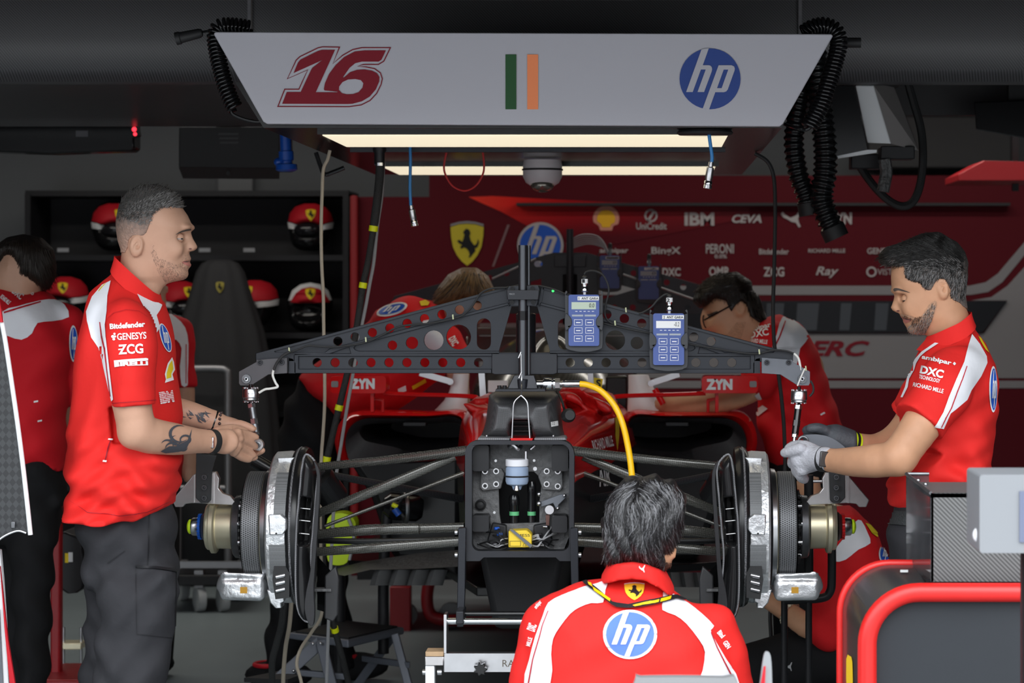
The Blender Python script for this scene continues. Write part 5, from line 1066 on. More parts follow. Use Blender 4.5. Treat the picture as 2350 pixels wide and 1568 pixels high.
# ================================================================ set-up trusses with load cells and hand-held readers
def meter(c, px, py, wd, ht, Y, k, label, tagtxt, lcdm, val, dim=False, grp='blue force readers'):
    """hand-held reader clipped to a truss; px,py upper left corner of the holster"""
    t = thing('force_reader', label, 'meter', P(px+wd/2, py+ht, Y), grp)
    X = lambda a: px+a*wd; Z = lambda b: py+b*ht
    hol = sm2([(X(0), Z(0)), (X(.06), Z(0)), (X(.075), Z(.06)), (X(.93), Z(.06)), (X(.94), Z(0)), (X(1), Z(0)), (X(1), Z(.3)), (X(1), Z(.86)), (X(.93), Z(.95)), (X(.75), Z(.985)), (X(.5), Z(1)), (X(.25), Z(.985)), (X(.07), Z(.95)), (X(0), Z(.86)), (X(0), Z(.3))], 3)
    MB().pp(hol, Y, .035).build('holster', mat('holster_black', (.035, .037, .042, 1), .55), t, bevel=.003)
    bd = MB().pp(rrect(X(.09), Z(.04), X(.91), Z(.90), 5*k), Y-.012, .03).build('reader_body', 'meter_blue' if not dim else 'meter_blue', t, bevel=.003)
    for s in (0, 1):
        MB().pp(sm2([(X(s), Z(.36)), (X(.14 if not s else .86), Z(.42)), (X(.18 if not s else .82), Z(.50)), (X(.14 if not s else .86), Z(.58)), (X(s), Z(.63))], 4), Y-.018, .02).build('holster_ear', 'holster_black', t, bevel=.002)
    Yf = Y-.0125
    def fl(vf, nm, m): flat_art(vf, Yf-.0006, nm, m, bd)
    R = lambda a, b, c_, d: art([(X(a), Z(b)), (X(c_), Z(b)), (X(c_), Z(d)), (X(a), Z(d))])
    fl(R(.33, .07, .90, .135), 'name_label', 'label_white'); flat_art(text2(tagtxt, (X(.36), Z(.082), X(.885), Z(.125)), bold=.02), Yf-.0012, 'label_lettering', 'black_print', bd)
    fl(R(.17, .165, .82, .285), 'display', lcdm); flat_art(text2(val, (X(.64), Z(.185), X(.78), Z(.255)), shear=.1), Yf-.0012, 'display_digits', 'black_print', bd)
    for q in range(5): fl(R(.27+q*.11, .315, .33+q*.11, .325), 'legend', 'white_print')
    fl(R(.18, .375, .48, .405), 'slot', mat('slot_grey', (.35, .38, .42, 1), .5)); fl(R(.52, .375, .82, .405), 'slot', 'slot_grey')
    if not dim:
        for i in range(3):
            for j in range(2):
                x0 = .24+j*.30; y0 = .455+i*.135
                flat_art(ring([(X(x0), Z(y0)), (X(x0+.22), Z(y0)), (X(x0+.22), Z(y0+.10)), (X(x0), Z(y0+.10))], .9*k), Yf-.0006, 'key', 'white_print', bd)
                fl(R(x0+.05, y0+.045, x0+.17, y0+.06), 'key_legend', 'white_print')
    cx = X(.52); xx, zz1 = P(cx, 0, Y+.005).x, P(0, Z(.04), Y+.005).z; u = L(1, Y)*k
    MB().lathe([(6*u, 0), (6*u, 6*u), (8*u, 8*u), (8*u, 16*u), (6.5*u, 18*u), (6.5*u, 22*u), (7.5*u, 24*u), (7.5*u, 34*u)], (xx, Y+.005, zz1), (0, 0, 1), 20).build('plug_barrel', 'chrome' if not dim else 'dark_steel', t)
    MB().lathe([(7.6*u, 26*u), (7.6*u, 36*u)], (xx, Y+.005, zz1), (0, 0, 1), 20).build('plug_label', 'label_white' if not dim else 'black_rubber', t)
    MB().lathe([(6.5*u, 36*u), (6.5*u, 41*u), (2.5*u, 44*u)], (xx, Y+.005, zz1), (0, 0, 1), 20).build('plug_boot', 'black_rubber', t)
    return t, (cx, Z(.04)-43*k)
YG = -.22
gt = thing('setup_truss', 'black drilled truss on a steel pole over the nose, holding two lit blue readers', 'truss', P(1200, 895, YG))
g3 = lambda pts: zz(pts, .29336, 520, 540)
MX = 1203.5
def both(pts): return pts, [(2*MX-a, b) for a, b in pts]
Lt = [(587, 811), (1160, 659), (1168, 656)]
outer = [(587, 811), (1160, 659), (1247, 659), (1820, 811), (1820, 829), (1750, 829), (1732, 838), (1732, 857), (675, 857), (675, 838), (657, 829), (587, 829)]
holes = [[(1174, 704), (1233, 704), (1263, 809), (1144, 809)]]
for x, y, r in [(870, 830, 36), (1005, 797, 36), (1140, 762, 36), (1277, 727, 36), (1412, 690, 36), (1548, 653, 36), (1685, 620, 36), (1822, 583, 36), (1960, 550, 36), (1297, 862, 37), (1450, 843, 48), (1620, 822, 77), (1815, 797, 97)]+[(708+k*140.4, 997, 36) for k in range(10)]:
    a, b = g3([(x, y)])[0]; r *= .29336
    for q in both([(a, b)]): holes.append(circ(q[0][0], q[0][1], r, 20))
slot = [(1110.5+16*math.cos(t), 747+16*math.sin(t)) for t in np.linspace(math.pi, 2*math.pi, 12)]+[(1110.5+16*math.cos(t), 787+16*math.sin(t)) for t in np.linspace(0, math.pi, 12)]
for q in both(slot): holes.append(q)
web = MB().pp(outer, YG+.008, .014, holes).build('web_plate', 'anodised', gt, smooth=0, bevel=.0012, seg=1)
def bar(pts, th=0, name='flange'):
    for q in both(pts): MB().pp(q, YG, .03).build(name, 'anodised', gt, smooth=0, bevel=.0012, seg=1)
bar([(587, 811), (1160, 659), (1163, 664), (630, 806), (632, 809), (745, 809), (757, 800), (1168, 694), (1169, 700), (800, 797), (757, 812), (675, 816), (675, 829), (587, 829)])
bar([(1158, 659), (1165, 657), (1172, 696), (1168, 704), (1163, 690)])
bar([(815, 806), (828, 797), (1158, 712), (1144, 809), (812, 811)][:0] or [(818, 812), (1146, 812), (1146, 806), (823, 806), (815, 803), (812, 799), (818, 790), (800, 794), (805, 812)])
bar([(675, 812), (1203.5, 809), (1203.5, 818), (685, 818), (685, 847), (1128, 847), (1128, 857), (675, 857)])
MB().pp([(1128, 812), (1279, 812), (1279, 857), (1270, 860), (1135, 860), (1128, 857)], YG-.004, .036).build('centre_block', 'anodised_dark', gt, bevel=.002)
# pole with clamps
cx = P(1203, 0, YG-.03).x; pz = lambda y: P(0, y, YG-.03).z; u = L(1, YG)
MB().lathe([(10*u, pz(890)), (10*u, pz(563)), (8.6*u, pz(563)), (8.6*u, pz(570))], (cx-.004, YG-.03, 0), (0, 0, 1), 28).build('pole', mat('pole_steel', (.10, .105, .115, 1), .3, metal=.85), gt)
MB().lathe([(5*u, pz(890)), (5*u, pz(563))], (cx+9*u, YG-.01, 0), (0, 0, 1), 16).build('guide_rod', 'pole_steel', gt)
MB().pp([(1162, 666), (1238, 666), (1236, 688), (1164, 688)], YG-.055, .06).build('clamp_block', 'anodised_dark', gt, bevel=.002)
MB().pp([(1166, 657), (1236, 655), (1240, 667), (1162, 667)], YG-.03, .04).build('clamp_cap', 'anodised', gt, bevel=.002); MB().pp([(1166, 688), (1236, 688), (1232, 702), (1170, 702)], YG-.03, .04).build('clamp_cap', 'anodised', gt, bevel=.002)
for x, y in ((1176, 662), (1222, 662), (1175, 694), (1224, 694)): MB().lathe([(3*u, -.003), (3*u, -.008), (5.2*u, -.008), (5.2*u, 0)], P(x, y, YG-.03), (0, 1, 0), 16).build('clamp_bolt', 'black_gloss', gt)
flat_art(text2('MACO', (1169, 673, 1181, 677)), YG-.0565, 'clamp_mark', 'cord_grey', gt)
MB().lathe([(11.5*u, pz(735)), (11.5*u, pz(714))], (cx-.004, YG-.03, 0), (0, 0, 1), 24).build('pole_collar', 'black_gloss', gt)
MB().lathe([(23*u, pz(812)), (23*u, pz(722)), (19*u, pz(720))], (cx+.002, YG+.03, 0), (0, 0, 1), 32).build('rear_cylinder', 'black_gloss', gt)
MB().pp([(1138, 893), (1250, 893), (1252, 899), (1136, 899)], YG-.10, .16).build('base_plate', 'anodised_dark', gt, bevel=.001)
MB().loft([[P(x, 893, YG+dy) for x, dy in ((1164, -.05), (1236, -.05), (1236, .06), (1164, .06))], [P(x, 861, YG+dy) for x, dy in ((1180, -.04), (1226, -.04), (1226, .05), (1180, .05))]], True, True).build('base_cone', 'anodised_dark', gt, bevel=.002)
MB().lathe([(12.5*u, pz(895)), (12.5*u, pz(871)), (11*u, pz(870))], (cx-.004, YG-.04, 0), (0, 0, 1), 24).build('pole_socket', 'anodised', gt)
for x in (1146, 1158, 1238): MB().lathe([(5*u, 0), (5*u, 8*u), (2*u, 8*u)], P(x, 893, YG-.06), (0, 0, 1), 14).build('base_bolt', 'black_gloss', gt)
for pts in ([(1196, 808), (1190, 822)], [(1196, 812), (1197, 880), (1196, 908)], [(1197, 855), (1191, 868)], [(1196, 908), (1180, 925), (1177, 960), (1175, 1006)], [(1196, 908), (1210, 925), (1213, 960), (1216, 1006)]):
    MB().tube(catmull([P(a, b, YG-.085-(.07 if b > 900 else 0)) for a, b in pts], 6), L(1.6, YG), 8).build('wire_fork', 'steel', gt)
# end brackets, load cells and adjustable links
for sgn in (0, 1):
    fxp = (lambda a: 2*MX-a) if sgn else (lambda a: a); FP = lambda pts: [(fxp(a), b) for a, b in pts]
    MB().pp(FP([(548, 853), (588, 831), (588, 826), (659, 821), (659, 857), (616, 860), (577, 885), (551, 885), (548, 880)]), YG-.018, .02).build('end_bracket', 'grey_plate' if sgn else mat('bracket_dark', (.075, .072, .078, 1), .5, metal=.3, noise=.2, scale=16), gt, bevel=.001)
    for x, y, r in ((597, 832, 6), (647, 832, 6)): MB().lathe([(L(2, 0), -.001), (L(3, 0), -.005), (L(r, 0), -.005), (L(r, 0), 0)], P(fxp(x), y, YG-.018), (0, 1, 0), 18).build('bracket_bolt', 'anodised_dark', gt)
    MB().lathe([(L(5, 0), -.010), (L(5, 0), -.006), (L(10, 0), -.006), (L(10.5, 0), 0)], P(fxp(566), 870, YG-.018), (0, 1, 0), 24).build('pivot_washer', 'dark_steel', gt)
    MB().lathe([(L(2, 0), -.010), (L(5, 0), -.014), (L(5, 0), -.008)], P(fxp(566), 870, YG-.018), (0, 1, 0), 18).build('pivot_bolt', 'chrome', gt)
    MB().pp(FP([(663, 822), (672, 824), (678, 834), (678, 857), (662, 857)]), YG, .03).build('end_cheek', 'anodised', gt)
    Yc = YG-.02; ox = 0 if not sgn else 2; top = P(fxp(575)+ox, 890, Yc); u2 = L(1, Yc)
    lk = thing('load_link', ('steel load cell link under the %s truss end, steadied by %s') % (('left', 'bare hands') if not sgn else ('right', 'gloved hands')), 'load cell', P(fxp(592), 1030, Yc), 'load cell links of the front truss')
    yc0, yc1 = (892, 921) if not sgn else (897, 924)
    A = P(fxp(575)+ox, yc0, Yc); B = P(fxp(576)+ox, yc1, Yc)
    MB().lathe([(17*u2, 0), (18.5*u2, 2*u2), (19*u2, 20*u2), (17*u2, 22*u2), (18*u2, 25*u2), (17*u2, 27*u2)], A, B-A, 36).build('load_cell', 'steel', lk)
    for k in range(10):
        a = 2*math.pi*k/10; c = Vector((16*u2*math.cos(a), 16*u2*math.sin(a), 0)); MB().cyl(A+c+Vector((0, 0, 3*u2)), A+c, 2.2*u2, 8).build('cell_screw', 'steel', lk); MB().cyl(B+c, B+c-Vector((0, 0, 2.5*u2)), 2.2*u2, 8).build('cell_screw', 'steel', lk)
    MB().cyl(A+Vector((0, 0, 10*u2)), A, 4*u2, 12).build('cell_stud', 'black_gloss', lk)
    flat_art(text2('burster', (fxp(576)-7, yc0+9, fxp(576)+7, yc0+13)), Yc-19.6*u2, 'cell_marking', 'black_print', lk)
    E = P(592, 1021, Yc-.03) if not sgn else P(1821, 1026, Yc-.03); S0 = B-Vector((0, 0, 2*u2)); dv = (E-S0); ln = dv.length; d = dv.normalized()
    rod = 'dark_steel' if not sgn else 'black_gloss'
    MB().cyl(S0, S0+d*ln*.1, 6*u2, 12).build('stud', 'black_gloss', lk)
    MB().lathe([(9.5*u2, 0), (9.5*u2, ln*.09)], S0+d*ln*.05, d, 6).build('lock_nut', 'steel', lk, smooth=20)
    MB().lathe([(8*u2, 0), (8*u2, ln*.30)], S0+d*ln*.13, d, 20).build('turnbuckle', rod, lk); MB().lathe([(9*u2, 0), (9*u2, ln*.13)], S0+d*ln*.40, d, 6).build('turnbuckle_hex', 'steel' if not sgn else rod, lk, smooth=20)
    MB().lathe([(8*u2, 0), (8*u2, ln*.20)], S0+d*ln*.52, d, 20).build('turnbuckle', rod, lk); MB().lathe([(8*u2, 0), (8*u2, ln*.08)], S0+d*ln*.70, d, 6).build('lock_nut', 'steel', lk, smooth=20)
    MB().cyl(S0+d*ln*.78, S0+d*ln*.92, 4.5*u2, 14).build('shank', 'steel', lk)
    MB().lathe([(7.5*u2, -6*u2), (12.5*u2, -6*u2), (14*u2, -4*u2), (14*u2, 4*u2), (12.5*u2, 6*u2), (7.5*u2, 6*u2), (7.5*u2, -6*u2)], E, (0, 1, 0), 32).build('rod_eye', 'alu_machined', lk)
    MB().lathe([(5*u2, -7*u2), (7.5*u2, -6*u2), (7.5*u2, 6*u2), (5*u2, 7*u2), (5*u2, -7*u2)], E, (0, 1, 0), 24).build('eye_bush', 'dark_steel', lk)
# cable runs of the front truss
YK = YG-.015
def cab(pts, m='black_rubber', r=2.2, Y=YK, nm='cable'): return MB().tube(catmull([P(a, b, Y) for a, b in pts], 8), L(r, Y), 8).build(nm, m, gt)
cab([(1192, 655), (1165, 660), (1130, 662), (1105, 672), (1092, 690), (1080, 708), (1062, 724)]); cab([(1062, 724), (1040, 732), (990, 742), (940, 746), (910, 752), (880, 768), (845, 784), (810, 792), (760, 797), (710, 794), (690, 800), (665, 810)])
cab([(665, 808), (648, 818), (635, 834), (628, 850)], 'black_rubber', 3.2, YK-.02); cab([(628, 848), (626, 862), (632, 878), (637, 888), (622, 892), (608, 894), (594, 902)], 'cord_white', 2.8, YK-.02)
cab([(1210, 656), (1240, 657), (1270, 664), (1300, 676)], 'black_rubber', 2); cab([(1378, 740), (1400, 746), (1440, 755), (1480, 763), (1498, 766)], 'black_rubber', 2.4)
cab([(1580, 790), (1640, 800), (1700, 810), (1740, 812), (1775, 804), (1805, 806), (1822, 812)], 'black_rubber', 2.2); cab([(1822, 811), (1832, 822), (1836, 838), (1838, 850)], 'cord_white', 2.8); cab([(1847, 846), (1838, 866), (1830, 886)], 'cord_white', 1.8, YK-.035); cab([(1860, 874), (1866, 886), (1866, 900), (1858, 910)], 'black_rubber', 2.6); 
for x, y in ((664, 806), (840, 782), (1040, 730), (1437, 714), (1412, 744), (1743, 810), (1850, 848)):
    MB().cyl(P(x-1, y-8, YK-.01), P(x, y+3, YK-.01), L(1.8, YK), 8).build('cable_tie', mat('tie_green', (.55, .58, .35, 1), .5), gt)
MB().sphere(P(1269, 668, YG), L(3, 0), 10).build('status_light', mat('green_led', (.05, 1.0, .15, 1), .4, emit=1.5), gt)
m1, e1 = meter(None, 1297, 671, 86, 137, YG-.03, 1.0, 'blue reader nearest the pole on the front truss, dark grey screen lit green', '1  ANT GARA', 'lcd', '0.0')
m2, e2 = meter(None, 1491, 714, 87, 138, YG-.03, 1.0, 'blue reader on the right of the front truss with a pale washed-out screen', '2  ANT GARA', 'label_white', '-0.2')
flat_art(text2('1', (1336, 641, 1342, 649), bold=.02), YG-.037, 'plug_number', 'black_print', m1); flat_art(text2('2', (1530, 685, 1537, 693), bold=.02), YG-.037, 'plug_number', 'black_print', m2)
cab([(1341, 630), (1346, 624), (1362, 622), (1382, 630), (1394, 650), (1397, 670), (1390, 700), (1388, 720), (1395, 736), (1412, 746)], 'black_rubber', 2.2)
cab([(1534, 676), (1525, 677), (1510, 688), (1495, 705), (1478, 716), (1466, 720)], 'black_rubber', 2.2)
# hydraulic coupling and yellow hose
hy = thing('hydraulic_hose', 'yellow hydraulic hose with steel coupling curving down from the truss base', 'hose', P(1320, 880, YG-.05))
Yh = YG-.06; A = P(1232, 881, Yh); ux = Vector((1, 0, 0)); k = lambda a: L(a, Yh)
MB().lathe([(k(8), 0), (k(8), k(14)), (k(13), k(15)), (k(14), k(18)), (k(14), k(34)), (k(10), k(36)), (k(13), k(38)), (k(13), k(42)), (k(10), k(43))], A, ux, 28).build('quick_coupler', 'chrome', hy)
MB().lathe([(k(13.5), 0), (k(13.5), k(11))], A+ux*k(42), ux, 6).build('coupler_nut', 'steel', hy, smooth=20)
MB().lathe([(k(5), 0), (k(5), k(6)), (k(7.5), k(6)), (k(7.5), k(11)), (k(7), k(12)), (k(8.5), k(13)), (k(8.5), k(46)), (k(7), k(47))], A+ux*k(52), ux, 24).build('crimp_ferrule', 'chrome', hy)
MB().tube(catmull([P(1324, 881, Yh), P(1350, 884, Yh), P(1380, 898, Yh), P(1408, 928, Yh-.01), P(1428, 970, Yh-.02), P(1442, 1030, Yh-.05), P(1450, 1090, Yh-.08), P(1454, 1160, Yh-.12), P(1458, 1300, Yh-.18), P(1462, 1500, Yh-.2), P(1465, 1800, Yh-.2), P(1470, 2000, Yh-.2)], 8), L(7.2, Yh), 14).build('hose', 'hose_yellow', hy)
# rear truss seen out of focus behind the car
YRG = 3.3; rt2 = thing('setup_truss', 'second black drilled truss out of focus over the rear of the car', 'truss', P(1308, 800, YRG))
RX = 1308
ro = [(900, 690), (905, 680), (1270, 580), (1346, 580), (1600, 652), (1720, 690), (1720, 702), (1665, 720), (955, 720), (900, 702)]
rh = []
for k in range(7):
    for s in (-1, 1):
        rh.append(circ(RX+s*(70+k*38), 606+k*10.6, 7, 14)); rh.append(circ(RX+s*(60+k*42), 706, 7, 14))
for s in (-1, 1): rh.append([(RX+s*66, 640), (RX+s*150, 664), (RX+s*66, 690)])
MB().pp(ro, YRG, .03, rh).build('web_plate', 'anodised_dark', rt2, smooth=0, bevel=.001, seg=1)
MB().pp([(1272, 585), (1344, 585), (1344, 612), (1272, 612)], YRG-.03, .06).build('clamp_block', 'anodised_dark', rt2, bevel=.002)
MB().cyl(P(RX, 800, YRG-.03), P(RX, 526, YRG-.03), L(8, YRG), 20).build('pole', 'anodised_dark', rt2); MB().cyl(P(RX, 745, YRG), P(RX, 630, YRG), L(17, YRG), 20).build('rear_cylinder', 'black_gloss', rt2)
flat_art(art(circ(1233, 606, 7, 18)), YRG-.002, 'round_sticker', mat('pale_blue', (.45, .5, .62, 1), .5), rt2)
MB().tube([P(1130, 640, YRG-.01), P(1230, 594, YRG-.01)], L(2.5, YRG)).build('cable', 'cord_grey', rt2); MB().tube([P(1430, 630, YRG-.01), P(1600, 690, YRG-.01)], L(2.5, YRG)).build('cable', 'cord_grey', rt2)
for s in (-1, 1): MB().cyl(P(RX+s*390, 700, YRG+.01), P(RX+s*380, 800, YRG+.01), L(5, YRG), 12).build('load_link', 'dark_steel', rt2)
for i in range(6):
    a = i*9; MB().tube(catmull([P(1300, 560+i*3, YRG-.02), P(1330+a*.4, 540+i*4, YRG-.02), P(1365+a*.5, 540+i*6, YRG-.02), P(1385+a*.3, 556+i*7, YRG-.02), P(1398+a*.1, 586+i*3, YRG-.02)], 6), L(1.8, YRG), 6).build('clear_hose', 'cord_grey', rt2)
meter(None, 1372, 583, 54, 88, YRG-.05, .66, 'out-of-focus blue reader on the rear truss, nearer its pole', '', 'lcd', '0.0', True) if False else None
meter(None, 1372, 583, 54, 88, YRG-.05, .66, 'out-of-focus blue reader on the rear truss, nearer its pole', '1', 'slot_grey', '0', True)
meter(None, 1460, 608, 57, 88, YRG-.05, .66, 'out-of-focus blue reader on the rear truss, further right and lower', '2', 'slot_grey', '0', True)
# ================================================================ people
def W2(pts, Y): return polyxz(pts, Y)
def zrow(rows, Y):
    """rows of (pixel y, half width) -> ascending z table"""
    r = sorted([(P(0, y, Y).z, w) for y, w in rows]); return ([a for a, b in r], [b for a, b in r])
def person(name, label, x, y, Y, grp=None):
    v = P(x, y, Y); return thing('person', label, 'person', (v.x, v.y, 0.0), grp)
def in_poly(p, poly):
    x, y = p; c = False; n = len(poly)
    for i in range(n):
        (a, b), (d, e) = poly[i], poly[i-1]
        if (b > y) != (e > y) and x < (d-a)*(y-b)/(e-b)+a: c = not c
    return c
def strands(name, bvh, region, flow, n, steps, step, r, material, parent, lift=0.0, seed=1, off=.0015, wav=0.0):
    """hairs laid over a surface; start points inside a pixel region, flow(px,py,rnd) gives the combing direction"""
    rn = random.Random(seed); xs = [a for a, b in region]; ys = [b for a, b in region]; mb = MB(); k = 0; tries = 0
    while k < n and tries < n*6:
        tries += 1
        x, y = rn.uniform(min(xs), max(xs)), rn.uniform(min(ys), max(ys))
        if not in_poly((x, y), region): continue
        pts = []; ph = rn.uniform(0, 6.3); l0 = rn.uniform(.6, 1.2)
        for i in range(steps):
            d = (P(x, y, 0)-EYE).normalized(); h, nn, _, _ = bvh.ray_cast(EYE, d)
            if h is None:
                if pts: pts.append(pts[-1]+(pts[-1]-pts[-2] if len(pts) > 1 else Vector((0, 0, 0))))
                break
            if nn.dot(d) > 0: nn = -nn
            pts.append(h+nn*(off+lift*(i/(steps-1))**1.5*l0)); fx, fy = flow(x, y, rn); w_ = wav*math.sin(ph+i*1.1)
            x += (fx-fy*w_)*step; y += (fy+fx*w_)*step
        if len(pts) < 3: continue
        rr = r*rn.uniform(.7, 1.3); mb.tube(pts, [rr*(1-.75*i/(len(pts)-1)) for i in range(len(pts))], 4, caps=False); k += 1
    return mb.build(name, material, parent, smooth=180)
def skinfade(name, col, skin, Y, y0, y1):
    m = mat(name, col, .6, bump=.4, scale=160); nt = m.node_tree; N = nt.nodes.new; K = nt.links.new
    tc = N('ShaderNodeTexCoord'); sx = N('ShaderNodeSeparateXYZ'); K(tc.outputs['Object'], sx.inputs[0])
    mr = N('ShaderNodeMapRange'); mr.inputs[1].default_value = P(0, y0, Y).z; mr.inputs[2].default_value = P(0, y1, Y).z; K(sx.outputs['Z'], mr.inputs[0])
    nz = N('ShaderNodeTexNoise'); nz.inputs['Scale'].default_value = 120; nz.inputs['Detail'].default_value = 6; K(tc.outputs['Object'], nz.inputs['Vector'])
    ad = N('ShaderNodeMath'); ad.operation = 'ADD'; K(mr.outputs[0], ad.inputs[0]); sb = N('ShaderNodeMath'); sb.operation = 'MULTIPLY_ADD'; sb.inputs[1].default_value = .9; sb.inputs[2].default_value = -.45; K(nz.outputs['Fac'], sb.inputs[0]); K(sb.outputs[0], ad.inputs[1]); ad.use_clamp = True
    mx = N('ShaderNodeMix'); mx.data_type = 'RGBA'; mx.inputs['A'].default_value = skin; mx.inputs['B'].default_value = col; K(ad.outputs[0], mx.inputs['Factor']); K(mx.outputs['Result'], nt.nodes['Principled BSDF'].inputs['Base Color'])
    return m
def folds(amp, y0, y1, Y, seed=0):
    za, zb = P(0, y1, Y).z, P(0, y0, Y).z
    def f(x, y, z):
        w = np.clip((z-za)/(zb-za), 0, 1); w = 1-w
        return amp*w*(np.sin(z*62+x*21+3*np.sin(x*13+y*9+seed))+.6*np.sin(z*105-x*34+2*np.sin(x*20+seed)))+amp*.35*np.sin(x*30+z*24+y*19+seed)
    return lambda x, y, z: f(x, y, z)
def hemx(poly, a, b, dy):
    """outline with the stretch below the hem line a-b pushed down, to be trimmed back afterwards"""
    y = lambda x: a[1]+(b[1]-a[1])*(x-a[0])/(b[0]-a[0])
    return [(p, q+dy if q >= y(p)-2 else q) for p, q in poly]
def trim(s, poly, Y, sl=None):
    X, Z = s.ax[0], s.ax[2]; g = np.array(W2(poly, Y)); c = g.mean(0)
    ylow = g[:, 1].min(); sd = poly_sd(W2(poly, Y), X, Z)
    zone = (Z < ylow+.07)[None, :]
    s.D = np.where(zone[:, None, :], np.maximum(s.D, -sd[:, None, :]), s.D).astype(np.float32)
def face(b, Y0, eye, dy, k=.008):
    for s in (-1, 1):
        c = P(eye[0], eye[1], Y0); c.y += s*dy; b.ell(c, (.016, .018, .011), k, sub=True)
def eyeballs(t, Y0, eye, dy, look, mt_skin, up0=9, lo0=-20, gz=-.12):
    for s in (-1, 1):
        c = P(eye[0], eye[1], Y0); c.y += s*dy; c.x -= look*.003
        e = MB().sphere(c, .0116, 16).build('eye', 'eye_white', t, smooth=180)
        MB().sphere(c+Vector((look*.76, s*.55, gz)).normalized()*.0064, .0057, 14).build('iris', 'iris', e, smooth=180)
        for up in (1, -1):
            secs = []
            for i in range(25):
                az = math.radians(-105+210*i/24); op = max(0, math.cos(az*.86))**.6; e0 = math.radians((up0 if up > 0 else lo0)*op-6); e1 = math.radians(88*up)
                g = math.atan2(s*.75, look); row = []
                for j in range(7):
                    el = e0+(e1-e0)*j/6; rr = .0128+.0006*(j == 0)
                    row.append(c+Vector((math.cos(el)*math.cos(g+az), math.cos(el)*math.sin(g+az), math.sin(el)))*rr)
                secs.append(row)
            MB().loft(secs, closed=False).build('eyelid', mt_skin, e, smooth=180)
# ---------------------------------------------------------------- 1. grey-haired man standing on the left
Y0 = -.50
lm = person('person', 'man with cropped grey hair and tattooed forearms standing left in red team shirt', 285, 1940, Y0)
hp = [(419, 479), (429, 493), (436, 508), (439, 522), (435, 537), (434, 560), (431, 580), (430, 598), (430, 618), (432, 629), (430, 636), (423, 642), (403, 646), (384, 651), (374, 660), (366, 676), (362, 720), (272, 690), (275, 620), (279, 590), (281, 574), (274, 552), (270, 526), (270, 506), (275, 479), (285, 459), (302, 444), (328, 432), (356, 431), (383, 439), (405, 456)]
nose = [(430, 528), (437, 534), (443.5, 549), (450, 560), (453.5, 567), (450, 573), (442, 576), (428, 577), (418, 572), (420, 550)]
lips = [(420, 582), (432, 581), (435, 587), (438.5, 594), (434, 600.5), (438.5, 608), (435, 615), (424, 619)]
HW = zrow([(425, .070), (470, .080), (520, .080), (560, .074), (600, .068), (636, .060), (650, .051), (680, .052), (720, .065)], Y0)
def lmhead(b):
    b.inflate(W2(hp, Y0), Y0, .070, .08, Wz=HW)
    b.inflate(W2(nose, Y0), Y0, .018, .017, .007); b.ell(P(437, 570, Y0)+Vector((0, -.010, 0)), (.012, .008, .008), .006); b.ell(P(437, 570, Y0)+Vector((0, .010, 0)), (.012, .008, .008), .006)
    b.inflate(W2(lips, Y0), Y0, .010, .026, .006)
    b.ell(P(431, 522, Y0)+Vector((0, -.026, 0)), (.014, .022, .008), .010); b.ell(P(431, 522, Y0)+Vector((0, .026, 0)), (.014, .022, .008), .010)
    b.ell(P(405, 572, Y0)+Vector((0, -.048, 0)), (.026, .014, .02), .016); b.ell(P(405, 572, Y0)+Vector((0, .048, 0)), (.026, .014, .02), .016)
    face(b, Y0, (422, 546), .036)
    return b
def ear(b, x, y, Y, side, w, h, tilt=.15):
    R = Matrix.Rotation(tilt, 3, 'Y') @ Matrix.Rotation(side*.25, 3, 'Z'); c = P(x, y, Y); c.y += side*.076
    b.ell(c, (w, .012, h), .003, rot=R); b.ell(c+Vector((.001, side*.013, .005)), (w*.70, .011, h*.66), .002, sub=True, rot=R); b.ell(c+Vector((.001, side*.006, -.002)), (w*.34, .006, h*.40), .003, rot=R); b.ell(c+Vector((.003, side*.010, -.004)), (w*.22, .010, h*.22), .002, sub=True, rot=R); b.ell(c+Vector((w*.2*0, side*.002, -h*.55)), (w*.5, .008, h*.35), .004)
b = SDF((P(150, 0, Y0).x, -.86, 0), (P(625, 0, Y0).x, -.12, 1.86), .012, fx=((-2, 2, .0046),), fy=((-2, 2, .0046),), fz=((.97, 1.22, .0042), (1.47, 1.9, .004)))
lmhead(b); ear(b, 327, 566, Y0, -1, .020, .031); ear(b, 327, 566, Y0, 1, .020, .031)
b.cone(P(295, 770, Y0), P(285, 1130, Y0), .095, .095, .03).cone(P(300, 755, Y0-.15), P(300, 755, Y0+.15), .045, .045, .02)
for s, dx in ((-.09, 30), (.09, -10)): b.chain([P(285, 1180, Y0+s*.55), P(275+dx, 1540, Y0+s), P(245+dx, 1880, Y0+s), P(280+dx, 1915, Y0+s)], [.052, .042, .03, .024], .01)
# near arm, wrist and hand
b.chain([P(298, 770, -.69), P(300, 900, -.705), P(313, 985, -.70)], [.056, .052, .046], .03)
b.chain([P(316, 990, -.70), P(345, 1000, -.67), P(400, 1008, -.60), P(450, 1012, -.53), P(487, 1014, -.48)], [.046, .047, .042, .033, .029], .02); b.ell(P(300, 1000, -.705), (.026, .03, .026), .02)
b.cone(P(487, 1014, -.48), P(520, 1012, -.43), .027, .024, .015).cone(P(505, 1002, -.46), P(545, 997, -.40), .019, .0145, .012).cone(P(505, 1025, -.45), P(540, 1032, -.40), .019, .0145, .012).ell(P(520, 1014, -.442), (.034, .018, .031), .012)
for ch in ([(544, 993, -.40), (566, 997, -.362), (588, 1004, -.335)], [(548, 1006, -.395), (570, 1014, -.355), (586, 1026, -.325)], [(546, 1022, -.39), (566, 1034, -.35), (582, 1046, -.325)], [(536, 1037, -.395), (556, 1050, -.36), (572, 1055, -.335)]):
    b.chain([P(*c) for c in ch], [.0115, .0105, .0088], .004)
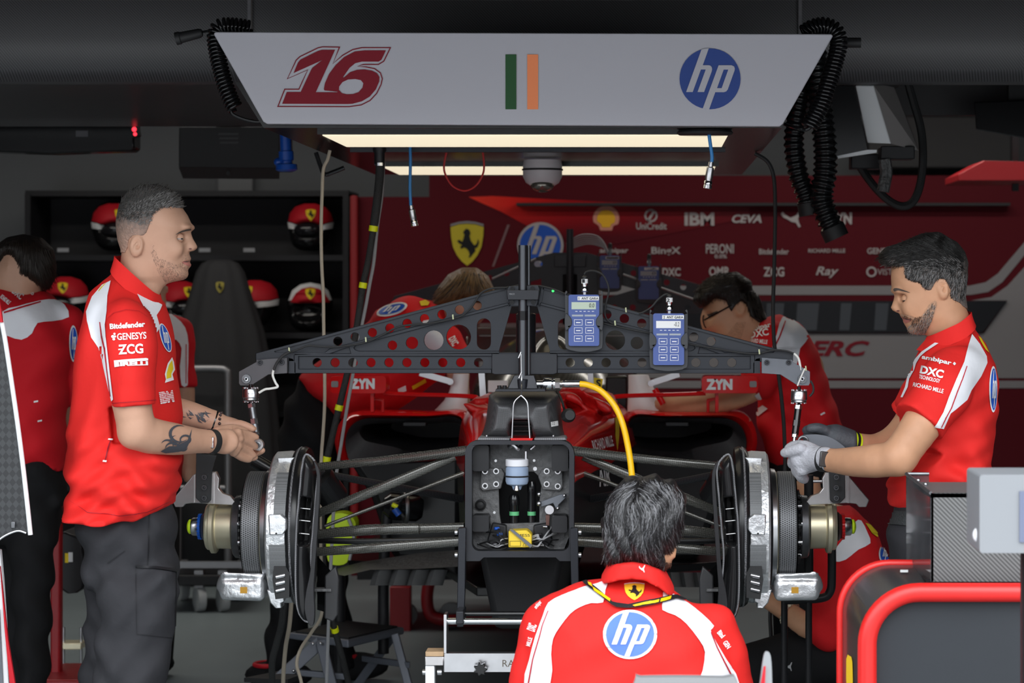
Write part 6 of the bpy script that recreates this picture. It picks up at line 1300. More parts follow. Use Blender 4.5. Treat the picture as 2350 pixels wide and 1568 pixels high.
for c in ((545, 993, -.405), (549, 1007, -.40), (546, 1023, -.395), (536, 1038, -.40)): b.ell(P(*c), (.0125, .0125, .0125), .005)
b.chain([P(498, 994, -.43), P(532, 984, -.375), P(562, 990, -.335)], [.017, .0125, .010], .006)
# far arm and hand
b.chain([P(310, 770, -.31), P(330, 930, -.30), P(350, 960, -.31)], [.054, .05, .044], .02)
b.chain([P(352, 940, -.31), P(410, 946, -.31), P(455, 956, -.305), P(492, 968, -.30)], [.044, .038, .032, .027], .015)
b.cone(P(492, 968, -.30), P(545, 985, -.28), .027, .024, .012).ell(P(525, 985, -.285), (.04, .02, .03), .01)
for ch in ([(540, 976, -.28), (565, 980, -.27), (585, 986, -.262)], [(548, 990, -.27), (580, 1020, -.24), (598, 1030, -.25)], [(545, 1005, -.27), (575, 1040, -.24), (602, 1034, -.262)], [(540, 1015, -.27), (560, 1048, -.25), (585, 1050, -.27)]):
    b.chain([P(*c) for c in ch], [.0115, .0105, .009], .004)
b.chain([P(520, 975, -.295), P(552, 975, -.30), P(580, 985, -.305)], [.014, .012, .0095], .005)
lmb = b.build('body', 'skin', lm); bv = bvh_of(lmb)
eyeballs(lm, Y0, (420, 547), .0378, 1, 'skin', 4, -18)
decal(art(sm2([(402, 539), (414, 530.5), (428, 526), (437, 525.5), (437.5, 528), (428, 529.5), (414, 533.5)], 3)), bv, 'eyebrow', mat('brow_grey', (.055, .045, .038, 1), .8), lmb, 3, .0016)

decal(art(sm2([(417, 602), (426, 598), (434, 600), (438, 607), (435, 611), (426, 608)], 3)), bv, 'lips', 'lip', lmb, 3, .0012)
decal(art([(418, 601), (428, 599), (435, 600.5), (428, 602)]), bv, 'mouth_line', 'brow', lmb, 3, .002)
for k in range(3): decal(art([(352+k*3, 560+k*14), (353+k*3, 560+k*14), (353+k*3, 561), (352+k*3, 561)]) if False else art(sm2([(433, 571), (437, 569.5), (440.5, 571), (437, 572.8)], 3)), bv, 'nostril', mat('nostril', (.16, .06, .05, 1), .6), lmb, 3, .0012) if k == 0 else None
strands('stubble', bv, [(352, 560), (362, 590), (400, 606), (416, 604), (418, 586), (434, 582), (436, 590), (430, 620), (430, 636), (404, 646), (380, 648), (360, 620), (346, 580)], lambda x, y, r: (.2+r.uniform(-.4, .4), .9), 800, 3, 1.3, .00032, mat('stubble_dark', (.30, .20, .155, 1), .7), lmb, lift=.0008, seed=15, off=.0004)
tatt = []
for cx, cy, r, a0, a1, w in ((412, 996, 22, 40, 300, 7), (404, 1010, 12, 0, 270, 5), (425, 1010, 12, 120, 420, 5), (395, 1030, 16, 180, 400, 6), (420, 1026, 10, 0, 260, 4), (383, 1022, 14, 200, 380, 5)):
    A = [math.radians(a0+(a1-a0)*i/16) for i in range(17)]
    tatt.append([(cx+(r+w/2*math.sin(math.pi*i/16))*math.cos(a), cy+(r+w/2*math.sin(math.pi*i/16))*.85*math.sin(a)) for i, a in enumerate(A)]+[(cx+(r-w/2*math.sin(math.pi*i/16)-.1)*math.cos(a), cy+(r-w/2*math.sin(math.pi*i/16)-.1)*.85*math.sin(a)) for i, a in reversed(list(enumerate(A)))])
tatt.append([(368, 1036), (388, 1024), (404, 1024), (430, 1010), (440, 985), (436, 1012), (425, 1034), (400, 1038), (380, 1040)])
for q in tatt: decal(art(q), bv, 'arm_tattoo', 'tattoo', lmb, 4, .0012)
rn = random.Random(3)
for k in range(16):
    x0, y0 = 412+rn.uniform(0, 66), 938+rn.uniform(0, 14)+k*.6; 
    pts = [(x0, y0), (x0+rn.uniform(4, 9), y0+rn.uniform(3, 10)), (x0+rn.uniform(10, 16), y0+rn.uniform(0, 16))]
    decal(art(pts+[(pts[1][0]-2.5, pts[1][1]+3)]), bv, 'branch_tattoo', 'tattoo', lmb, 4, .0012)
# hair
hair = [(424, 478), (426, 462), (411, 440), (383, 425), (356, 417), (328, 416), (300, 428), (280, 450), (268, 475), (262, 506), (262, 526), (268, 556), (277, 580), (296, 582), (305, 568), (309, 550), (322, 541), (340, 544), (350, 536), (358, 515), (364, 496), (376, 481), (398, 477)]
h_ = SDF((P(240, 0, Y0).x, Y0-.12, P(0, 700, Y0).z), (P(470, 0, Y0).x, Y0+.12, P(0, 400, Y0).z), .0042); lmhead(h_)
X, Z = h_.ax[0], h_.ax[2]; sdh = poly_sd(W2(hair, Y0), X, Z)[:, None, :]
topz = P(0, 470, Y0).z; h_.D = np.maximum(h_.D-(.0025+.006*np.clip((Z-topz)/.04, 0, 1))[None, None, :], -sdh).astype(np.float32)
fade = skinfade('hair_fade', (.085, .08, .076, 1), (.44, .27, .20, 1), Y0, 572, 480)
lmh = h_.build('hair', fade, lm); bh_ = bvh_of(lmh)
strands('short_hair', bh_, [(424, 478), (426, 462), (411, 445), (383, 428), (356, 420), (328, 420), (300, 432), (283, 452), (272, 478), (268, 510), (330, 500), (366, 488), (376, 481)], lambda x, y, r: (r.uniform(.2, .9), -r.uniform(.0, .7)), 800, 3, 4.5, .0009, mat('hair_mid', (.075, .07, .065, 1), .5), lmh, lift=.007, seed=5)
strands('pale_hair', bh_, [(426, 478), (426, 464), (405, 446), (380, 440), (300, 470), (275, 500), (330, 520), (372, 480)], lambda x, y, r: (r.uniform(.2, .9), -r.uniform(.0, .6)), 700, 3, 4.5, .0008, mat('hair_pale', (.26, .25, .24, 1), .5), lmh, lift=.006, seed=6)
# shirt
tor = [(266, 600), (262, 622), (237, 640), (213, 673), (198, 716), (186, 775), (174, 854), (168, 934), (165, 989), (162, 1049), (154, 1080), (156, 1115), (157, 1139), (162, 1167), (177, 1185), (221, 1191), (276, 1191), (335, 1183), (374, 1167), (391, 1157), (398, 1127), (412, 1096), (415, 1049), (413, 1009), (411, 950), (405, 894), (401, 854), (399, 815), (391, 775), (380, 728), (371, 696), (360, 680), (320, 640), (285, 596)]
SW = zrow([(590, .062), (640, .085), (670, .12), (700, .17), (750, .195), (850, .185), (1000, .175), (1100, .185), (1191, .195)], Y0)
s = SDF((P(140, 0, Y0).x, -.84, P(0, 1210, Y0).z), (P(430, 0, Y0).x, -.2, P(0, 570, Y0).z), .006)
s.inflate(W2(hemx(tor, (162, 1167), (391, 1157), 120), Y0), Y0, .105, .2, Wz=SW)
s.chain([P(292, 748, Y0-.165), P(297, 800, Y0-.20), P(308, 930, Y0-.212)], [.066, .068, .058], .03); s.chain([P(302, 748, Y0+.165), P(335, 945, Y0+.19)], [.066, .058], .03)
s.noise(.0070, folds(1, 940, 1190, Y0)); trim(s, tor, Y0); s.noise(.0035, lambda x, y, z: np.sin(x*58+5*np.sin(z*5+y*4))*.7+.5*np.sin(z*44+x*60)*np.exp(-((x-P(350, 0, Y0).x)/.05)**2))
nrm = Vector((-.06, 0, -1)).normalized(); hc = P(309, 931, Y0-.21)
s.box(hc+Vector((0, 0, -.05)), (.075, .075, .05), .002, rot=Matrix.Rotation(-.07, 3, 'Y') if True else None, sub=True); s.box(P(335, 945, Y0+.19)+Vector((0, 0, -.05)), (.07, .06, .05), .002, sub=True)
s.ell(P(318, 610, Y0), (.058, .052, .05), .004, sub=True)
lms = s.build('shirt', 'red_cloth', lm)
co = MB()
cring = lambda pts, hw: [P(a, b_, Y0)+Vector((0, c_*hw, 0)) for a, b_, c_ in pts]
base = [(264, 606, 0), (272, 612, -.75), (300, 640, -1), (330, 664, -.98), (360, 688, -.62), (372, 694, -.12), (372, 694, .12), (360, 688, .62), (330, 660, .98), (300, 634, 1), (272, 610, .75)]
topc = [(268, 588, 0), (274, 590, -.75), (302, 614, -1), (330, 640, -.95), (358, 668, -.6), (366, 676, -.1), (366, 676, .1), (358, 668, .6), (330, 636, .95), (302, 610, 1), (274, 588, .75)]
fold = [(258, 616, 0), (266, 628, -.8), (292, 654, -1.08), (326, 682, -1.06), (356, 696, -.72), (374, 700, -.16), (374, 700, .16), (356, 696, .72), (326, 676, 1.06), (292, 648, 1.08), (266, 622, .8)]
c1, c2, c3 = [catmull(cring(q, .078), 5, True) for q in (base, topc, fold)]
co.loft([c1, c2, [a+Vector((0, 0, -.004)) for a in [x.lerp(y, .15) for x, y in zip(c2, c3)]], c3]).build('collar', 'red_cloth', lms, smooth=70)
m_ = lms.modifiers.new('s', 'SMOOTH') if False else None
bs = bvh_of(lms)
def dk(sh, nm, m, step=6, off=.0022): return decal(sh, bs, nm, m, lms, step, off)
dk(art([(255, 645), (247, 680), (246, 715), (242, 745), (244, 775), (253, 854), (261, 917), (257, 921), (247, 880), (236, 830), (227, 799), (210, 775), (201, 738), (199, 716), (212, 682), (235, 655)]), 'white_panel', 'white_cloth')
dk(art([(230, 740), (232, 740), (237, 775), (243, 800), (248, 850), (256, 910), (254, 910), (246, 850), (240, 800), (234, 775)]), 'red_piping', 'red_print', 5, .0032)
dk(art([(307, 662), (330, 676), (352, 690), (371, 700), (366, 712), (358, 724), (362, 738), (366, 752), (358, 764), (360, 785), (359, 808), (353, 830), (358, 880), (356, 912), (352, 880), (349, 815), (346, 757), (338, 728), (326, 700)]), 'white_panel', 'white_cloth', 3)
dk(ring([(243, 752), (246, 732), (262, 718), (290, 711), (318, 714), (338, 728), (318, 715.5), (290, 712.5), (262, 719.5), (247.5, 733)], .3), 'shoulder_seam', 'dark_red_print', 5, .002)
dk(text2('Bitdefender', (253, 741, 332, 754), bold=.04, rot=-4), 'printed_lettering', 'white_print', 4); dk(text2('GENESYS', (269, 764, 335, 780), bold=.02, rot=-3), 'printed_lettering', 'white_print', 4)
dk(art(circ(263.5, 767, 2.6, 12), circ(259.5, 773, 3.4, 12), circ(264.5, 773, 2.6, 12), circ(262, 779, 3.2, 12)), 'printed_dots', 'white_print', 4)
dk(text2('ZCG', (272, 790, 328, 813), bold=.03, rot=-3), 'printed_lettering', 'white_print', 4); dk(art([(272, 801), (284, 800), (284, 803), (272, 804)]), 'printed_bar', 'white_print', 4)
z3 = lambda p: zz(p, .1658, 220, 700)
dk(art(z3([(255, 768), (690, 735), (716, 742), (716, 768), (690, 774), (560, 780), (322, 794), (334, 850), (264, 860)])), 'printed_lettering', 'white_print', 4); dk(text2('IRELLI', (276, 830, 338.5, 839.5), bold=.06, rot=-2), 'printed_lettering', 'white_print', 4)
a_, b_, c_ = circ(378, 776, 11, 30, 33), circ(378, 776, 9, 30, 30), None
sh_ = lambda vf: xform(vf, lambda a, b: (a+(b-776)*.28, b))
dk(sh_(art(a_)), 'round_emblem_rim', 'white_print', 4); dk(sh_(art(b_)), 'round_emblem', 'blue_print', 4, .003); _, l3 = hp_art(0, 0, 1); dk(xform(l3, lambda a, b: (378+a*8+b*28*.28, 776+b*28)), 'emblem_letters', 'white_print', 4, .0038)
dk(art(z3([(1045, 725), (1070, 790), (1085, 900), (1050, 960), (1070, 1040), (945, 1080), (960, 1030), (945, 960), (985, 810)])), 'shell_emblem_rim', 'white_print', 4); dk(art(z3([(1042, 765), (1058, 890), (1030, 950), (1030, 1005), (965, 1025), (970, 940), (1000, 830)])), 'shell_emblem', 'yellow_print', 4, .003)
dk(text2('IBM', (365, 898, 397, 925), bold=.06, rot=-9), 'striped_lettering', 'white_print', 3)
for k in range(6): dk(art([(362+k*.8, 903+k*3.9), (402, 896.5+k*3.9), (402, 897.9+k*3.9), (362+k*.8, 904.4+k*3.9)]), 'lettering_gap', 'red_cloth', 3, .003)
dk(art([(233, 658), (246, 650), (236, 660), (226, 672), (222, 676)]), 'shield_emblem', 'yellow_print', 4)
dk(art([(249, 1006), (258, 1007), (257, 1011), (248, 1010)]), 'pocket_bar', 'white_print', 4); dk(art([(237, 1055), (246, 1056), (245, 1060), (236, 1059)]), 'pocket_bar', 'white_print', 4); dk(art([(253, 1011), (255, 1011), (243, 1056), (241, 1056), (247, 1030)]), 'pocket_seam', 'dark_red_print', 4)
hemr = [(262, 926), (358, 919)]; dk(art([(259, 925), (358, 917.5), (358, 918.6), (259, 926.1)]), 'cuff_seam', 'dark_red_print', 4)
dk(art([(157, 1146), (200, 1176), (276, 1183), (335, 1176), (390, 1150), (390, 1151), (335, 1177.2), (276, 1184.2), (200, 1177.2)]), 'hem_seam', 'dark_red_print', 5)
# trousers and shoes
t_ = SDF((P(150, 0, Y0).x, -.82, .05), (P(430, 0, Y0).x, -.2, P(0, 1060, Y0).z), .009)
hips = [(185, 1080), (176, 1215), (190, 1260), (196, 1320), (199, 1360), (405, 1360), (407, 1310), (404, 1265), (402, 1179), (385, 1080)]
t_.inflate(W2(hips, Y0), Y0, .10, .14)
t_.inflate(W2([(232, 1300), (230, 1400), (222, 1480), (215, 1568), (212, 1700), (215, 1920), (330, 1920), (352, 1700), (380, 1568), (398, 1470), (406, 1380), (407, 1300)], Y0-.09), Y0-.095, .085, .092, .02); t_.inflate(W2([(196, 1300), (199, 1380), (196, 1460), (187, 1540), (185, 1700), (190, 1920), (290, 1920), (310, 1700), (350, 1560), (370, 1440), (380, 1300)], Y0+.09), Y0+.095, .085, .09, .02)
t_.noise(.006, lambda x, y, z: np.sin(z*46+x*38+2*np.sin(x*20+z*7))*.7+.5*np.sin(x*60-z*52))
lmt = t_.build('trousers', 'black_cloth', lm); bt_ = bvh_of(lmt)
decal(ring([(311, 1300), (405, 1312), (402, 1466), (313, 1456)], 1.2), bt_, 'cargo_pocket', 'black_print', lmt, 6, .002, .2)
decal(art([(311, 1296), (406, 1307), (406, 1313), (311, 1302)]), bt_, 'pocket_flap', 'black_print', lmt, 6, .003); decal(art([(342, 1172), (344, 1172), (340, 1296), (338, 1296)]), bt_, 'side_seam', 'black_print', lmt, 6, .002); decal(art([(246, 1292), (286, 1264), (287, 1265), (247, 1294)]), bt_, 'pocket_seam', 'black_print', lmt, 6, .002)
for dy in (-.095, .095):
    q = SDF((P(190, 0, Y0).x, Y0+dy-.08, 0), (P(420, 0, Y0).x, Y0+dy+.08, .16), .008); xx = P(270, 0, Y0).x+(-.03 if dy > 0 else 0)
    q.cone((xx-.02, Y0+dy, .05), (xx+.16, Y0+dy, .035), .05, .036, .02); q.cut(lambda x, y, z: .004-z); q.build('shoe', 'dark_cloth', lm)
# watches
def strap(pc, axis, r, wd, m, t, name='watch_strap', flat=1.0):
    a = Vector(axis).normalized(); return MB().lathe([(r*.96, -wd/2), (r, -wd/2), (r, wd/2), (r*.96, wd/2)], Vector(pc)-Vector((0, 0, 0)), a, 40).build(name, m, t)
ax = P(487, 1014, -.48)-P(450, 1012, -.53); strap(P(484, 1014, -.485), ax, .0345, .019, 'black_rubber', lm)
MB().box(P(486, 1016, -.521), (.013, .007, .030), Matrix.Rotation(-.3, 3, 'Z')).build('watch_case', 'chrome', lm, bevel=.002)
ax = P(492, 968, -.30)-P(455, 956, -.305); strap(P(489, 967, -.30), ax, .031, .016, 'black_gloss', lm); 
for k in range(14): a = 2*math.pi*k/14; MB().sphere(P(508, 971, -.297)+Vector((0, .029*math.cos(a), .029*math.sin(a))), .0045, 10).build('bead', mat('bead_brown', (.05, .03, .03, 1), .3), lm)
# ---------------------------------------------------------------- 2. man in gloves standing on the right
Y1 = -.45
rm = person('person', 'man with greying quiff, trimmed beard and work gloves standing right, looking down', 2190, 1940, Y1)
hp = [(2046, 612), (2045, 637), (2046, 656), (2050, 668), (2055, 681), (2058, 700), (2064, 716), (2072, 730), (2078, 746), (2082, 756), (2087, 765), (2101, 768), (2122, 768), (2136, 778), (2140, 800), (2130, 830), (2245, 800), (2232, 745), (2217, 707), (2213, 679), (2218, 634), (2217, 605), (2207, 582), (2191, 562), (2168, 550), (2142, 548), (2110, 556), (2080, 574), (2058, 594)]
nose = [(2060, 676), (2054, 679), (2050, 691), (2044.5, 706), (2048, 713), (2058, 717), (2072, 716), (2078, 706), (2072, 684)]
lips = [(2082, 718), (2066, 719), (2067.5, 727), (2075, 732), (2074, 739), (2079, 746), (2092, 748)]
HW1 = zrow([(545, .070), (600, .080), (650, .080), (690, .074), (730, .068), (760, .060), (774, .052), (800, .054), (830, .065)], Y1)
def rmhead(b):
    b.inflate(W2(hp, Y1), Y1, .070, .08, Wz=HW1)
    b.inflate(W2(nose, Y1), Y1, .018, .017, .007)
    for s in (-1, 1): b.ell(P(2062, 711, Y1)+Vector((0, s*.010, 0)), (.012, .008, .008), .006); b.ell(P(2058, 667, Y1)+Vector((0, s*.026, 0)), (.014, .022, .008), .010); b.ell(P(2096, 704, Y1)+Vector((0, s*.044, 0)), (.028, .016, .03), .025)
    b.inflate(W2(lips, Y1), Y1, .010, .026, .006); face(b, Y1, (2071, 684), .037); return b
b = SDF((P(1785, 0, Y1).x, -.86, 0), (P(2310, 0, Y1).x, -.1, 1.72), .012, fx=((-3, 3, .0048),), fy=((-3, 3, .0048),), fz=((.97, 1.22, .0042), (1.38, 1.75, .004)))
rmhead(b); ear(b, 2155, 664, Y1, -1, .017, .029, -.2); ear(b, 2155, 664, Y1, 1, .017, .029, -.2)
b.cone(P(2190, 890, Y1), P(2175, 1120, Y1), .09, .09, .03).cone(P(2195, 855, Y1-.14), P(2195, 855, Y1+.14), .045, .045, .02)
for s, dx in ((-.09, -10), (.09, 25)): b.chain([P(2165, 1180, Y1+s*.55), P(2150+dx, 1560, Y1+s), P(2150+dx, 1880, Y1+s), P(2120+dx, 1915, Y1+s)], [.052, .042, .03, .024], .01)
b.chain([P(2170, 890, Y1-.20), P(2115, 975, Y1-.24), P(2062, 1050, Y1-.25)], [.054, .052, .045], .03)
b.chain([P(2062, 1052, Y1-.25), P(2010, 1058, Y1-.21), P(1960, 1060, Y1-.15), P(1918, 1058, Y1-.09), P(1890, 1054, Y1-.06)], [.045, .044, .039, .032, .029], .02)
b.chain([P(1885, 1052, -.50), P(1862, 1048, -.46)], [.03, .03], .01)
b.chain([P(2150, 870, Y1+.19), P(2080, 990, Y1+.2), P(2020, 1030, Y1+.17), P(1962, 1022, Y1+.12), P(1935, 1014, Y1+.1), P(1905, 1004, Y1+.11)], [.058, .05, .044, .033, .027, .018], .02)
rmb = b.build('body', 'skin_tan', rm); bv = bvh_of(rmb)
eyeballs(rm, Y1, (2074, 685), .0375, -1, 'skin_tan', -16, -36, -.75)
decal(art(sm2([(2052, 663), (2062, 662), (2076, 666), (2090, 672), (2076, 669), (2062, 666.5), (2053, 668.5)], 3)), bv, 'eyebrow', 'brow', rmb, 3, .0016)

decal(art(sm2([(2068, 728), (2080, 730), (2092, 733), (2084, 740), (2077, 741)], 3)), bv, 'lips', 'lip', rmb, 3, .0012); decal(art([(2071, 730), (2082, 731), (2093, 734), (2082, 733)]), bv, 'mouth_line', 'brow', rmb, 3, .002)
decal(art(sm2([(2057, 713.5), (2061, 711.5), (2065.5, 713), (2061, 715)], 3)), bv, 'nostril', 'nostril', rmb, 3, .0012)
mbd = mat('beard_mix', (.42, .24, .15, 1), .8, noise=.6, scale=220)
decal(art(sm2([(2066, 721), (2078, 722), (2096, 727), (2100, 738), (2094, 746), (2106, 744), (2118, 722), (2132, 700), (2146, 690), (2150, 700), (2142, 726), (2130, 748), (2124, 768), (2100, 769), (2086, 766), (2081, 754), (2084, 748), (2092, 744), (2094, 733), (2080, 727), (2067, 726)], 2)), bv, 'beard', mbd, rmb, 3, .0011)
bb = bvh_of(rmb)
strands('stubble', bb, [(2082, 752), (2092, 744), (2108, 740), (2120, 720), (2140, 696), (2148, 700), (2138, 736), (2124, 766), (2100, 767), (2086, 765)], lambda x, y, r: (-.3+r.uniform(-.3, .3), .9), 420, 3, 2.5, .0006, mat('beard_grey', (.32, .28, .25, 1), .6), rmb, lift=.003, seed=8)
strands('stubble', bb, [(2068, 722), (2096, 728), (2118, 724), (2140, 692), (2148, 700), (2138, 736), (2124, 764), (2098, 752), (2092, 744), (2094, 732)], lambda x, y, r: (-.3+r.uniform(-.3, .3), .9), 420, 3, 2.5, .0006, mat('beard_dark', (.10, .06, .04, 1), .6), rmb, lift=.003, seed=9)
hair = [(2014, 600), (2018, 582), (2032, 566), (2056, 560), (2082, 551), (2110, 538), (2142, 530), (2170, 532), (2196, 548), (2214, 574), (2226, 605), (2228, 640), (2222, 680), (2222, 712), (2206, 704), (2194, 694), (2182, 690), (2174, 682), (2172, 660), (2160, 640), (2145, 640), (2136, 652), (2128, 668), (2117, 666), (2104, 650), (2088, 646), (2074, 640), (2070, 626), (2072, 612), (2048, 611), (2030, 612)]
h_ = SDF((P(2000, 0, Y1).x, Y1-.12, P(0, 780, Y1).z), (P(2250, 0, Y1).x, Y1+.12, P(0, 510, Y1).z), .0042); rmhead(h_)
h_.inflate(W2([(2022, 602), (2024, 588), (2038, 574), (2060, 568), (2090, 556), (2120, 545), (2150, 541), (2150, 575), (2100, 590), (2068, 604), (2046, 606), (2030, 608)], Y1), Y1, .03, .06, .02)
X, Z = h_.ax[0], h_.ax[2]; sdh = poly_sd(W2(hair, Y1), X, Z)[:, None, :]; topz = P(0, 620, Y1).z
h_.D = np.maximum(h_.D-(.003+.005*np.clip((Z-topz)/.05, 0, 1))[None, None, :], -sdh).astype(np.float32)
m_ = skinfade('hair_two_tone', (.020, .018, .017, 1), (.19, .155, .135, 1), Y1, 705, 575)
rmh = h_.build('hair', m_, rm); bh_ = bvh_of(rmh)
fl1 = lambda x, y, r: (-.9+r.uniform(-.2, .2), -.35*(x-2090)/60+r.uniform(-.2, .2)) if y < 596+r.uniform(0, 34) else (-.25+r.uniform(-.25, .25), .8)
strands('dark_hair', bh_, [(2024, 604), (2024, 586), (2056, 568), (2110, 548), (2142, 540), (2190, 556), (2216, 600), (2190, 620), (2120, 610), (2072, 608)], fl1, 900, 5, 5, .0010, mat('hair_near_black', (.012, .011, .010, 1), .4), rmh, lift=.006, seed=11)
strands('dark_side_hair', bh_, [(2072, 604), (2120, 600), (2200, 590), (2220, 630), (2214, 690), (2180, 680), (2150, 636), (2124, 660), (2080, 640)], fl1, 700, 4, 4, .0008, 'hair_near_black', rmh, lift=.003, seed=13)
strands('grey_hair', bh_, [(2030, 606), (2040, 590), (2072, 600), (2120, 600), (2200, 590), (2218, 630), (2214, 690), (2180, 680), (2150, 636), (2124, 660), (2080, 640)], fl1, 800, 4, 4, .0008, mat('hair_ash', (.20, .19, .185, 1), .45), rmh, lift=.003, seed=12)
tor = [(2222, 716), (2240, 756), (2266, 787), (2286, 835), (2289, 876), (2281, 962), (2278, 1040), (2276, 1087), (2284, 1130), (2284, 1172), (2240, 1182), (2160, 1180), (2078, 1170), (2043, 1160), (2041, 1130), (2046, 1098), (2064, 1040), (2066, 980), (2060, 924), (2069, 886), (2085, 854), (2104, 818), (2120, 790), (2160, 770)]
SW1 = zrow([(700, .06), (760, .085), (790, .12), (830, .17), (880, .19), (1000, .175), (1100, .17), (1180, .175)], Y1)
s = SDF((P(2030, 0, Y1).x, -.84, P(0, 1200, Y1).z), (P(2305, 0, Y1).x, -.14, P(0, 690, Y1).z), .006)
s.inflate(W2(hemx(tor, (2043, 1160), (2284, 1172), 110), Y1), Y1, .105, .19, Wz=SW1)
s.chain([P(2190, 848, Y1-.15), P(2168, 890, Y1-.19), P(2104, 976, Y1-.235)], [.066, .074, .071], .03); s.chain([P(2180, 848, Y1+.15), P(2080, 960, Y1+.2)], [.066, .06], .03)
s.noise(.007, folds(1, 960, 1180, Y1, 2)); trim(s, tor, Y1); s.noise(.0035, lambda x, y, z: np.sin(x*58+5*np.sin(z*5+y*4))*.6+.8*np.sin(z*70-x*40)*np.exp(-((z-P(0, 930, Y1).z)/.05)**2))
A0, B0 = P(2168, 890, Y1-.19), P(2104, 976, Y1-.235); dv = (B0-A0).normalized(); tgt = P(2110, 972, Y1-.235)
R = dv.to_track_quat('Z', 'Y').to_matrix(); s.box(tgt+dv*.06, (.13, .13, .06), .002, rot=R, sub=True)
A2, B2 = P(2180, 848, Y1+.15), P(2080, 960, Y1+.2); d2_ = (B2-A2).normalized(); s.box(B2+d2_*.05, (.08, .08, .05), .002, rot=d2_.to_track_quat('Z', 'Y').to_matrix(), sub=True)
s.ell(P(2178, 738, Y1), (.055, .05, .045), .004, sub=True)
rms = s.build('shirt', 'red_cloth', rm)
cring = lambda pts, hw: [P(a, b_, Y1)+Vector((0, c_*hw, 0)) for a, b_, c_ in pts]
base = [(2230, 742, 0), (2222, 748, -.75), (2196, 772, -1), (2166, 788, -.98), (2134, 804, -.62), (2116, 806, -.12), (2116, 806, .12), (2134, 804, .62), (2166, 784, .98), (2196, 768, 1), (2222, 746, .75)]
topc = [(2226, 716, 0), (2222, 718, -.75), (2196, 738, -1), (2168, 752, -.95), (2140, 766, -.6), (2128, 772, -.1), (2128, 772, .1), (2140, 766, .6), (2168, 748, .95), (2196, 734, 1), (2222, 716, .75)]
fold = [(2238, 744, 0), (2230, 756, -.8), (2204, 776, -1.08), (2172, 790, -1.06), (2132, 808, -.72), (2106, 804, -.16), (2106, 804, .16), (2132, 808, .72), (2172, 786, 1.06), (2204, 772, 1.08), (2230, 750, .8)]
c1, c2, c3 = [catmull(cring(q, .078), 5, True) for q in (base, topc, fold)]
MB().loft([c1, c2, [x.lerp(y, .15)+Vector((0, 0, -.004)) for x, y in zip(c2, c3)], c3]).build('collar', 'red_cloth', rms, smooth=70)
bs = bvh_of(rms)
def dk(sh, nm, m, step=6, off=.0022): return decal(sh, bs, nm, m, rms, step, off)
rz_ = lambda p: zz(p, .3188, 1750, 500)
dk(art(rz_([(1505, 840), (1560, 910), (1610, 1000), (1615, 1045), (1570, 1140), (1500, 1240), (1470, 1310), (1400, 1370), (1350, 1410), (1300, 1520), (1240, 1505), (1300, 1400), (1340, 1290), (1400, 1150), (1450, 1040), (1470, 960)])), 'white_panel', 'white_cloth')
dk(art(rz_([(1465, 1070), (1470, 1072), (1440, 1160), (1400, 1260), (1360, 1370), (1320, 1440), (1285, 1510), (1279, 1508), (1312, 1440), (1352, 1370), (1392, 1260), (1433, 1160)])), 'red_piping', 'red_print', 5, .0032)
dk(art(rz_([(1330, 842), (1310, 880), (1180, 965), (1140, 1000), (1110, 1050), (1095, 1100), (1060, 1160), (1050, 1220), (1015, 1290), (1005, 1350), (995, 1350), (1000, 1290), (1030, 1220), (1050, 1130), (1100, 1020), (1150, 965), (1180, 945)])), 'white_panel', 'white_cloth')
for s_t, bx, bo in (('ambipar', (2116, 822, 2184, 835), .035), ('DXC', (2113, 845, 2166, 864), .04), ('TECHNOLOGY', (2110, 866, 2158, 875), .02), ('RICHARD MILLE', (2096, 886, 2166, 896), .02)):
    dk(text2(s_t, bx, bold=bo, rot=13), 'printed_lettering', 'white_print', 4)
dk(art([(2186, 836), (2190, 832), (2194, 836), (2190, 840)]), 'printed_diamond', 'white_print', 4)
dk(art(rz_([(1548, 850), (1570, 870), (1605, 930), (1628, 975), (1600, 950), (1565, 890)])), 'shield_emblem', 'yellow_print', 4)
dk(art(circ(2278, 894, 9, 30, 53)), 'round_emblem_rim', 'white_print', 4); dk(art(circ(2278.5, 894, 6.8, 30, 48)), 'round_emblem', 'blue_print', 4, .003); dk(xform(l3, lambda a, b: (2279+a*6, 894+b*44)), 'emblem_letters', 'white_print', 4, .0038)
dk(art([(2188, 1114), (2196, 1113), (2197, 1117), (2189, 1118)]), 'pocket_bar', 'white_print', 4)
decal(cat_art(2226, 718, 2234, 726), bvh_of(rms), 'leaping_cat_emblem', 'white_print', rms, 3, .012)
t_ = SDF((P(2020, 0, Y1).x, -.78, .05), (P(2320, 0, Y1).x, -.12, P(0, 1060, Y1).z), .01)
t_.inflate(W2([(2056, 1080), (2042, 1220), (2036, 1270), (2046, 1380), (2290, 1380), (2300, 1270), (2270, 1080)], Y1), Y1, .10, .15)
for dy, dx in ((-.09, 0), (.09, 25)): t_.inflate(W2([(2040+dx, 1330), (2060+dx, 1568), (2090+dx, 1920), (2200+dx, 1920), (2230+dx, 1568), (2260+dx, 1330)], Y1), Y1+dy, .085, .09, .02)
t_.noise(.006, lambda x, y, z: np.sin(z*46+x*38+2*np.sin(x*20+z*7))*.7+.5*np.sin(x*60-z*52)); rmt = t_.build('trousers', 'black_cloth', rm)
decal(art([(2040, 1172), (2082, 1174), (2082, 1206), (2040, 1204)]), bvh_of(rmt), 'belt', mat('belt_web', (.03, .034, .036, 1), .7, bump=.6, scale=200), rmt, 5, .004)
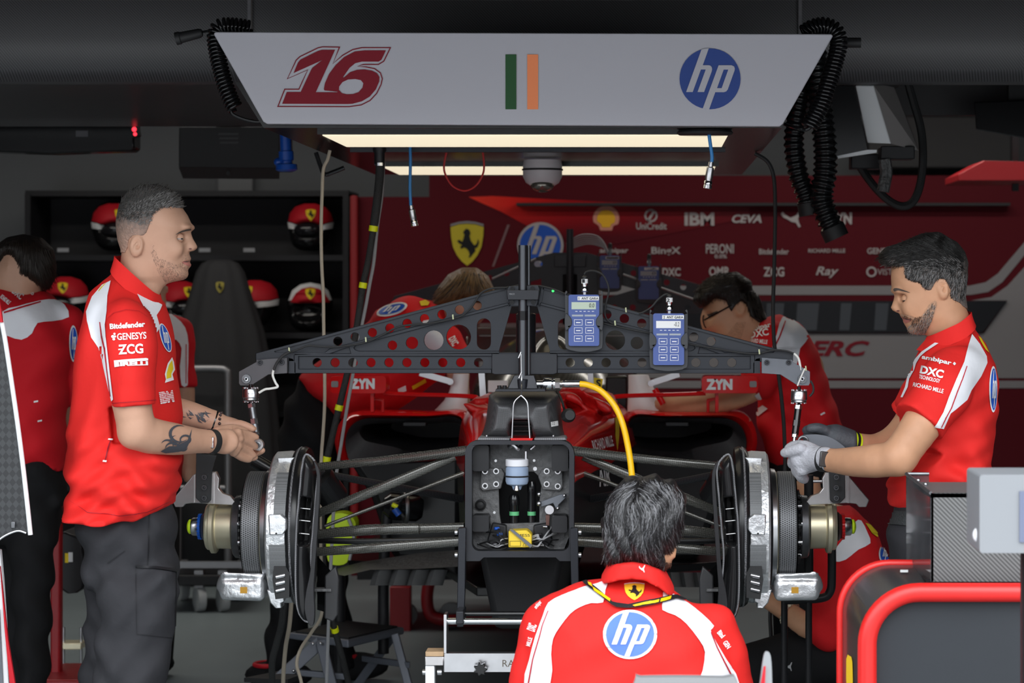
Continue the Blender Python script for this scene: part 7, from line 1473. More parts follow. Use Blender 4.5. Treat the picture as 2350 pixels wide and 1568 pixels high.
for dy in (-.09, .09):
    q = SDF((P(2040, 0, Y1).x, Y1+dy-.08, 0), (P(2300, 0, Y1).x, Y1+dy+.08, .16), .008); xx = P(2170, 0, Y1).x+(.03 if dy > 0 else 0)
    q.cone((xx+.02, Y1+dy, .05), (xx-.16, Y1+dy, .035), .05, .036, .02); q.cut(lambda x, y, z: .004-z); q.build('shoe', 'dark_cloth', rm)
# gloves: near pale glove with curled fingers, far dark glove
def glove(m, name, fn, lo, hi, h=.0042):
    g = SDF(lo, hi, h); fn(g); return g.build(name, m, rm)
def gl1(g):
    g.cone(P(1896, 1054, -.52), P(1868, 1052, -.48), .033, .034).ell(P(1848, 1050, -.46), (.042, .028, .044), .02)
    for ch in ([(1846, 1026, -.455), (1828, 1024, -.43), (1810, 1030, -.41)], [(1836, 1042, -.465), (1822, 1052, -.44), (1818, 1066, -.42)], [(1834, 1062, -.465), (1828, 1076, -.44), (1832, 1088, -.42)], [(1840, 1078, -.46), (1838, 1092, -.44), (1846, 1100, -.42)]):
        g.chain([P(*c) for c in ch], [.017, .0145, .0125], .007)
    g.chain([P(1838, 1030, -.49), P(1815, 1036, -.47), P(1800, 1040, -.45)], [.015, .0135, .0115], .007)
    for c in ((1840, 1040, -.475), (1836, 1060, -.475), (1842, 1078, -.47)): g.ell(P(*c), (.017, .012, .015), .008)
lo, hi = P(1785, 1120, -.45), P(1915, 1000, -.45); glove('glove_grey', 'work_glove', gl1, (lo.x, -.60, lo.z), (hi.x, -.34, hi.z))
def gl2(g):
    g.cone(P(1952, 1019, -.34), P(1918, 1009, -.34), .0395, .043).ell(P(1893, 1004, -.335), (.036, .026, .030), .015)
    for ch in ([(1885, 992, -.34), (1866, 986, -.33), (1850, 988, -.32)], [(1880, 1000, -.33), (1862, 1000, -.31), (1850, 1004, -.30)], [(1880, 1010, -.33), (1866, 1014, -.30), (1856, 1016, -.29)], [(1882, 1018, -.33), (1870, 1022, -.31), (1862, 1024, -.30)]):
        g.chain([P(*c) for c in ch], [.0155, .0135, .0115], .006)
    g.chain([P(1900, 992, -.36), P(1878, 983, -.37), P(1858, 984, -.37)], [.015, .013, .0115], .006)
lo, hi = P(1835, 1045, -.34), P(1965, 965, -.34); glove('glove_dark', 'work_glove', gl2, (lo.x, -.45, lo.z), (hi.x, -.22, hi.z))
ax = P(1918, 1058, Y1-.09)-P(1885, 1054, Y1-.06); strap(P(1893, 1055, -.513), ax, .0345, .022, 'black_rubber', rm)
MB().box(P(1891, 1054, -.552), (.026, .008, .042), Matrix.Rotation(.35, 3, 'Z') @ Matrix.Rotation(.12, 3, 'Y')).build('watch_case', mat('watch_dark', (.04, .035, .035, 1), .3), rm, bevel=.003)
ax = P(1962, 1022, Y1+.12)-P(1930, 1012, Y1+.1); strap(P(1955, 1020, Y1+.115), ax, .037, .024, 'lime', rm, 'lime_wristband'); strap(P(1956, 1020, Y1+.115), ax, .0376, .008, 'black_print', rm, 'wristband_stripe'); strap(P(1941, 1015, Y1+.105), ax, .034, .006, 'yellow_print', rm, 'glove_trim')
pl_ = thing('shim_plate', 'dark grey curved metal plate with round eye held in the gloved hands', 'plate', P(1890, 1035, -.36))
MB().pp(sm2([(1832, 1008), (1845, 999), (1880, 998), (1910, 1006), (1938, 1026), (1938, 1034), (1905, 1038), (1860, 1036), (1836, 1022)], 4), -.40, .012, [circ(1843, 1013, 6, 18)]).build('plate_body', 'grey_plate', pl_, bevel=.0015)
MB().torus(P(1843, 1013, -.405), L(10, -.4), L(3.4, -.4), (0, 1, 0), 28).build('plate_eye', 'dark_steel', pl_)
# ---------------------------------------------------------------- 3. man crouching in front, seen from behind
Y2 = -1.42
cm = person('person', 'man with wavy black hair crouching in the foreground, seen from behind, lanyard on his back', 1445, 2100, Y2)
hd = [(1424, 1150), (1445, 1124), (1470, 1115), (1505, 1118), (1535, 1130), (1560, 1160), (1566, 1200), (1556, 1240), (1547, 1262), (1545, 1285), (1540, 1305), (1520, 1318), (1500, 1345), (1430, 1345), (1420, 1305), (1405, 1270), (1402, 1210), (1406, 1170)]
b = SDF((P(1150, 0, Y2).x, Y2-.26, 0), (P(1740, 0, Y2).x, Y2+.5, P(0, 1080, Y2).z), .012, fz=((.8, 1.3, .006),))
b.inflate(W2(hd, Y2), Y2+.05, .08, .092)
b.ell(P(1545, 1258, Y2+.02), (.008, .016, .030), .004)
b.cone(P(1455, 1420, Y2+.05), P(1450, 1780, Y2+.02), .10, .11, .03).cone(P(1300, 1440, Y2+.05), P(1600, 1440, Y2+.05), .05, .05, .03)
for s in (-1, 1):
    b.chain([P(1450+s*180, 1450, Y2+.05), P(1450+s*225, 1640, Y2+.06), P(1450+s*170, 1760, Y2+.24), P(1450+s*60, 1720, Y2+.40)], [.05, .042, .034, .028], .02); b.ell(P(1450+s*50, 1715, Y2+.42), (.035, .045, .025), .01)
    for f in range(4): b.chain([P(1450+s*(62-f*12), 1712, Y2+.43), P(1450+s*(58-f*12), 1708, Y2+.47), P(1450+s*(56-f*12), 1722, Y2+.485)], [.0115, .010, .008], .004)
    b.chain([P(1450+s*40, 1700, Y2+.41), P(1450+s*22, 1695, Y2+.44)], [.012, .010], .004)
    b.chain([P(1450+s*80, 1830, Y2+.02), P(1450+s*130, 1830, Y2+.36), P(1450+s*110, 2110, Y2+.18)], [.08, .06, .04], .02)
cmb = b.build('body', 'skin_tan', cm)
sh = [(1451, 1318), (1400, 1326), (1383, 1332), (1341, 1342), (1296, 1355), (1260, 1366), (1241, 1387), (1228, 1416), (1217, 1465), (1207, 1514), (1200, 1568), (1205, 1640), (1240, 1720), (1250, 1900), (1650, 1900), (1665, 1720), (1695, 1640), (1697, 1568), (1681, 1514), (1663, 1465), (1649, 1436), (1620, 1408), (1574, 1380), (1542, 1362), (1510, 1335)]
s = SDF((P(1150, 0, Y2).x, Y2-.24, P(0, 1850, Y2).z), (P(1750, 0, Y2).x, Y2+.26, P(0, 1280, Y2).z), .0075)
s.inflate(W2(sh, Y2), Y2+.03, .14, .15, Wz=zrow([(1318, .13), (1380, .14), (1480, .15), (1900, .16)], Y2))
for sg_ in (-1, 1): s.chain([P(1448+sg_*190, 1440, Y2+.03), P(1448+sg_*212, 1540, Y2+.04), P(1448+sg_*225, 1660, Y2+.06)], [.056, .062, .062], .04)
s.noise(.005, lambda x, y, z: np.sin(x*34+z*22+2*np.sin(z*14))*.6+.4*np.sin(z*52-x*30)); s.cut(lambda x, y, z: P(0, 1840, Y2).z-z)
cms = s.build('shirt', 'red_cloth', cm)
b2 = bvh_of(cms)
def dk(sh_, nm, m, step=7, off=.0022): return decal(sh_, b2, nm, m, cms, step, off)
cz = lambda p: zz(p, .324, 1150, 1060)
dk(art(sm2(cz([(590, 888), (680, 866), (762, 838), (738, 915), (722, 1000), (640, 1004), (560, 1032), (490, 1080), (420, 1170), (372, 1255), (358, 1370), (352, 1568), (168, 1590), (205, 1400), (245, 1240), (300, 1090), (338, 1002), (430, 950), (520, 915)]), 2)), 'white_panel', 'white_cloth')
dk(art(sm2(cz([(1150, 908), (1230, 948), (1320, 1002), (1420, 1080), (1505, 1165), (1480, 1195), (1520, 1280), (1590, 1400), (1690, 1590), (1412, 1590), (1425, 1480), (1440, 1350), (1400, 1265), (1310, 1150), (1230, 1090), (1140, 1052), (1146, 980)]), 2)), 'white_panel', 'white_cloth')
dk(art(cz([(335, 1060), (341, 1060), (300, 1160), (278, 1250), (235, 1400), (205, 1568), (196, 1568), (228, 1400), (270, 1250), (294, 1160)])), 'red_piping', 'red_print', 6, .0034)
dk(art(cz([(1478, 1210), (1484, 1208), (1530, 1320), (1580, 1420), (1668, 1590), (1660, 1590), (1572, 1424), (1522, 1322)])), 'red_piping', 'red_print', 6, .0034)
Dd, Ll = hp_art(1446, 1457, 54, 1.02); dk(art(circ(1446, 1457, 62, 48, 56)), 'round_emblem_rim', 'white_print')
hb_ = mat('back_blue', (.10, .19, .70, 1), .7, spec=.2)
dk(xform(Dd, lambda a, b: (a, 1457+(b-1457)*.93)), 'round_emblem', hb_, 6, .0034); dk(xform(Ll, lambda a, b: (a, 1457+(b-1457)*.93)), 'emblem_letters', 'white_print', 6, .0046)
s1, s2, s3 = shield_art(1456, 1360, 23, 19); dk(s1, 'shield_emblem', mat('shield_bright', (.90, .62, .03, 1), .6), 4); dk(s2, 'shield_horse', 'black_print', 4, .0034); dk(s3, 'shield_top', 'white_print', 4)
dk(text2('ambipar', (1226, 1384, 1246, 1396), bold=.02, rot=-50), 'sleeve_lettering', 'white_print', 4); dk(text2('DXC', (1214, 1430, 1230, 1450), bold=.03, rot=-70), 'sleeve_lettering', 'white_print', 4); dk(text2('MILLE', (1206, 1468, 1226, 1478), bold=.02, rot=-75), 'sleeve_lettering', 'white_print', 4)
dk(text2('Bitd', (1645, 1450, 1662, 1462), bold=.03, rot=50), 'sleeve_lettering', 'white_print', 4); dk(text2('GEN', (1658, 1474, 1676, 1486), bold=.03, rot=55), 'sleeve_lettering', 'white_print', 4)
cl_ = [(1412, 1298), (1400, 1312), (1384, 1332), (1400, 1330), (1430, 1322), (1451, 1320), (1480, 1324), (1508, 1336), (1530, 1352), (1543, 1366), (1536, 1346), (1526, 1330), (1514, 1316), (1484, 1304), (1450, 1296), (1430, 1296)]
c_ = SDF((P(1370, 0, Y2).x, Y2-.16, P(0, 1385, Y2).z), (P(1560, 0, Y2).x, Y2+.22, P(0, 1225, Y2).z), .0055)
c_.inflate(W2([(1404, 1240), (1376, 1330), (1400, 1400), (1530, 1400), (1550, 1362), (1520, 1260), (1480, 1240), (1450, 1236)], Y2), Y2+.03, .05, .112)
c_.ell(P(1465, 1270, Y2)+Vector((0, .045, 0)), (.056, .085, .055), .004, sub=True); X, Z = c_.ax[0], c_.ax[2]
cut = poly_sd(W2([(1378, 1330), (1392, 1306), (1412, 1290), (1451, 1284), (1484, 1290), (1514, 1304), (1530, 1322), (1548, 1350), (1546, 1372), (1512, 1342), (1482, 1325), (1451, 1320), (1420, 1324), (1384, 1338)], Y2), X, Z)[:, None, :]
c_.D = np.maximum(c_.D, -cut).astype(np.float32); cco = c_.build('collar', 'red_cloth', cms)
decal(cat_art(1466, 1299, 1480, 1314), bvh_of(cco), 'leaping_cat_emblem', 'white_print', cco, 3, .002)
lb = bvh_of(cms, cco); ly = lambda p: art(cz(p))
for k, (p, m, o) in enumerate((([(575, 862), (606, 852), (690, 915), (790, 1000), (820, 1008), (902, 1018), (900, 1046), (820, 1040), (780, 1020), (680, 945), (600, 885)], 'black_print', .006), ([(900, 1018), (1000, 996), (1190, 955), (1240, 952), (1305, 985), (1295, 992), (1240, 978), (1190, 992), (1000, 1034), (902, 1046)], 'black_print', .006),
    ([(615, 868), (640, 878), (650, 905), (622, 888)], 'hose_yellow', .0075), ([(648, 902), (776, 985), (772, 1003), (660, 930)], 'hose_yellow', .0075), ([(930, 1028), (1050, 998), (1112, 985), (1105, 1004), (945, 1036)], 'hose_yellow', .0075), ([(1122, 980), (1195, 962), (1188, 985), (1118, 1002)], 'hose_yellow', .0075))):
    decal(ly(p), lb, 'lanyard' if k < 2 else 'lanyard_lettering', m, cms, 6, o)
hr = [(1467, 1094), (1435, 1102), (1408, 1126), (1391, 1164), (1380, 1206), (1384, 1248), (1389, 1287), (1408, 1302), (1451, 1302), (1480, 1304), (1512, 1318), (1522, 1300), (1532, 1276), (1541, 1262), (1558, 1245), (1573, 1196), (1576, 1157), (1567, 1125), (1541, 1104), (1506, 1094)]
h_ = SDF((P(1360, 0, Y2).x, Y2-.14, P(0, 1340, Y2).z), (P(1600, 0, Y2).x, Y2+.24, P(0, 1070, Y2).z), .005)
h_.inflate(W2(hr, Y2), Y2+.035, .085, .115); h_.noise(.0035, lambda x, y, z: np.sin(x*150+5*np.sin(z*18+x*8)))
cmh = h_.build('hair', 'hair_black', cm); hb2 = bvh_of(cmh)
def fl2(x, y, r):
    dx, dy = x-1462, y-1128; l = math.hypot(dx, dy)+1; k = min(1, l/70); u, v = dx/l*(1-k*.75), .25+dy/l*.4*(1-k)+k*.75
    return (u+.35*math.sin(y*.05+x*.03)*k, v)
rg_ = [(a+(1470-a)*.04, b+(1200-b)*.04) for a, b in hr]
strands('dark_locks', hb2, rg_, fl2, 1500, 12, 7, .0016, mat('lock_black', (.016, .015, .016, 1), .38), cmh, lift=.004, seed=21, wav=.25)
strands('sheen_locks', hb2, rg_, fl2, 380, 10, 7, .0008, mat('lock_sheen', (.20, .20, .21, 1), .35), cmh, lift=.0035, seed=22, wav=.25, off=.0025)  # gloss of the black hair put into the colour of paler strands
strands('neck_curls', hb2, [(1388, 1270), (1398, 1300), (1440, 1304), (1500, 1312), (1530, 1290), (1520, 1270), (1450, 1285)], lambda x, y, r: (r.uniform(-.7, .7), .7), 260, 6, 5, .0012, 'lock_black', cmh, lift=.010, seed=23, wav=.9)
bcm = bvh_of(cmb); strands('stubble', bcm, [(1512, 1290), (1540, 1292), (1540, 1305), (1524, 1324), (1512, 1318)], lambda x, y, r: (r.uniform(-.3, .3), .9), 260, 3, 2.5, .0007, 'beard_dark', cmb, lift=.002, seed=24)
q = SDF((P(1220, 0, Y2).x, Y2-.22, .03), (P(1690, 0, Y2).x, Y2+.56, P(0, 1780, Y2).z), .014)
q.ell(P(1450, 1880, Y2+.02), (.21, .17, .14))
for s_ in (-1, 1): q.chain([P(1450+s_*80, 1840, Y2+.02), P(1450+s_*135, 1830, Y2+.40), P(1450+s_*115, 2090, Y2+.16)], [.11, .085, .055], .04)
q.build('trousers', 'black_cloth', cm)
for s_ in (-1, 1):
    q = SDF((P(1450+s_*115, 0, Y2).x-.08, Y2+.02, 0), (P(1450+s_*115, 0, Y2).x+.08, Y2+.42, .16), .01); xx = P(1450+s_*115, 0, Y2).x
    q.cone((xx, Y2+.14, .055), (xx, Y2+.34, .036), .05, .036, .02); q.cut(lambda x, y, z: .004-z); q.build('shoe', 'dark_cloth', cm)
# ---------------------------------------------------------------- 4. people further back
def simple_shirt(t, poly, Y, T, Wd, h, sleeves=(), wrinkle=.006, cuts=(), m='red_cloth'):
    w = W2(poly, Y); a = np.array(w); s = SDF((a[:, 0].min()-.12, Y-Wd-.12, a[:, 1].min()-.1), (a[:, 0].max()+.12, Y+Wd+.12, a[:, 1].max()+.08), h)
    s.inflate(w, Y, T, Wd)
    for pts, rs in sleeves: s.chain([P(*p) for p in pts], rs, .03)
    s.noise(wrinkle, lambda x, y, z: np.sin(x*30+z*26+2*np.sin(z*12+x*7))*.6+.4*np.sin(z*50-x*34))
    return s
# 4a far left, back turned
Y3 = .95
fm = person('person', 'mechanic with dark brown hair at the far left edge, back turned, in dark red shirt', 90, 1700, Y3)
b = SDF((P(-130, 0, Y3).x, Y3-.3, 0), (P(230, 0, Y3).x, Y3+.3, P(0, 520, Y3).z), .012)
b.inflate(W2([(-2, 585), (20, 556), (60, 548), (100, 556), (122, 590), (118, 630), (96, 668), (90, 720), (20, 720), (6, 690), (-16, 668), (-20, 630)], Y3), Y3, .07, .09); b.ell(P(38, 612, Y3)+Vector((0, -.085, 0)), (.014, .012, .028), .004)
b.cone(P(60, 780, Y3), P(65, 1080, Y3), .08, .07, .03); b.chain([P(150, 780, Y3+.05), P(168, 900, Y3+.1), P(150, 990, Y3+.2)], [.05, .045, .04], .02)
for s_ in (-.07, .07): b.chain([P(65, 1130, Y3+s_*.6), P(70 if s_ < 0 else 30, 1500, Y3+s_), P(85 if s_ < 0 else 35, 1660, Y3+s_)], [.05, .035, .025], .01)
fmb = b.build('body', 'skin', fm)
h_ = SDF((P(-40, 0, Y3).x, Y3-.14, P(0, 700, Y3).z), (P(150, 0, Y3).x, Y3+.14, P(0, 525, Y3).z), .007)
h_.inflate(W2([(-10, 565), (20, 544), (55, 537), (95, 546), (120, 572), (127, 610), (124, 640), (108, 668), (90, 655), (60, 648), (44, 640), (42, 615), (30, 598), (12, 620), (0, 630), (-14, 610)], Y3), Y3, .06, .105)
fmh = h_.build('hair', 'hair_dark', fm)
strands('locks', bvh_of(fmh), [(0, 570), (55, 545), (115, 575), (122, 620), (100, 655), (60, 640), (46, 610), (10, 610)], lambda x, y, r: ((x-60)*.006, .9), 420, 6, 7, .0016, mat('lock_brown', (.02, .013, .009, 1), .5), fmh, lift=.004, seed=31)
s = simple_shirt(fm, [(10, 660), (45, 658), (100, 668), (140, 700), (165, 745), (172, 800), (160, 870), (152, 960), (148, 1085), (-60, 1085), (-80, 900), (-90, 760), (-40, 690)], Y3, .11, .16, .009, [([(150, 740, Y3), (165, 820, Y3+.04), (168, 900, Y3+.08)], [.06, .06, .055])]); s.cut(lambda x, y, z: P(0, 1080, Y3).z+.06*(x-P(60, 0, Y3).x)*0-z)
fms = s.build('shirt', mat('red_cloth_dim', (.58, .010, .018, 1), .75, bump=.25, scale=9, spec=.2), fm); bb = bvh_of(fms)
decal(art(sm2([(6, 716), (40, 704), (92, 690), (125, 688), (148, 700), (158, 728), (120, 738), (86, 742), (74, 765), (50, 780), (20, 772), (8, 762)], 2)), bb, 'white_panel', 'white_cloth', fms, 7); decal(art([(10, 716), (92, 692), (93, 695), (10, 720)]), bb, 'red_piping', 'red_print', fms, 7, .0035)
for tx, bx in (('DXC', (28, 668, 54, 684)), ('RICHARD MILLE', (0, 684, 26, 694)), ('amb', (62, 666, 80, 676))): decal(text2(tx, bx, bold=.03, rot=40), bb, 'printed_lettering', 'white_print', fms, 4, .003)
decal(art(circ(167, 788, 10, 30, 42)), bb, 'round_emblem_rim', 'white_print', fms, 5, .003); decal(art(circ(167.5, 788, 8, 30, 37)), bb, 'round_emblem', 'blue_print', fms, 5, .004); decal(xform(l3, lambda a, b: (167+a*7, 788+b*34)), bb, 'emblem_letters', 'white_print', fms, 4, .005)
for x, y in ((82, 923), (90, 967)): decal(art([(x-5, y-2), (x+5, y-4), (x+5, y), (x-5, y+2)]), bb, 'pocket_bar', 'white_print', fms, 4, .003)
q = SDF((P(-80, 0, Y3).x, Y3-.2, .05), (P(200, 0, Y3).x, Y3+.22, P(0, 1030, Y3).z), .012)
q.inflate(W2([(-50, 1030), (-50, 1200), (10, 1250), (140, 1200), (146, 1120), (140, 1030)], Y3), Y3, .1, .15); q.inflate(W2([(40, 1150), (36, 1300), (60, 1600), (60, 1680), (118, 1680), (124, 1500), (130, 1350), (146, 1150)], Y3), Y3-.07, .08, .09, .03); q.inflate(W2([(-40, 1150), (-20, 1350), (0, 1680), (70, 1680), (80, 1400), (80, 1150)], Y3), Y3+.08, .08, .09, .03)
q.noise(.006, lambda x, y, z: np.sin(z*40+x*38+2*np.sin(x*20))); q.build('trousers', 'dark_cloth', fm)
for s_, x in ((-.07, 85), (.08, 35)): MB().sphere((P(x, 0, Y3).x, Y3+s_-.03, .05), (.055, .13, .05)).build('shoe', 'dark_cloth', fm)
# 4b man half hidden behind the standing man
Y4 = 2.3
hm = person('person', 'mechanic in red and white shirt mostly hidden behind the grey-haired man', 360, 1600, Y4)
b = SDF((P(260, 0, Y4).x, Y4-.25, 0), (P(470, 0, Y4).x, Y4+.25, P(0, 590, Y4).z), .014)
b.inflate(W2([(290, 640), (310, 612), (350, 610), (374, 640), (370, 690), (352, 720), (300, 720)], Y4), Y4, .06, .08); b.ell(P(376, 664, Y4), (.020, .015, .024), .012); b.ell(P(372, 692, Y4), (.014, .024, .010), .010); b.cone(P(335, 700, Y4), P(330, 1050, Y4), .07, .09, .03); b.chain([P(415, 770, Y4), P(422, 900, Y4), P(432, 1060, Y4+.02)], [.045, .042, .034], .02); b.ell(P(434, 1085, Y4+.02), (.03, .03, .045), .01)
for s_ in (-.06, .06): b.chain([P(335, 1100, Y4+s_*.6), P(335, 1570, Y4+s_)], [.05, .03], .01)
b.build('body', 'skin', hm)
s = simple_shirt(hm, [(300, 715), (372, 716), (405, 728), (428, 752), (436, 790), (420, 900), (420, 1120), (262, 1120), (262, 760)], Y4, .1, .16, .01, [([(412, 760, Y4), (421, 886, Y4)], [.055, .05])]); s.cut(lambda x, y, z: P(0, 1100, Y4).z-z)
s.box(P(424, 886, Y4)-Vector((0, 0, .10)), (.055, .09, .095), .004, sub=True); hms = s.build('shirt', 'red_cloth_dim', hm); bb = bvh_of(hms)
decal(art(sm2([(384, 722), (404, 730), (424, 752), (432, 790), (430, 860), (430, 884), (416, 884), (412, 840), (416, 800), (404, 780), (388, 772)], 2)), bb, 'white_panel', 'white_cloth', hms, 6); decal(art([(425, 790), (427, 790), (427, 880), (425, 880)]), bb, 'red_piping', 'red_print', hms, 6, .0035)
h_ = SDF((P(270, 0, Y4).x, Y4-.13, P(0, 700, Y4).z), (P(400, 0, Y4).x, Y4+.13, P(0, 590, Y4).z), .01); h_.inflate(W2([(286, 660), (300, 608), (345, 602), (378, 630), (374, 655), (340, 640)], Y4), Y4, .06, .09); h_.build('hair', 'hair_dark', hm)
q = SDF((P(250, 0, Y4).x, Y4-.2, .05), (P(440, 0, Y4).x, Y4+.2, P(0, 1060, Y4).z), .014); q.inflate(W2([(268, 1060), (270, 1300), (280, 1590), (390, 1590), (410, 1300), (412, 1060)], Y4), Y4, .1, .14); q.build('trousers', 'dark_cloth', hm)
for s_ in (-.06, .06): MB().sphere((P(335, 0, Y4).x, Y4+s_, .05), (.10, .055, .05)).build('shoe', 'dark_cloth', hm)
# 4c fair-haired man bending over the car on the left
Y5 = 2.15
bm_ = person('person', 'fair-haired mechanic bending over the left side of the car, face hidden', 700, 1590, Y5)
b = SDF((P(600, 0, Y5).x, Y5-.3, 0), (P(1180, 0, Y5).x, Y5+.3, P(0, 600, Y5).z), .012)
b.inflate(W2([(1010, 660), (1040, 630), (1080, 622), (1115, 640), (1128, 680), (1122, 720), (1100, 745), (1060, 745), (1020, 720), (1000, 700)], Y5), Y5-.02, .07, .085)
b.cone(P(1030, 715, Y5), P(940, 780, Y5), .06, .09, .03).cone(P(940, 790, Y5), P(765, 895, Y5), .08, .06, .03).cone(P(765, 895, Y5), P(725, 985, Y5), .06, .05, .02)
b.chain([P(985, 760, Y5-.17), P(1030, 800, Y5-.20), P(1052, 860, Y5-.2)], [.05, .042, .038], .02); b.chain([P(1052, 860, Y5-.2), P(1062, 930, Y5-.16)], [.038, .03], .02); b.ell(P(1064, 945, Y5-.15), (.03, .025, .035), .01)
for s_ in (-.1, .1): b.chain([P(725, 990, Y5+s_*.6), P(692 if s_ < 0 else 752, 1250, Y5+s_), P(648 if s_ < 0 else 788, 1550, Y5+s_)], [.05, .04, .028], .01)
b.build('body', 'skin', bm_)
h_ = SDF((P(980, 0, Y5).x, Y5-.16, P(0, 760, Y5).z), (P(1160, 0, Y5).x, Y5+.14, P(0, 595, Y5).z), .007); h_.inflate(W2([(996, 700), (1006, 660), (1030, 630), (1062, 614), (1095, 614), (1122, 634), (1138, 670), (1136, 694), (1118, 700), (1095, 706), (1060, 704), (1030, 712), (1010, 712)], Y5), Y5-.025, .07, .105); bmh = h_.build('hair', 'hair_brown', bm_)
strands('locks', bvh_of(bmh), [(1004, 690), (1010, 660), (1062, 622), (1110, 630), (1130, 670), (1120, 692), (1060, 696)], lambda x, y, r: ((x-1085)*.012, .5+abs(x-1085)*.004), 500, 7, 7, .0016, mat('lock_fair', (.17, .095, .035, 1), .45), bmh, lift=.004, seed=33); strands('dark_locks', bvh_of(bmh), [(1004, 690), (1010, 660), (1062, 622), (1110, 630), (1130, 670), (1120, 692), (1060, 696)], lambda x, y, r: ((x-1085)*.012, .5+abs(x-1085)*.004), 300, 7, 7, .0016, 'lock_brown', bmh, lift=.003, seed=34)
s = simple_shirt(bm_, [(1022, 690), (990, 684), (940, 682), (900, 690), (868, 712), (840, 742), (790, 785), (740, 822), (690, 868), (704, 900), (750, 935), (800, 975), (850, 965), (905, 940), (960, 910), (1010, 870), (1040, 810), (1045, 750)], Y5, .11, .19, .009, [([(985, 755, Y5-.16), (1028, 790, Y5-.2), (1046, 824, Y5-.2)], [.068, .066, .06])], .008)
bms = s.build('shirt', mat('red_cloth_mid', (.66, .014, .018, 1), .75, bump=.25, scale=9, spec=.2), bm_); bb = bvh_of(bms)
decal(art([(900+34*math.cos(a)-4*math.sin(a)*1.5, 712-12*math.cos(a)*.55+15*math.sin(a)) for a in [2*math.pi*i/30 for i in range(30)]]), bb, 'round_emblem_rim', 'white_print', bms, 5, .004)
decal(art([(900+29*math.cos(a)-4*math.sin(a)*1.5, 712-12*math.cos(a)*.5+11*math.sin(a)) for a in [2*math.pi*i/30 for i in range(30)]]), bb, 'round_emblem', 'blue_print', bms, 5, .006); decal(xform(l3, lambda a, b: (900+a*24-b*5, 712-a*5+b*11)), bb, 'emblem_letters', 'white_print', bms, 5, .008)
decal(art([(962, 694), (976, 690), (986, 696), (982, 703), (966, 704)]), bb, 'shield_emblem', 'yellow_print', bms, 4, .004); decal(art(sm2([(965, 745), (985, 735), (1012, 740), (1022, 770), (1016, 810), (990, 815), (972, 790)], 2)), bb, 'white_panel', 'white_cloth', bms, 6, .003); decal(text2('DXC', (1030, 775, 1050, 792), bold=.04, rot=60), bb, 'printed_lettering', 'white_print', bms, 4, .004)
decal(cat_art(1000, 689, 1014, 696), bb, 'leaping_cat_emblem', 'white_print', bms, 3, .004); decal(text2('Shell', (915, 893, 940, 905), bold=.05, rot=-25) if False else art([(912, 892), (930, 884), (932, 896), (914, 904)]), bb, 'printed_patch', 'white_print', bms, 4, .004); decal(art([(944, 886), (975, 868), (978, 876), (946, 894)]), bb, 'yellow_patch', 'yellow_print', bms, 4, .004)
q = SDF((P(600, 0, Y5).x, Y5-.28, .05), (P(860, 0, Y5).x, Y5+.28, P(0, 840, Y5).z), .012)
q.inflate(W2([(692, 866), (660, 920), (644, 980), (640, 1060), (660, 1140), (720, 1150), (770, 1060), (800, 980), (770, 930), (730, 890)], Y5), Y5, .11, .17); q.inflate(W2([(645, 1040), (648, 1200), (636, 1330), (612, 1440), (606, 1560), (690, 1560), (705, 1440), (735, 1300), (765, 1060)], Y5-.11), Y5-.11, .085, .1, .03); q.inflate(W2([(680, 1040), (720, 1240), (735, 1400), (745, 1575), (830, 1575), (800, 1400), (790, 1240), (785, 1020)], Y5+.1), Y5+.1, .085, .1, .03)
q.noise(.006, lambda x, y, z: np.sin(z*40+x*38)); q.build('trousers', 'dark_cloth', bm_)
for x, y, dy in ((640, 1555, -.11), (815, 1590, .1)):
    c = P(x, y, Y5+dy); o = MB().sphere((c.x, Y5+dy, .055), (.13, .055, .055)).build('shoe', 'dark_cloth', bm_); MB().torus((c.x-.04, Y5+dy, .095), .052, .009, (0, 0, 1), 24).build('red_trim', 'red_print', bm_)
# 4d man with glasses on the right
Y6 = 1.95
gm_ = person('person', 'mechanic with glasses and dark hair leaning over the right side of the car', 1830, 1600, Y6)
hp6 = [(1612, 712), (1607, 730), (1612, 740), (1614, 756), (1622, 764), (1634, 768), (1642, 784), (1660, 800), (1700, 815), (1730, 850), (1830, 820), (1770, 740), (1750, 720), (1735, 680), (1700, 650), (1650, 650), (1622, 680)]
b = SDF((P(1500, 0, Y6).x, Y6-.36, 0), (P(1990, 0, Y6).x, Y6+.3, P(0, 600, Y6).z), .012, fx=((-2, 2, .0085),), fy=((-2, 2, .0085),), fz=((1.25, 1.6, .007),))
b.inflate(W2(hp6, Y6), Y6, .065, .08); b.inflate(W2([(1618, 726), (1607, 738), (1611, 752), (1614, 760), (1628, 762), (1634, 740)], Y6), Y6, .018, .018, .008); b.ell(P(1624, 724, Y6)+Vector((0, -.06, 0)), (.022, .02, .014), .008, sub=True)
b.ell(P(1697, 708, Y6)+Vector((0, -.082, 0)), (.020, .012, .031), .004); b.ell(P(1697, 706, Y6)+Vector((0, -.094, 0)), (.012, .010, .020), .004, sub=True)
b.cone(P(1830, 850, Y6), P(1850, 1040, Y6), .10, .10, .03).chain([P(1770, 800, Y6-.17), P(1745, 870, Y6-.22), P(1700, 905, Y6-.22), P(1620, 925, Y6-.18), P(1540, 930, Y6-.12)], [.055, .05, .046, .046, .038], .02); b.ell(P(1528, 930, Y6-.1), (.05, .03, .03), .015)
for s_ in (-.09, .09): b.chain([P(1840, 1080, Y6+s_*.6), P(1840, 1570, Y6+s_*.8)], [.05, .03], .01)
gmb = b.build('body', mat('skin_warm', (.56, .30, .17, 1), .5, noise=.1, scale=30), gm_)
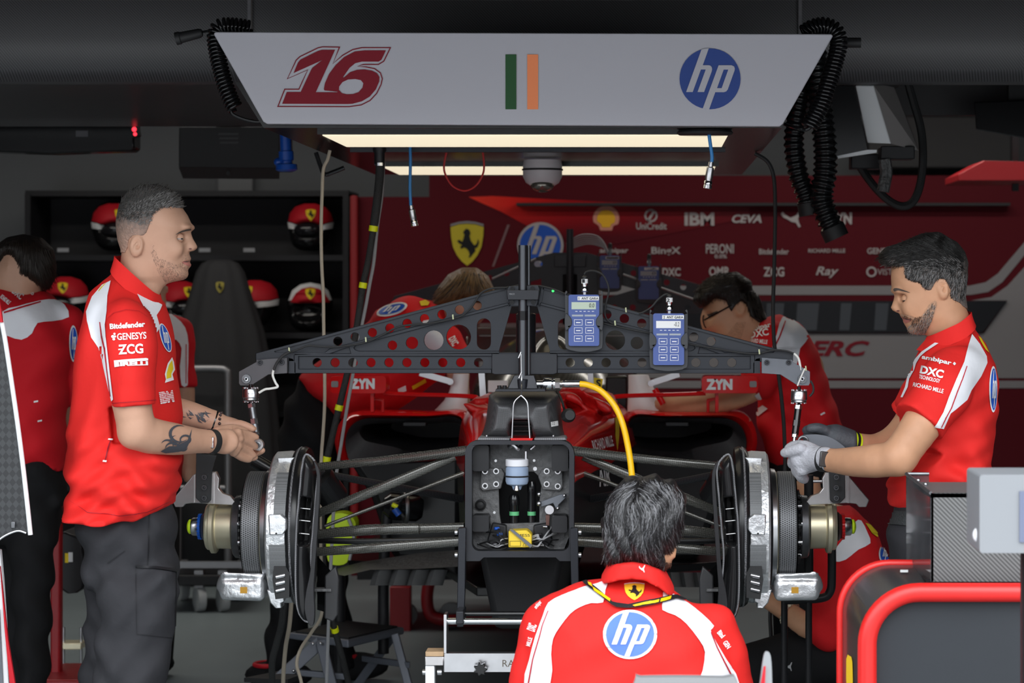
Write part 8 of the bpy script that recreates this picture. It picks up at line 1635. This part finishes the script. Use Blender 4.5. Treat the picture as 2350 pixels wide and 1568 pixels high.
h_ = SDF((P(1570, 0, Y6).x, Y6-.14, P(0, 790, Y6).z), (P(1790, 0, Y6).x, Y6+.14, P(0, 595, Y6).z), .007); h_.inflate(W2(hp6, Y6), Y6, .065, .08); h_.inflate(W2([(1594, 690), (1604, 660), (1640, 636), (1690, 630), (1720, 650), (1700, 680), (1640, 690), (1612, 706)], Y6), Y6, .04, .085, .02); X, Z = h_.ax[0], h_.ax[2]
sdh = poly_sd(W2([(1588, 694), (1598, 664), (1636, 624), (1690, 614), (1724, 636), (1748, 680), (1760, 735), (1740, 740), (1720, 726), (1712, 700), (1700, 690), (1686, 700), (1676, 716), (1664, 690), (1640, 684), (1618, 704), (1606, 708)], Y6), X, Z)[:, None, :]; h_.D = np.maximum(h_.D-.008, -sdh).astype(np.float32); gmh = h_.build('hair', 'hair_black', gm_)
strands('hair_strands', bvh_of(gmh), [(1596, 690), (1604, 662), (1640, 630), (1690, 620), (1720, 640), (1748, 690), (1756, 730), (1720, 720), (1690, 690), (1650, 680)], lambda x, y, r: (-.8+r.uniform(-.2, .2), .15+r.uniform(-.2, .2)) if y < 672 else (.15, .8), 700, 5, 5, .0013, 'lock_brown', gmh, lift=.005, seed=41)
gl = MB(); gl.tube(catmull([P(1616, 735, Y6-.075), P(1640, 722, Y6-.088), P(1680, 700, Y6-.092)], 6), .003, 8); gl.build('glasses_arm', 'black_gloss', gm_)
for s_ in (-1, 1): MB().torus(P(1618, 738, Y6)+Vector((0, s_*.034, 0)), .024, .0026, (1, s_*.35, .2), 24, 8).build('glasses_rim', 'black_gloss', gm_)
bb = bvh_of(gmb); decal(art([(1622, 722), (1646, 714), (1650, 718), (1626, 728)]), bb, 'eyebrow', 'brow', gmb, 4, .002); decal(art([(1640, 776), (1668, 768), (1690, 740), (1712, 740), (1700, 780), (1720, 820), (1680, 806), (1650, 792)]), bb, 'stubble', mat('stubble_warm', (.46, .25, .145, 1), .7, noise=.4, scale=200), gmb, 5, .0015); decal(art([(1632, 770), (1650, 768), (1652, 770), (1634, 773)]), bb, 'mouth_line', 'brow', gmb, 4, .002)
s = simple_shirt(gm_, [(1742, 735), (1790, 726), (1830, 738), (1862, 775), (1885, 830), (1905, 890), (1922, 950), (1938, 1005), (1915, 1060), (1890, 1085), (1770, 1080), (1745, 1000), (1735, 930), (1740, 860), (1700, 800)], Y6, .1, .19, .009, [([(1770, 790, Y6-.16), (1758, 840, Y6-.20), (1742, 876, Y6-.22)], [.075, .072, .066])], .007); s.cut(lambda x, y, z: P(0, 1070, Y6).z-z)
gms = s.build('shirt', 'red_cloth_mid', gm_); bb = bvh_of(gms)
decal(art(sm2([(1796, 728), (1830, 742), (1856, 772), (1835, 800), (1828, 840), (1800, 835), (1772, 800), (1782, 770)], 2)), bb, 'white_panel', 'white_cloth', gms, 6, .003); decal(art([(1800, 738), (1803, 739), (1790, 775), (1778, 800), (1775, 799), (1787, 774)]), bb, 'red_piping', 'red_print', gms, 6, .005)
for tx, bx, r_ in (('ambipar', (1712, 748, 1770, 762), -14), ('DXC', (1722, 758, 1764, 774), -10), ('RICHARD MILLE', (1712, 778, 1762, 788), 8)): decal(text2(tx, bx, bold=.03, rot=r_), bb, 'printed_lettering', 'white_print', gms, 4, .004)
for p in ([(1725, 912), (1742, 900), (1748, 914), (1730, 930)], [(1730, 945), (1752, 930), (1764, 938), (1742, 956)]): decal(art(p), bb, 'printed_patch', 'white_print', gms, 4, .004)
for x, y in ((1887, 951), (1914, 990)): decal(art([(x-5, y), (x+4, y-5), (x+6, y-2), (x-3, y+3)]), bb, 'pocket_bar', 'white_print', gms, 4, .004)
q = SDF((P(1700, 0, Y6).x, Y6-.22, .05), (P(1960, 0, Y6).x, Y6+.22, P(0, 1000, Y6).z), .014); q.inflate(W2([(1772, 1000), (1762, 1100), (1780, 1590), (1900, 1590), (1915, 1100), (1905, 1000)], Y6), Y6, .1, .17); q.build('trousers', 'dark_cloth', gm_)
for s_ in (-.09, .09): MB().sphere((P(1830, 0, Y6).x, Y6+s_, .05), (.12, .055, .05)).build('shoe', 'dark_cloth', gm_)
# 4e crouching man behind the right wheel
Y7 = .75
km = person('person', 'mechanic crouching behind the right front corner, pearl bracelet on wrist, head hidden', 1930, 1760, Y7)
b = SDF((P(1740, 0, Y7).x, Y7-.3, 0), (P(2100, 0, Y7).x, Y7+.35, P(0, 1060, Y7).z), .012)
b.inflate(W2([(1832, 1165), (1826, 1118), (1848, 1094), (1886, 1102), (1892, 1150), (1872, 1190)], Y7), Y7+.10, .05, .075); b.cone(P(1868, 1165, Y7+.10), P(1925, 1205, Y7+.08), .045, .05, .03); b.cone(P(1935, 1205, Y7+.08), P(1950, 1450, Y7+.02), .06, .07, .03)
b.chain([P(1895, 1265, Y7-.12), P(1902, 1390, Y7-.18), P(1866, 1440, Y7-.195), P(1800, 1400, Y7-.14), P(1775, 1385, Y7-.12)], [.05, .045, .042, .032, .028], .02); b.ell(P(1765, 1378, Y7-.11), (.035, .03, .028), .01)
for s_ in (-.12, .12): b.chain([P(1950, 1478, Y7+s_*.7), P(1775, 1527, Y7+s_), P(1720, 1545, Y7+s_), P(1825, 1710, Y7+s_)], [.055, .045, .04, .025], .01)
b.build('body', 'skin_tan', km)
s = simple_shirt(km, [(1900, 1168), (1950, 1162), (1995, 1195), (2022, 1240), (2040, 1280), (2048, 1330), (2040, 1420), (2020, 1500), (1900, 1510), (1862, 1490), (1860, 1400), (1858, 1300), (1870, 1220)], Y7, .1, .19, .009, [([(1890, 1250, Y7-.13), (1903, 1360, Y7-.18), (1899, 1445, Y7-.19)], [.07, .07, .066])], .006)
kms = s.build('shirt', 'red_cloth_mid', km); bb = bvh_of(kms)
decal(art(sm2([(1960, 1200), (1975, 1196), (1990, 1225), (1996, 1248), (1970, 1262), (1940, 1285), (1915, 1290), (1910, 1270), (1940, 1230)], 2)), bb, 'white_panel', 'white_cloth', kms, 6, .003); decal(art([(1984, 1202), (1996, 1206), (2014, 1226), (2012, 1234), (2000, 1226)]), bb, 'shield_emblem', 'yellow_print', kms, 4, .004)
decal(art(circ(2028, 1272, 13, 28, 22)), bb, 'round_emblem_rim', 'white_print', kms, 5, .003); decal(art(circ(2028, 1272, 10.5, 28, 19)), bb, 'round_emblem', 'blue_print', kms, 5, .005); decal(xform(l3, lambda a, b: (2028+a*9, 1272+b*17)), bb, 'emblem_letters', 'white_print', kms, 4, .007)
q = SDF((P(1680, 0, Y7).x, Y7-.3, .03), (P(2070, 0, Y7).x, Y7+.3, P(0, 1400, Y7).z), .013)
for s_ in (-.12, .12): q.chain([P(1950, 1490, Y7+s_*.8), P(1770, 1525, Y7+s_), P(1700, 1545, Y7+s_)], [.11, .085, .075], .04); q.chain([P(1720, 1545, Y7+s_), P(1830, 1720, Y7+s_)], [.075, .05], .03)
kmt = q.build('trousers', 'dark_cloth', km); decal(cat_art(1800, 1520, 1818, 1540), bvh_of(kmt), 'leaping_cat_emblem', 'cord_grey', kmt, 4, .003)
for s_ in (-.12, .12): MB().sphere((P(1800, 0, Y7).x, Y7+s_, .05), (.12, .055, .05)).build('shoe', 'dark_cloth', km)
axb = (P(1800, 1400, Y7-.14)-P(1860, 1440, Y7-.2)).normalized(); u_ = axb.orthogonal().normalized(); v_ = axb.cross(u_); cb = P(1812, 1408, Y7-.152)
for k in range(20): a = 2*math.pi*k/20; MB().sphere(cb+(u_*math.cos(a)+v_*math.sin(a))*.039, .0062, 10).build('bracelet_bead', mat('pearl', (.70, .64, .50, 1), .25), km)
kf = thing('black_tube_frame', 'black tube frame standing behind the right front corner', 'frame', P(1880, 1500, .35))
Yk = .35
MB().tube(catmull([P(1856, 1095, Yk), P(1856, 1300, Yk), P(1858, 1390, Yk), P(1865, 1372, Yk), P(1890, 1370, Yk), P(1908, 1352, Yk), P(1909, 1280, Yk), P(1908, 1095, Yk)], 6)[0:0] or [P(1856, 1090, Yk), P(1856, 1380, Yk)], L(11, Yk), 14).build('upright', 'black_plastic', kf)
MB().tube(catmull([P(1906, 1085, Yk), P(1908, 1200, Yk), P(1909, 1320, Yk), P(1904, 1360, Yk), P(1880, 1374, Yk), P(1800, 1378, Yk)], 6), L(10, Yk), 14).build('bent_tube', 'black_plastic', kf)
MB().cyl(P(1862, 1105, Yk), P(1906, 1105, Yk), L(4, Yk), 12).build('rung', 'steel', kf)
for x in (1856, 1800):
    c = P(x, 1378, Yk); MB().cyl((c.x, Yk, 0), (c.x, Yk, c.z), L(8, Yk), 12).build('leg', 'black_plastic', kf)
# ================================================================ foreground: tool cart, boxes, body panel, step stool
YC = -1.75
ct = thing('tool_cart', 'large tool cart with red tube frame and dark grey front, lower right foreground', 'cart', P(2200, 1568, YC))
zb = lambda y: P(0, y, YC).z
fro = [(1990, 2090), (1990, 1480)]+[(2110-120*math.cos(t), 1480-120*math.sin(t)) for t in np.linspace(.1, math.pi/2, 12)]+[(2200, 1360), (2420, 1360)]
MB().tube([P(a, b, YC) for a, b in fro], L(22, YC), 20).build('front_frame', 'red_tube', ct)
rear = [(1929, 2090), (1929, 1405)]+[(2040-111*math.cos(t), 1405-111*math.sin(t)) for t in np.linspace(.1, math.pi/2, 12)]+[(2150, 1294), (2420, 1294)]
YCb = YC+.28
MB().tube([P(a, b, YCb) for a, b in rear], L(9.5, YCb), 16).build('rear_frame', 'red_tube', ct)
fa = [(a+(-12 if b > 1400 else 4), b) for a, b in fro]; ra = [(a+4, b+2) for a, b in rear]
N_ = 16
MB().loft([[P(a, b, YC+.02) for a, b in fa], [P(a, b, YCb-.005) for a, b in ra]], closed=False).build('carbon_skin', mat('cart_carbon', (.035, .035, .037, 1), .3, kind='weave', scale=300, coat=.3), ct, smooth=60)
pan = [(2004, 2090), (2004, 1480)]+[(2110-106*math.cos(t), 1480-106*math.sin(t)) for t in np.linspace(.1, math.pi/2, 12)]+[(2420, 1374), (2420, 2090)]
MB().pp(pan, YC+.015, .02).build('front_panel', mat('panel_grey', (.026, .029, .034, 1), .6, noise=.15, scale=3, spec=.25), ct, smooth=0)
MB().pp([(1992, 2060), (1992, 1500), (2420, 1500), (2420, 2060)], YC+.04, .24).build('cart_body', 'black_plastic', ct, smooth=0)
s1, s2, s3 = shield_art(1950, 1545, 7, 40); flat_art(s1, YC+.12, 'shield_emblem', 'yellow_print', ct) if False else None
sk = bvh_of([o for o in COL.objects if o.name.startswith('carbon_skin')][0]); decal(art(sm2([(1944, 1512), (1952, 1506), (1958, 1520), (1958, 1600), (1946, 1600)], 2)), sk, 'yellow_emblem', 'yellow_print', ct, 6, .002); decal(art([(2066, 1310), (2084, 1310), (2084, 1316), (2066, 1316)]), sk, 'small_flag', 'white_print', ct, 4, .002)
MB().box((P(2235, 0, YC).x, YC+.17, P(0, 1338, YC).z-.004), (L(200, YC), .2, .008)).build('top_shelf', 'black_plastic', ct)
for x in (2000, 2330): MB().lathe([(.04, -.02), (.05, -.018), (.05, .018), (.04, .02)], (P(x, 0, YC).x, YC+.15, .05), (1, 0, 0), 20).build('castor', 'black_rubber', ct)
MB().box((P(2210, 0, YC).x, YC+.15, .13), (L(440, YC), .3, .06)).build('chassis', 'black_plastic', ct)
# carbon box with clear side on the cart
YB2 = YC+.05
cb = thing('carbon_box', 'carbon fibre box with a clear smoky side standing on the tool cart', 'box', P(2200, 1335, YB2))
MB().pp([(2136, 1132), (2420, 1132), (2420, 1336), (2136, 1336)], YB2, .012).build('carbon_face', mat('box_twill', (.085, .085, .085, 1), .5, kind='twill', scale=62), cb, bevel=.001)
MB().loft([[P(2136, 1132, YB2), P(2136, 1336, YB2)], [P(2082, 1090, YB2+.32), P(2082, 1285, YB2+.32)]], closed=False)
acr = mat('clear_smoke', (.30, .31, .33, 1), .06, trans=.9)
so_ = acr.node_tree.nodes['Principled BSDF']; so_.inputs['IOR'].default_value = 1.2
p0, p1, q0, q1 = P(2136, 1132, YB2), P(2136, 1336, YB2), P(2080, 1090, YB2), P(2080, 1290, YB2)
bk0 = Vector((p0.x, YB2+.30, p0.z)); bk1 = Vector((p1.x, YB2+.30, p1.z))
pa, pb = P(2080, 1088, YB2+.30), P(2080, 1300, YB2+.30)
MB().loft([[p0, p1, p1+Vector((.006, 0, 0)), p0+Vector((.006, 0, 0))], [pa, pb, pb+Vector((.006, 0, 0)), pa+Vector((.006, 0, 0))]], True, True).build('clear_side', acr, cb, smooth=0)
pc = P(2132, 1088, YB2+.30); MB().loft([[pa, pa+Vector((0, .006, 0)), pb+Vector((0, .006, 0)), pb], [pc, pc+Vector((0, .006, 0)), P(2132, 1290, YB2+.306), P(2132, 1290, YB2+.30)]], True, True).build('clear_back', acr, cb, smooth=0)
MB().tube([p0, pa], .004, 8).build('edge_strip', 'dark_steel', cb); MB().tube([pa, pc], .004, 8).build('edge_strip', 'dark_steel', cb)
MB().loft([[p0, P(2420, 1132, YB2), P(2420, 1132, YB2)+Vector((0, .3, 0)), p0+Vector((0, .3, 0))], [p0+Vector((0, 0, -.01)), P(2420, 1132, YB2)+Vector((0, 0, -.01)), P(2420, 1132, YB2)+Vector((0, .3, -.01)), p0+Vector((0, .3, -.01))]], True, True).build('box_lid', 'box_twill', cb, smooth=0)
for x, y in ((2107, 1103), (2124, 1112)): MB().sphere(P(x, y, YB2+.2), .005, 10).build('rivet', 'steel', cb)
YM = -2.45
gb = thing('grey_case', 'pale grey case out of focus at the right edge, nearest the camera', 'case', P(2310, 1268, YM))
MB().pp(rrect(2248, 1090, 2420, 1270, 8), YM, .18).build('case_body', mat('case_grey', (.20, .21, .225, 1), .5), gb, bevel=.012)
MB().sphere(P(2246, 1228, YM+.05), (.012, .012, .015), 20).build('knob', 'white_plastic', gb)
MB().pp([(2340, 1128), (2420, 1128), (2420, 1245), (2340, 1245)], YM-.004, .01).build('blue_label', mat('dim_blue', (.11, .13, .20, 1), .5), gb)
gsx = P(2395, 0, YM).x; MB().cyl((gsx, YM+.09, 0), (gsx, YM+.09, P(0, 1270, YM).z), .03).build('stand', 'black_plastic', gb); MB().box((gsx, YM+.09, .02), (.25, .25, .04)).build('stand_foot', 'black_plastic', gb, bevel=.005)
YN = -2.3
ws = thing('curved_shield', 'thin pale curved guard with red inside standing at the bottom, right of centre', 'guard', P(1750, 1600, YN))
MB().pp(sm2([(1738, 1625), (1745, 1560), (1753, 1505), (1761, 1497), (1769, 1508), (1772, 1560), (1770, 1625)], 3), YN, .012).build('guard_blade', mat('guard_grey', (.24, .25, .26, 1), .5), ws, bevel=.003)
MB().pp([(1746, 1570), (1753, 1530), (1757, 1530), (1754, 1612), (1743, 1612)], YN-.004, .008).build('red_inner', 'red_print', ws)
xg = P(1735, 0, YN).x; MB().box((xg, YN, P(0, 1610, YN).z/2), (.04, .02, P(0, 1605, YN).z)).build('post', 'black_plastic', ws)
gp2 = thing('low_hood', 'grey rounded hood just showing at the bottom edge below the crouching man', 'hood', P(1580, 1640, YN))
MB().pp(sm2([(1448, 1680), (1458, 1560), (1470, 1556), (1560, 1555), (1660, 1557), (1690, 1562), (1700, 1680)], 3), YN-.1, .03).build('hood_shell', mat('hood_dark', (.20, .205, .21, 1), .5), gp2, bevel=.01)
xg = P(1570, 0, YN).x; MB().box((xg, YN, P(0, 1650, YN).z/2), (.16, .16, P(0, 1650, YN).z)).build('hood_base', 'black_plastic', gp2)
# bodywork panel at the left edge
YP = -.75
bp2 = thing('body_panel', 'upright carbon bodywork panel with white edge at the left frame edge', 'body panel', P(30, 1250, YP))
edge = sm2([(-10, 655), (0, 700), (14, 770), (28, 860), (44, 970), (58, 1080), (68, 1170), (74, 1228)], 4, False)
ed2 = [(a-9, b) for a, b in edge]
MB().pp(ed2+[(60, 1222), (40, 1218), (10, 1230), (-12, 1248), (-90, 1290), (-90, 655)], YP, .012).build('carbon_panel', mat('panel_check', (.060, .062, .066, 1), .45), bp2, smooth=0)
m = MATS['panel_check']; nt = m.node_tree; ck = nt.nodes.new('ShaderNodeTexChecker'); ck.inputs['Scale'].default_value = 62; mp = nt.nodes.new('ShaderNodeMapping'); mp.inputs['Rotation'].default_value = (0, math.radians(45), 0); mp.inputs['Scale'].default_value = (1.3, 1, 1); tc = nt.nodes.new('ShaderNodeTexCoord')
ck.inputs['Color1'].default_value = (.012, .013, .015, 1); ck.inputs['Color2'].default_value = (.030, .032, .035, 1); nt.links.new(tc.outputs['Object'], mp.inputs[0]); nt.links.new(mp.outputs[0], ck.inputs[0]); nt.links.new(ck.outputs[0], nt.nodes['Principled BSDF'].inputs[0])
MB().tube([P(a-4, b, YP) for a, b in edge], L(5.5, YP), 10).build('white_edge', 'white_paint', bp2)
MB().tube(catmull([P(60, 1224, YP-.004), P(40, 1219, YP-.004), P(10, 1231, YP-.004), P(-14, 1250, YP-.004)], 6), L(2.5, YP), 8).build('lower_edge', 'steel', bp2)
MB().pp([(-30, 690), (-12, 655), (0, 700), (6, 740), (-4, 740)], YP-.012, .01).build('red_corner', 'red_print', bp2)
MB().box(P(30, 1205, YP-.008), (L(10, YP), .006, L(16, YP))).build('clip', 'dark_steel', bp2, bevel=.002)
MB().pp([(-60, 1260), (-50, 1260), (-50, 1890), (-60, 1890)], YP+.02, .03).build('support_leg', 'black_plastic', bp2)
bx = P(-55, 0, YP).x; MB().box((bx, YP, .02), (.3, .4, .04)).build('support_foot', 'black_plastic', bp2)
p3 = thing('barrier_board', 'white board with red and orange curved stripes at the lower left corner', 'board', P(10, 1890, -.6))
YQ = -.62
MB().pp([(-60, 1262), (0, 1262), (6, 1330), (12, 1420), (20, 1568), (26, 1890), (-60, 1890)], YQ, .02).build('board', 'white_paint', p3, bevel=.002)
MB().pp([(0, 1300), (8, 1380), (18, 1470), (34, 1568), (50, 1890), (30, 1890), (22, 1568), (10, 1440)], YQ-.012, .01).build('red_stripe', 'red_print', p3)
MB().pp([(-14, 1890), (-10, 1568), (-6, 1400), (-2, 1400), (6, 1568), (10, 1890)], YQ-.013, .01).build('grey_stripe', 'grey_plate', p3)
# grey step stool
YZ = 1.25
stl = thing('step_stool', 'grey folding step stool with black top standing under the left front wheel', 'step stool', P(760, 1700, YZ))
sg2 = mat('stool_grey', (.115, .125, .15, 1), .45, metal=.2)
zf = 0
MB().loft([[P(x, y, Y) for x, y, Y in ((660, 1452, YZ-.05), (800, 1470, YZ-.2), (928, 1440, YZ+.2), (790, 1424, YZ+.42))], [P(x, y, Y) for x, y, Y in ((660, 1466, YZ-.05), (800, 1488, YZ-.2), (928, 1456, YZ+.2), (790, 1438, YZ+.42))]], True, True).build('top_frame', sg2, stl, smooth=0, bevel=.006)
MB().loft([[P(x, y, Y) for x, y, Y in ((678, 1449, YZ-.04), (800, 1463, YZ-.17), (912, 1437, YZ+.19), (790, 1424, YZ+.38))], [P(x, y, Y) for x, y, Y in ((678, 1455, YZ-.04), (800, 1468, YZ-.17), (912, 1444, YZ+.19), (790, 1430, YZ+.38))]], True, True).build('tread', 'black_rubber', stl, smooth=0)
def leg(a, b, wd=16, nm='leg'):
    A = P(*a); B = P(*b); B.z = max(B.z, .01) if nm == 'leg' else B.z
    d = (B-A); n = Vector((-d.z, 0, d.x)).normalized()*L(wd/2, a[2]); t = Vector((0, .022, 0))
    MB().loft([[A-n, A+n, A+n+t, A-n+t], [B-n, B+n, B+n+t, B-n+t]], True, True).build(nm, sg2, stl, smooth=0, bevel=.003)
leg((740, 1470, YZ-.12), (590, 1605, YZ-.2), 30); leg((735, 1470, YZ-.14), (790, 1690, YZ-.3), 24); leg((905, 1455, YZ+.1), (960, 1660, YZ+.0), 18); leg((905, 1455, YZ+.25), (800, 1600, YZ+.35), 20)
leg((680, 1545, YZ-.17), (800, 1555, YZ-.17), 14, 'cross_bar'); leg((830, 1512, YZ+.2), (940, 1528, YZ+.05), 14, 'cross_bar')
MB().loft([[P(x, y, Y) for x, y, Y in ((560, 1556, YZ-.3), (660, 1560, YZ-.4), (700, 1545, YZ-.1), (640, 1540, YZ-.05))], [P(x, y, Y) for x, y, Y in ((560, 1566, YZ-.3), (660, 1572, YZ-.4), (700, 1556, YZ-.1), (640, 1550, YZ-.05))]], True, True).build('lower_tread', 'black_rubber', stl, smooth=0)
for x, y in ((718, 1478), (736, 1477), (674, 1540)): MB().sphere(P(x, y, YZ-.16), .006, 10).build('rivet', 'steel', stl)
hv = thing('drill_case', 'lime yellow equipment seen behind the left suspension arms', 'equipment', P(780, 1330, 1.55))
YH = 1.55
MB().pp(sm2([(752, 1190), (775, 1178), (800, 1182), (816, 1200), (812, 1230), (806, 1260), (796, 1292), (770, 1298), (752, 1286), (748, 1240)], 3), YH, .1).build('lime_shell', 'lime', hv, bevel=.012)
MB().pp([(756, 1210), (812, 1214), (810, 1226), (756, 1222)], YH-.008, .02).build('black_band', 'black_plastic', hv); MB().tube(catmull([P(798, 1186, YH-.02), P(812, 1230, YH-.02), P(802, 1286, YH-.02)], 6), .006).build('grey_strap', 'cord_grey', hv)
MB().pp([(760, 1290), (800, 1290), (800, 1312), (760, 1312)], YH+.02, .06).build('base', 'black_plastic', hv)
cyx = P(780, 0, YH+.05).x; MB().cyl((cyx, YH+.05, 0), (cyx, YH+.05, P(0, 1312, YH).z), .02).build('stand', 'black_plastic', hv)
wh = thing('wheel_gun', 'dark wheel gun with blue and yellow bands behind the left wishbones', 'wheel gun', P(920, 1200, 1.5))
MB().lathe([(.03, 0), (.05, .02), (.05, .12), (.035, .14)], P(880, 1160, 1.5), (1, .2, -.1), 24).build('motor', 'black_gloss', wh); MB().torus(P(930, 1165, 1.45), .05, .008, (1, .3, 0), 28).build('guard_ring', 'steel', wh); MB().cyl(P(905, 1168, 1.42), P(916, 1182, 1.42), .012).build('blue_band', 'blue_plastic', wh); MB().cyl(P(900, 1158, 1.42), P(912, 1164, 1.42), .008).build('yellow_band', 'tape_yellow', wh)
MB().tube(catmull([P(890, 1175, 1.5), P(885, 1230, 1.5), P(880, 1330, 1.5), P(880, 1500, 1.5)], 6), .02).build('grip', 'black_plastic', wh)
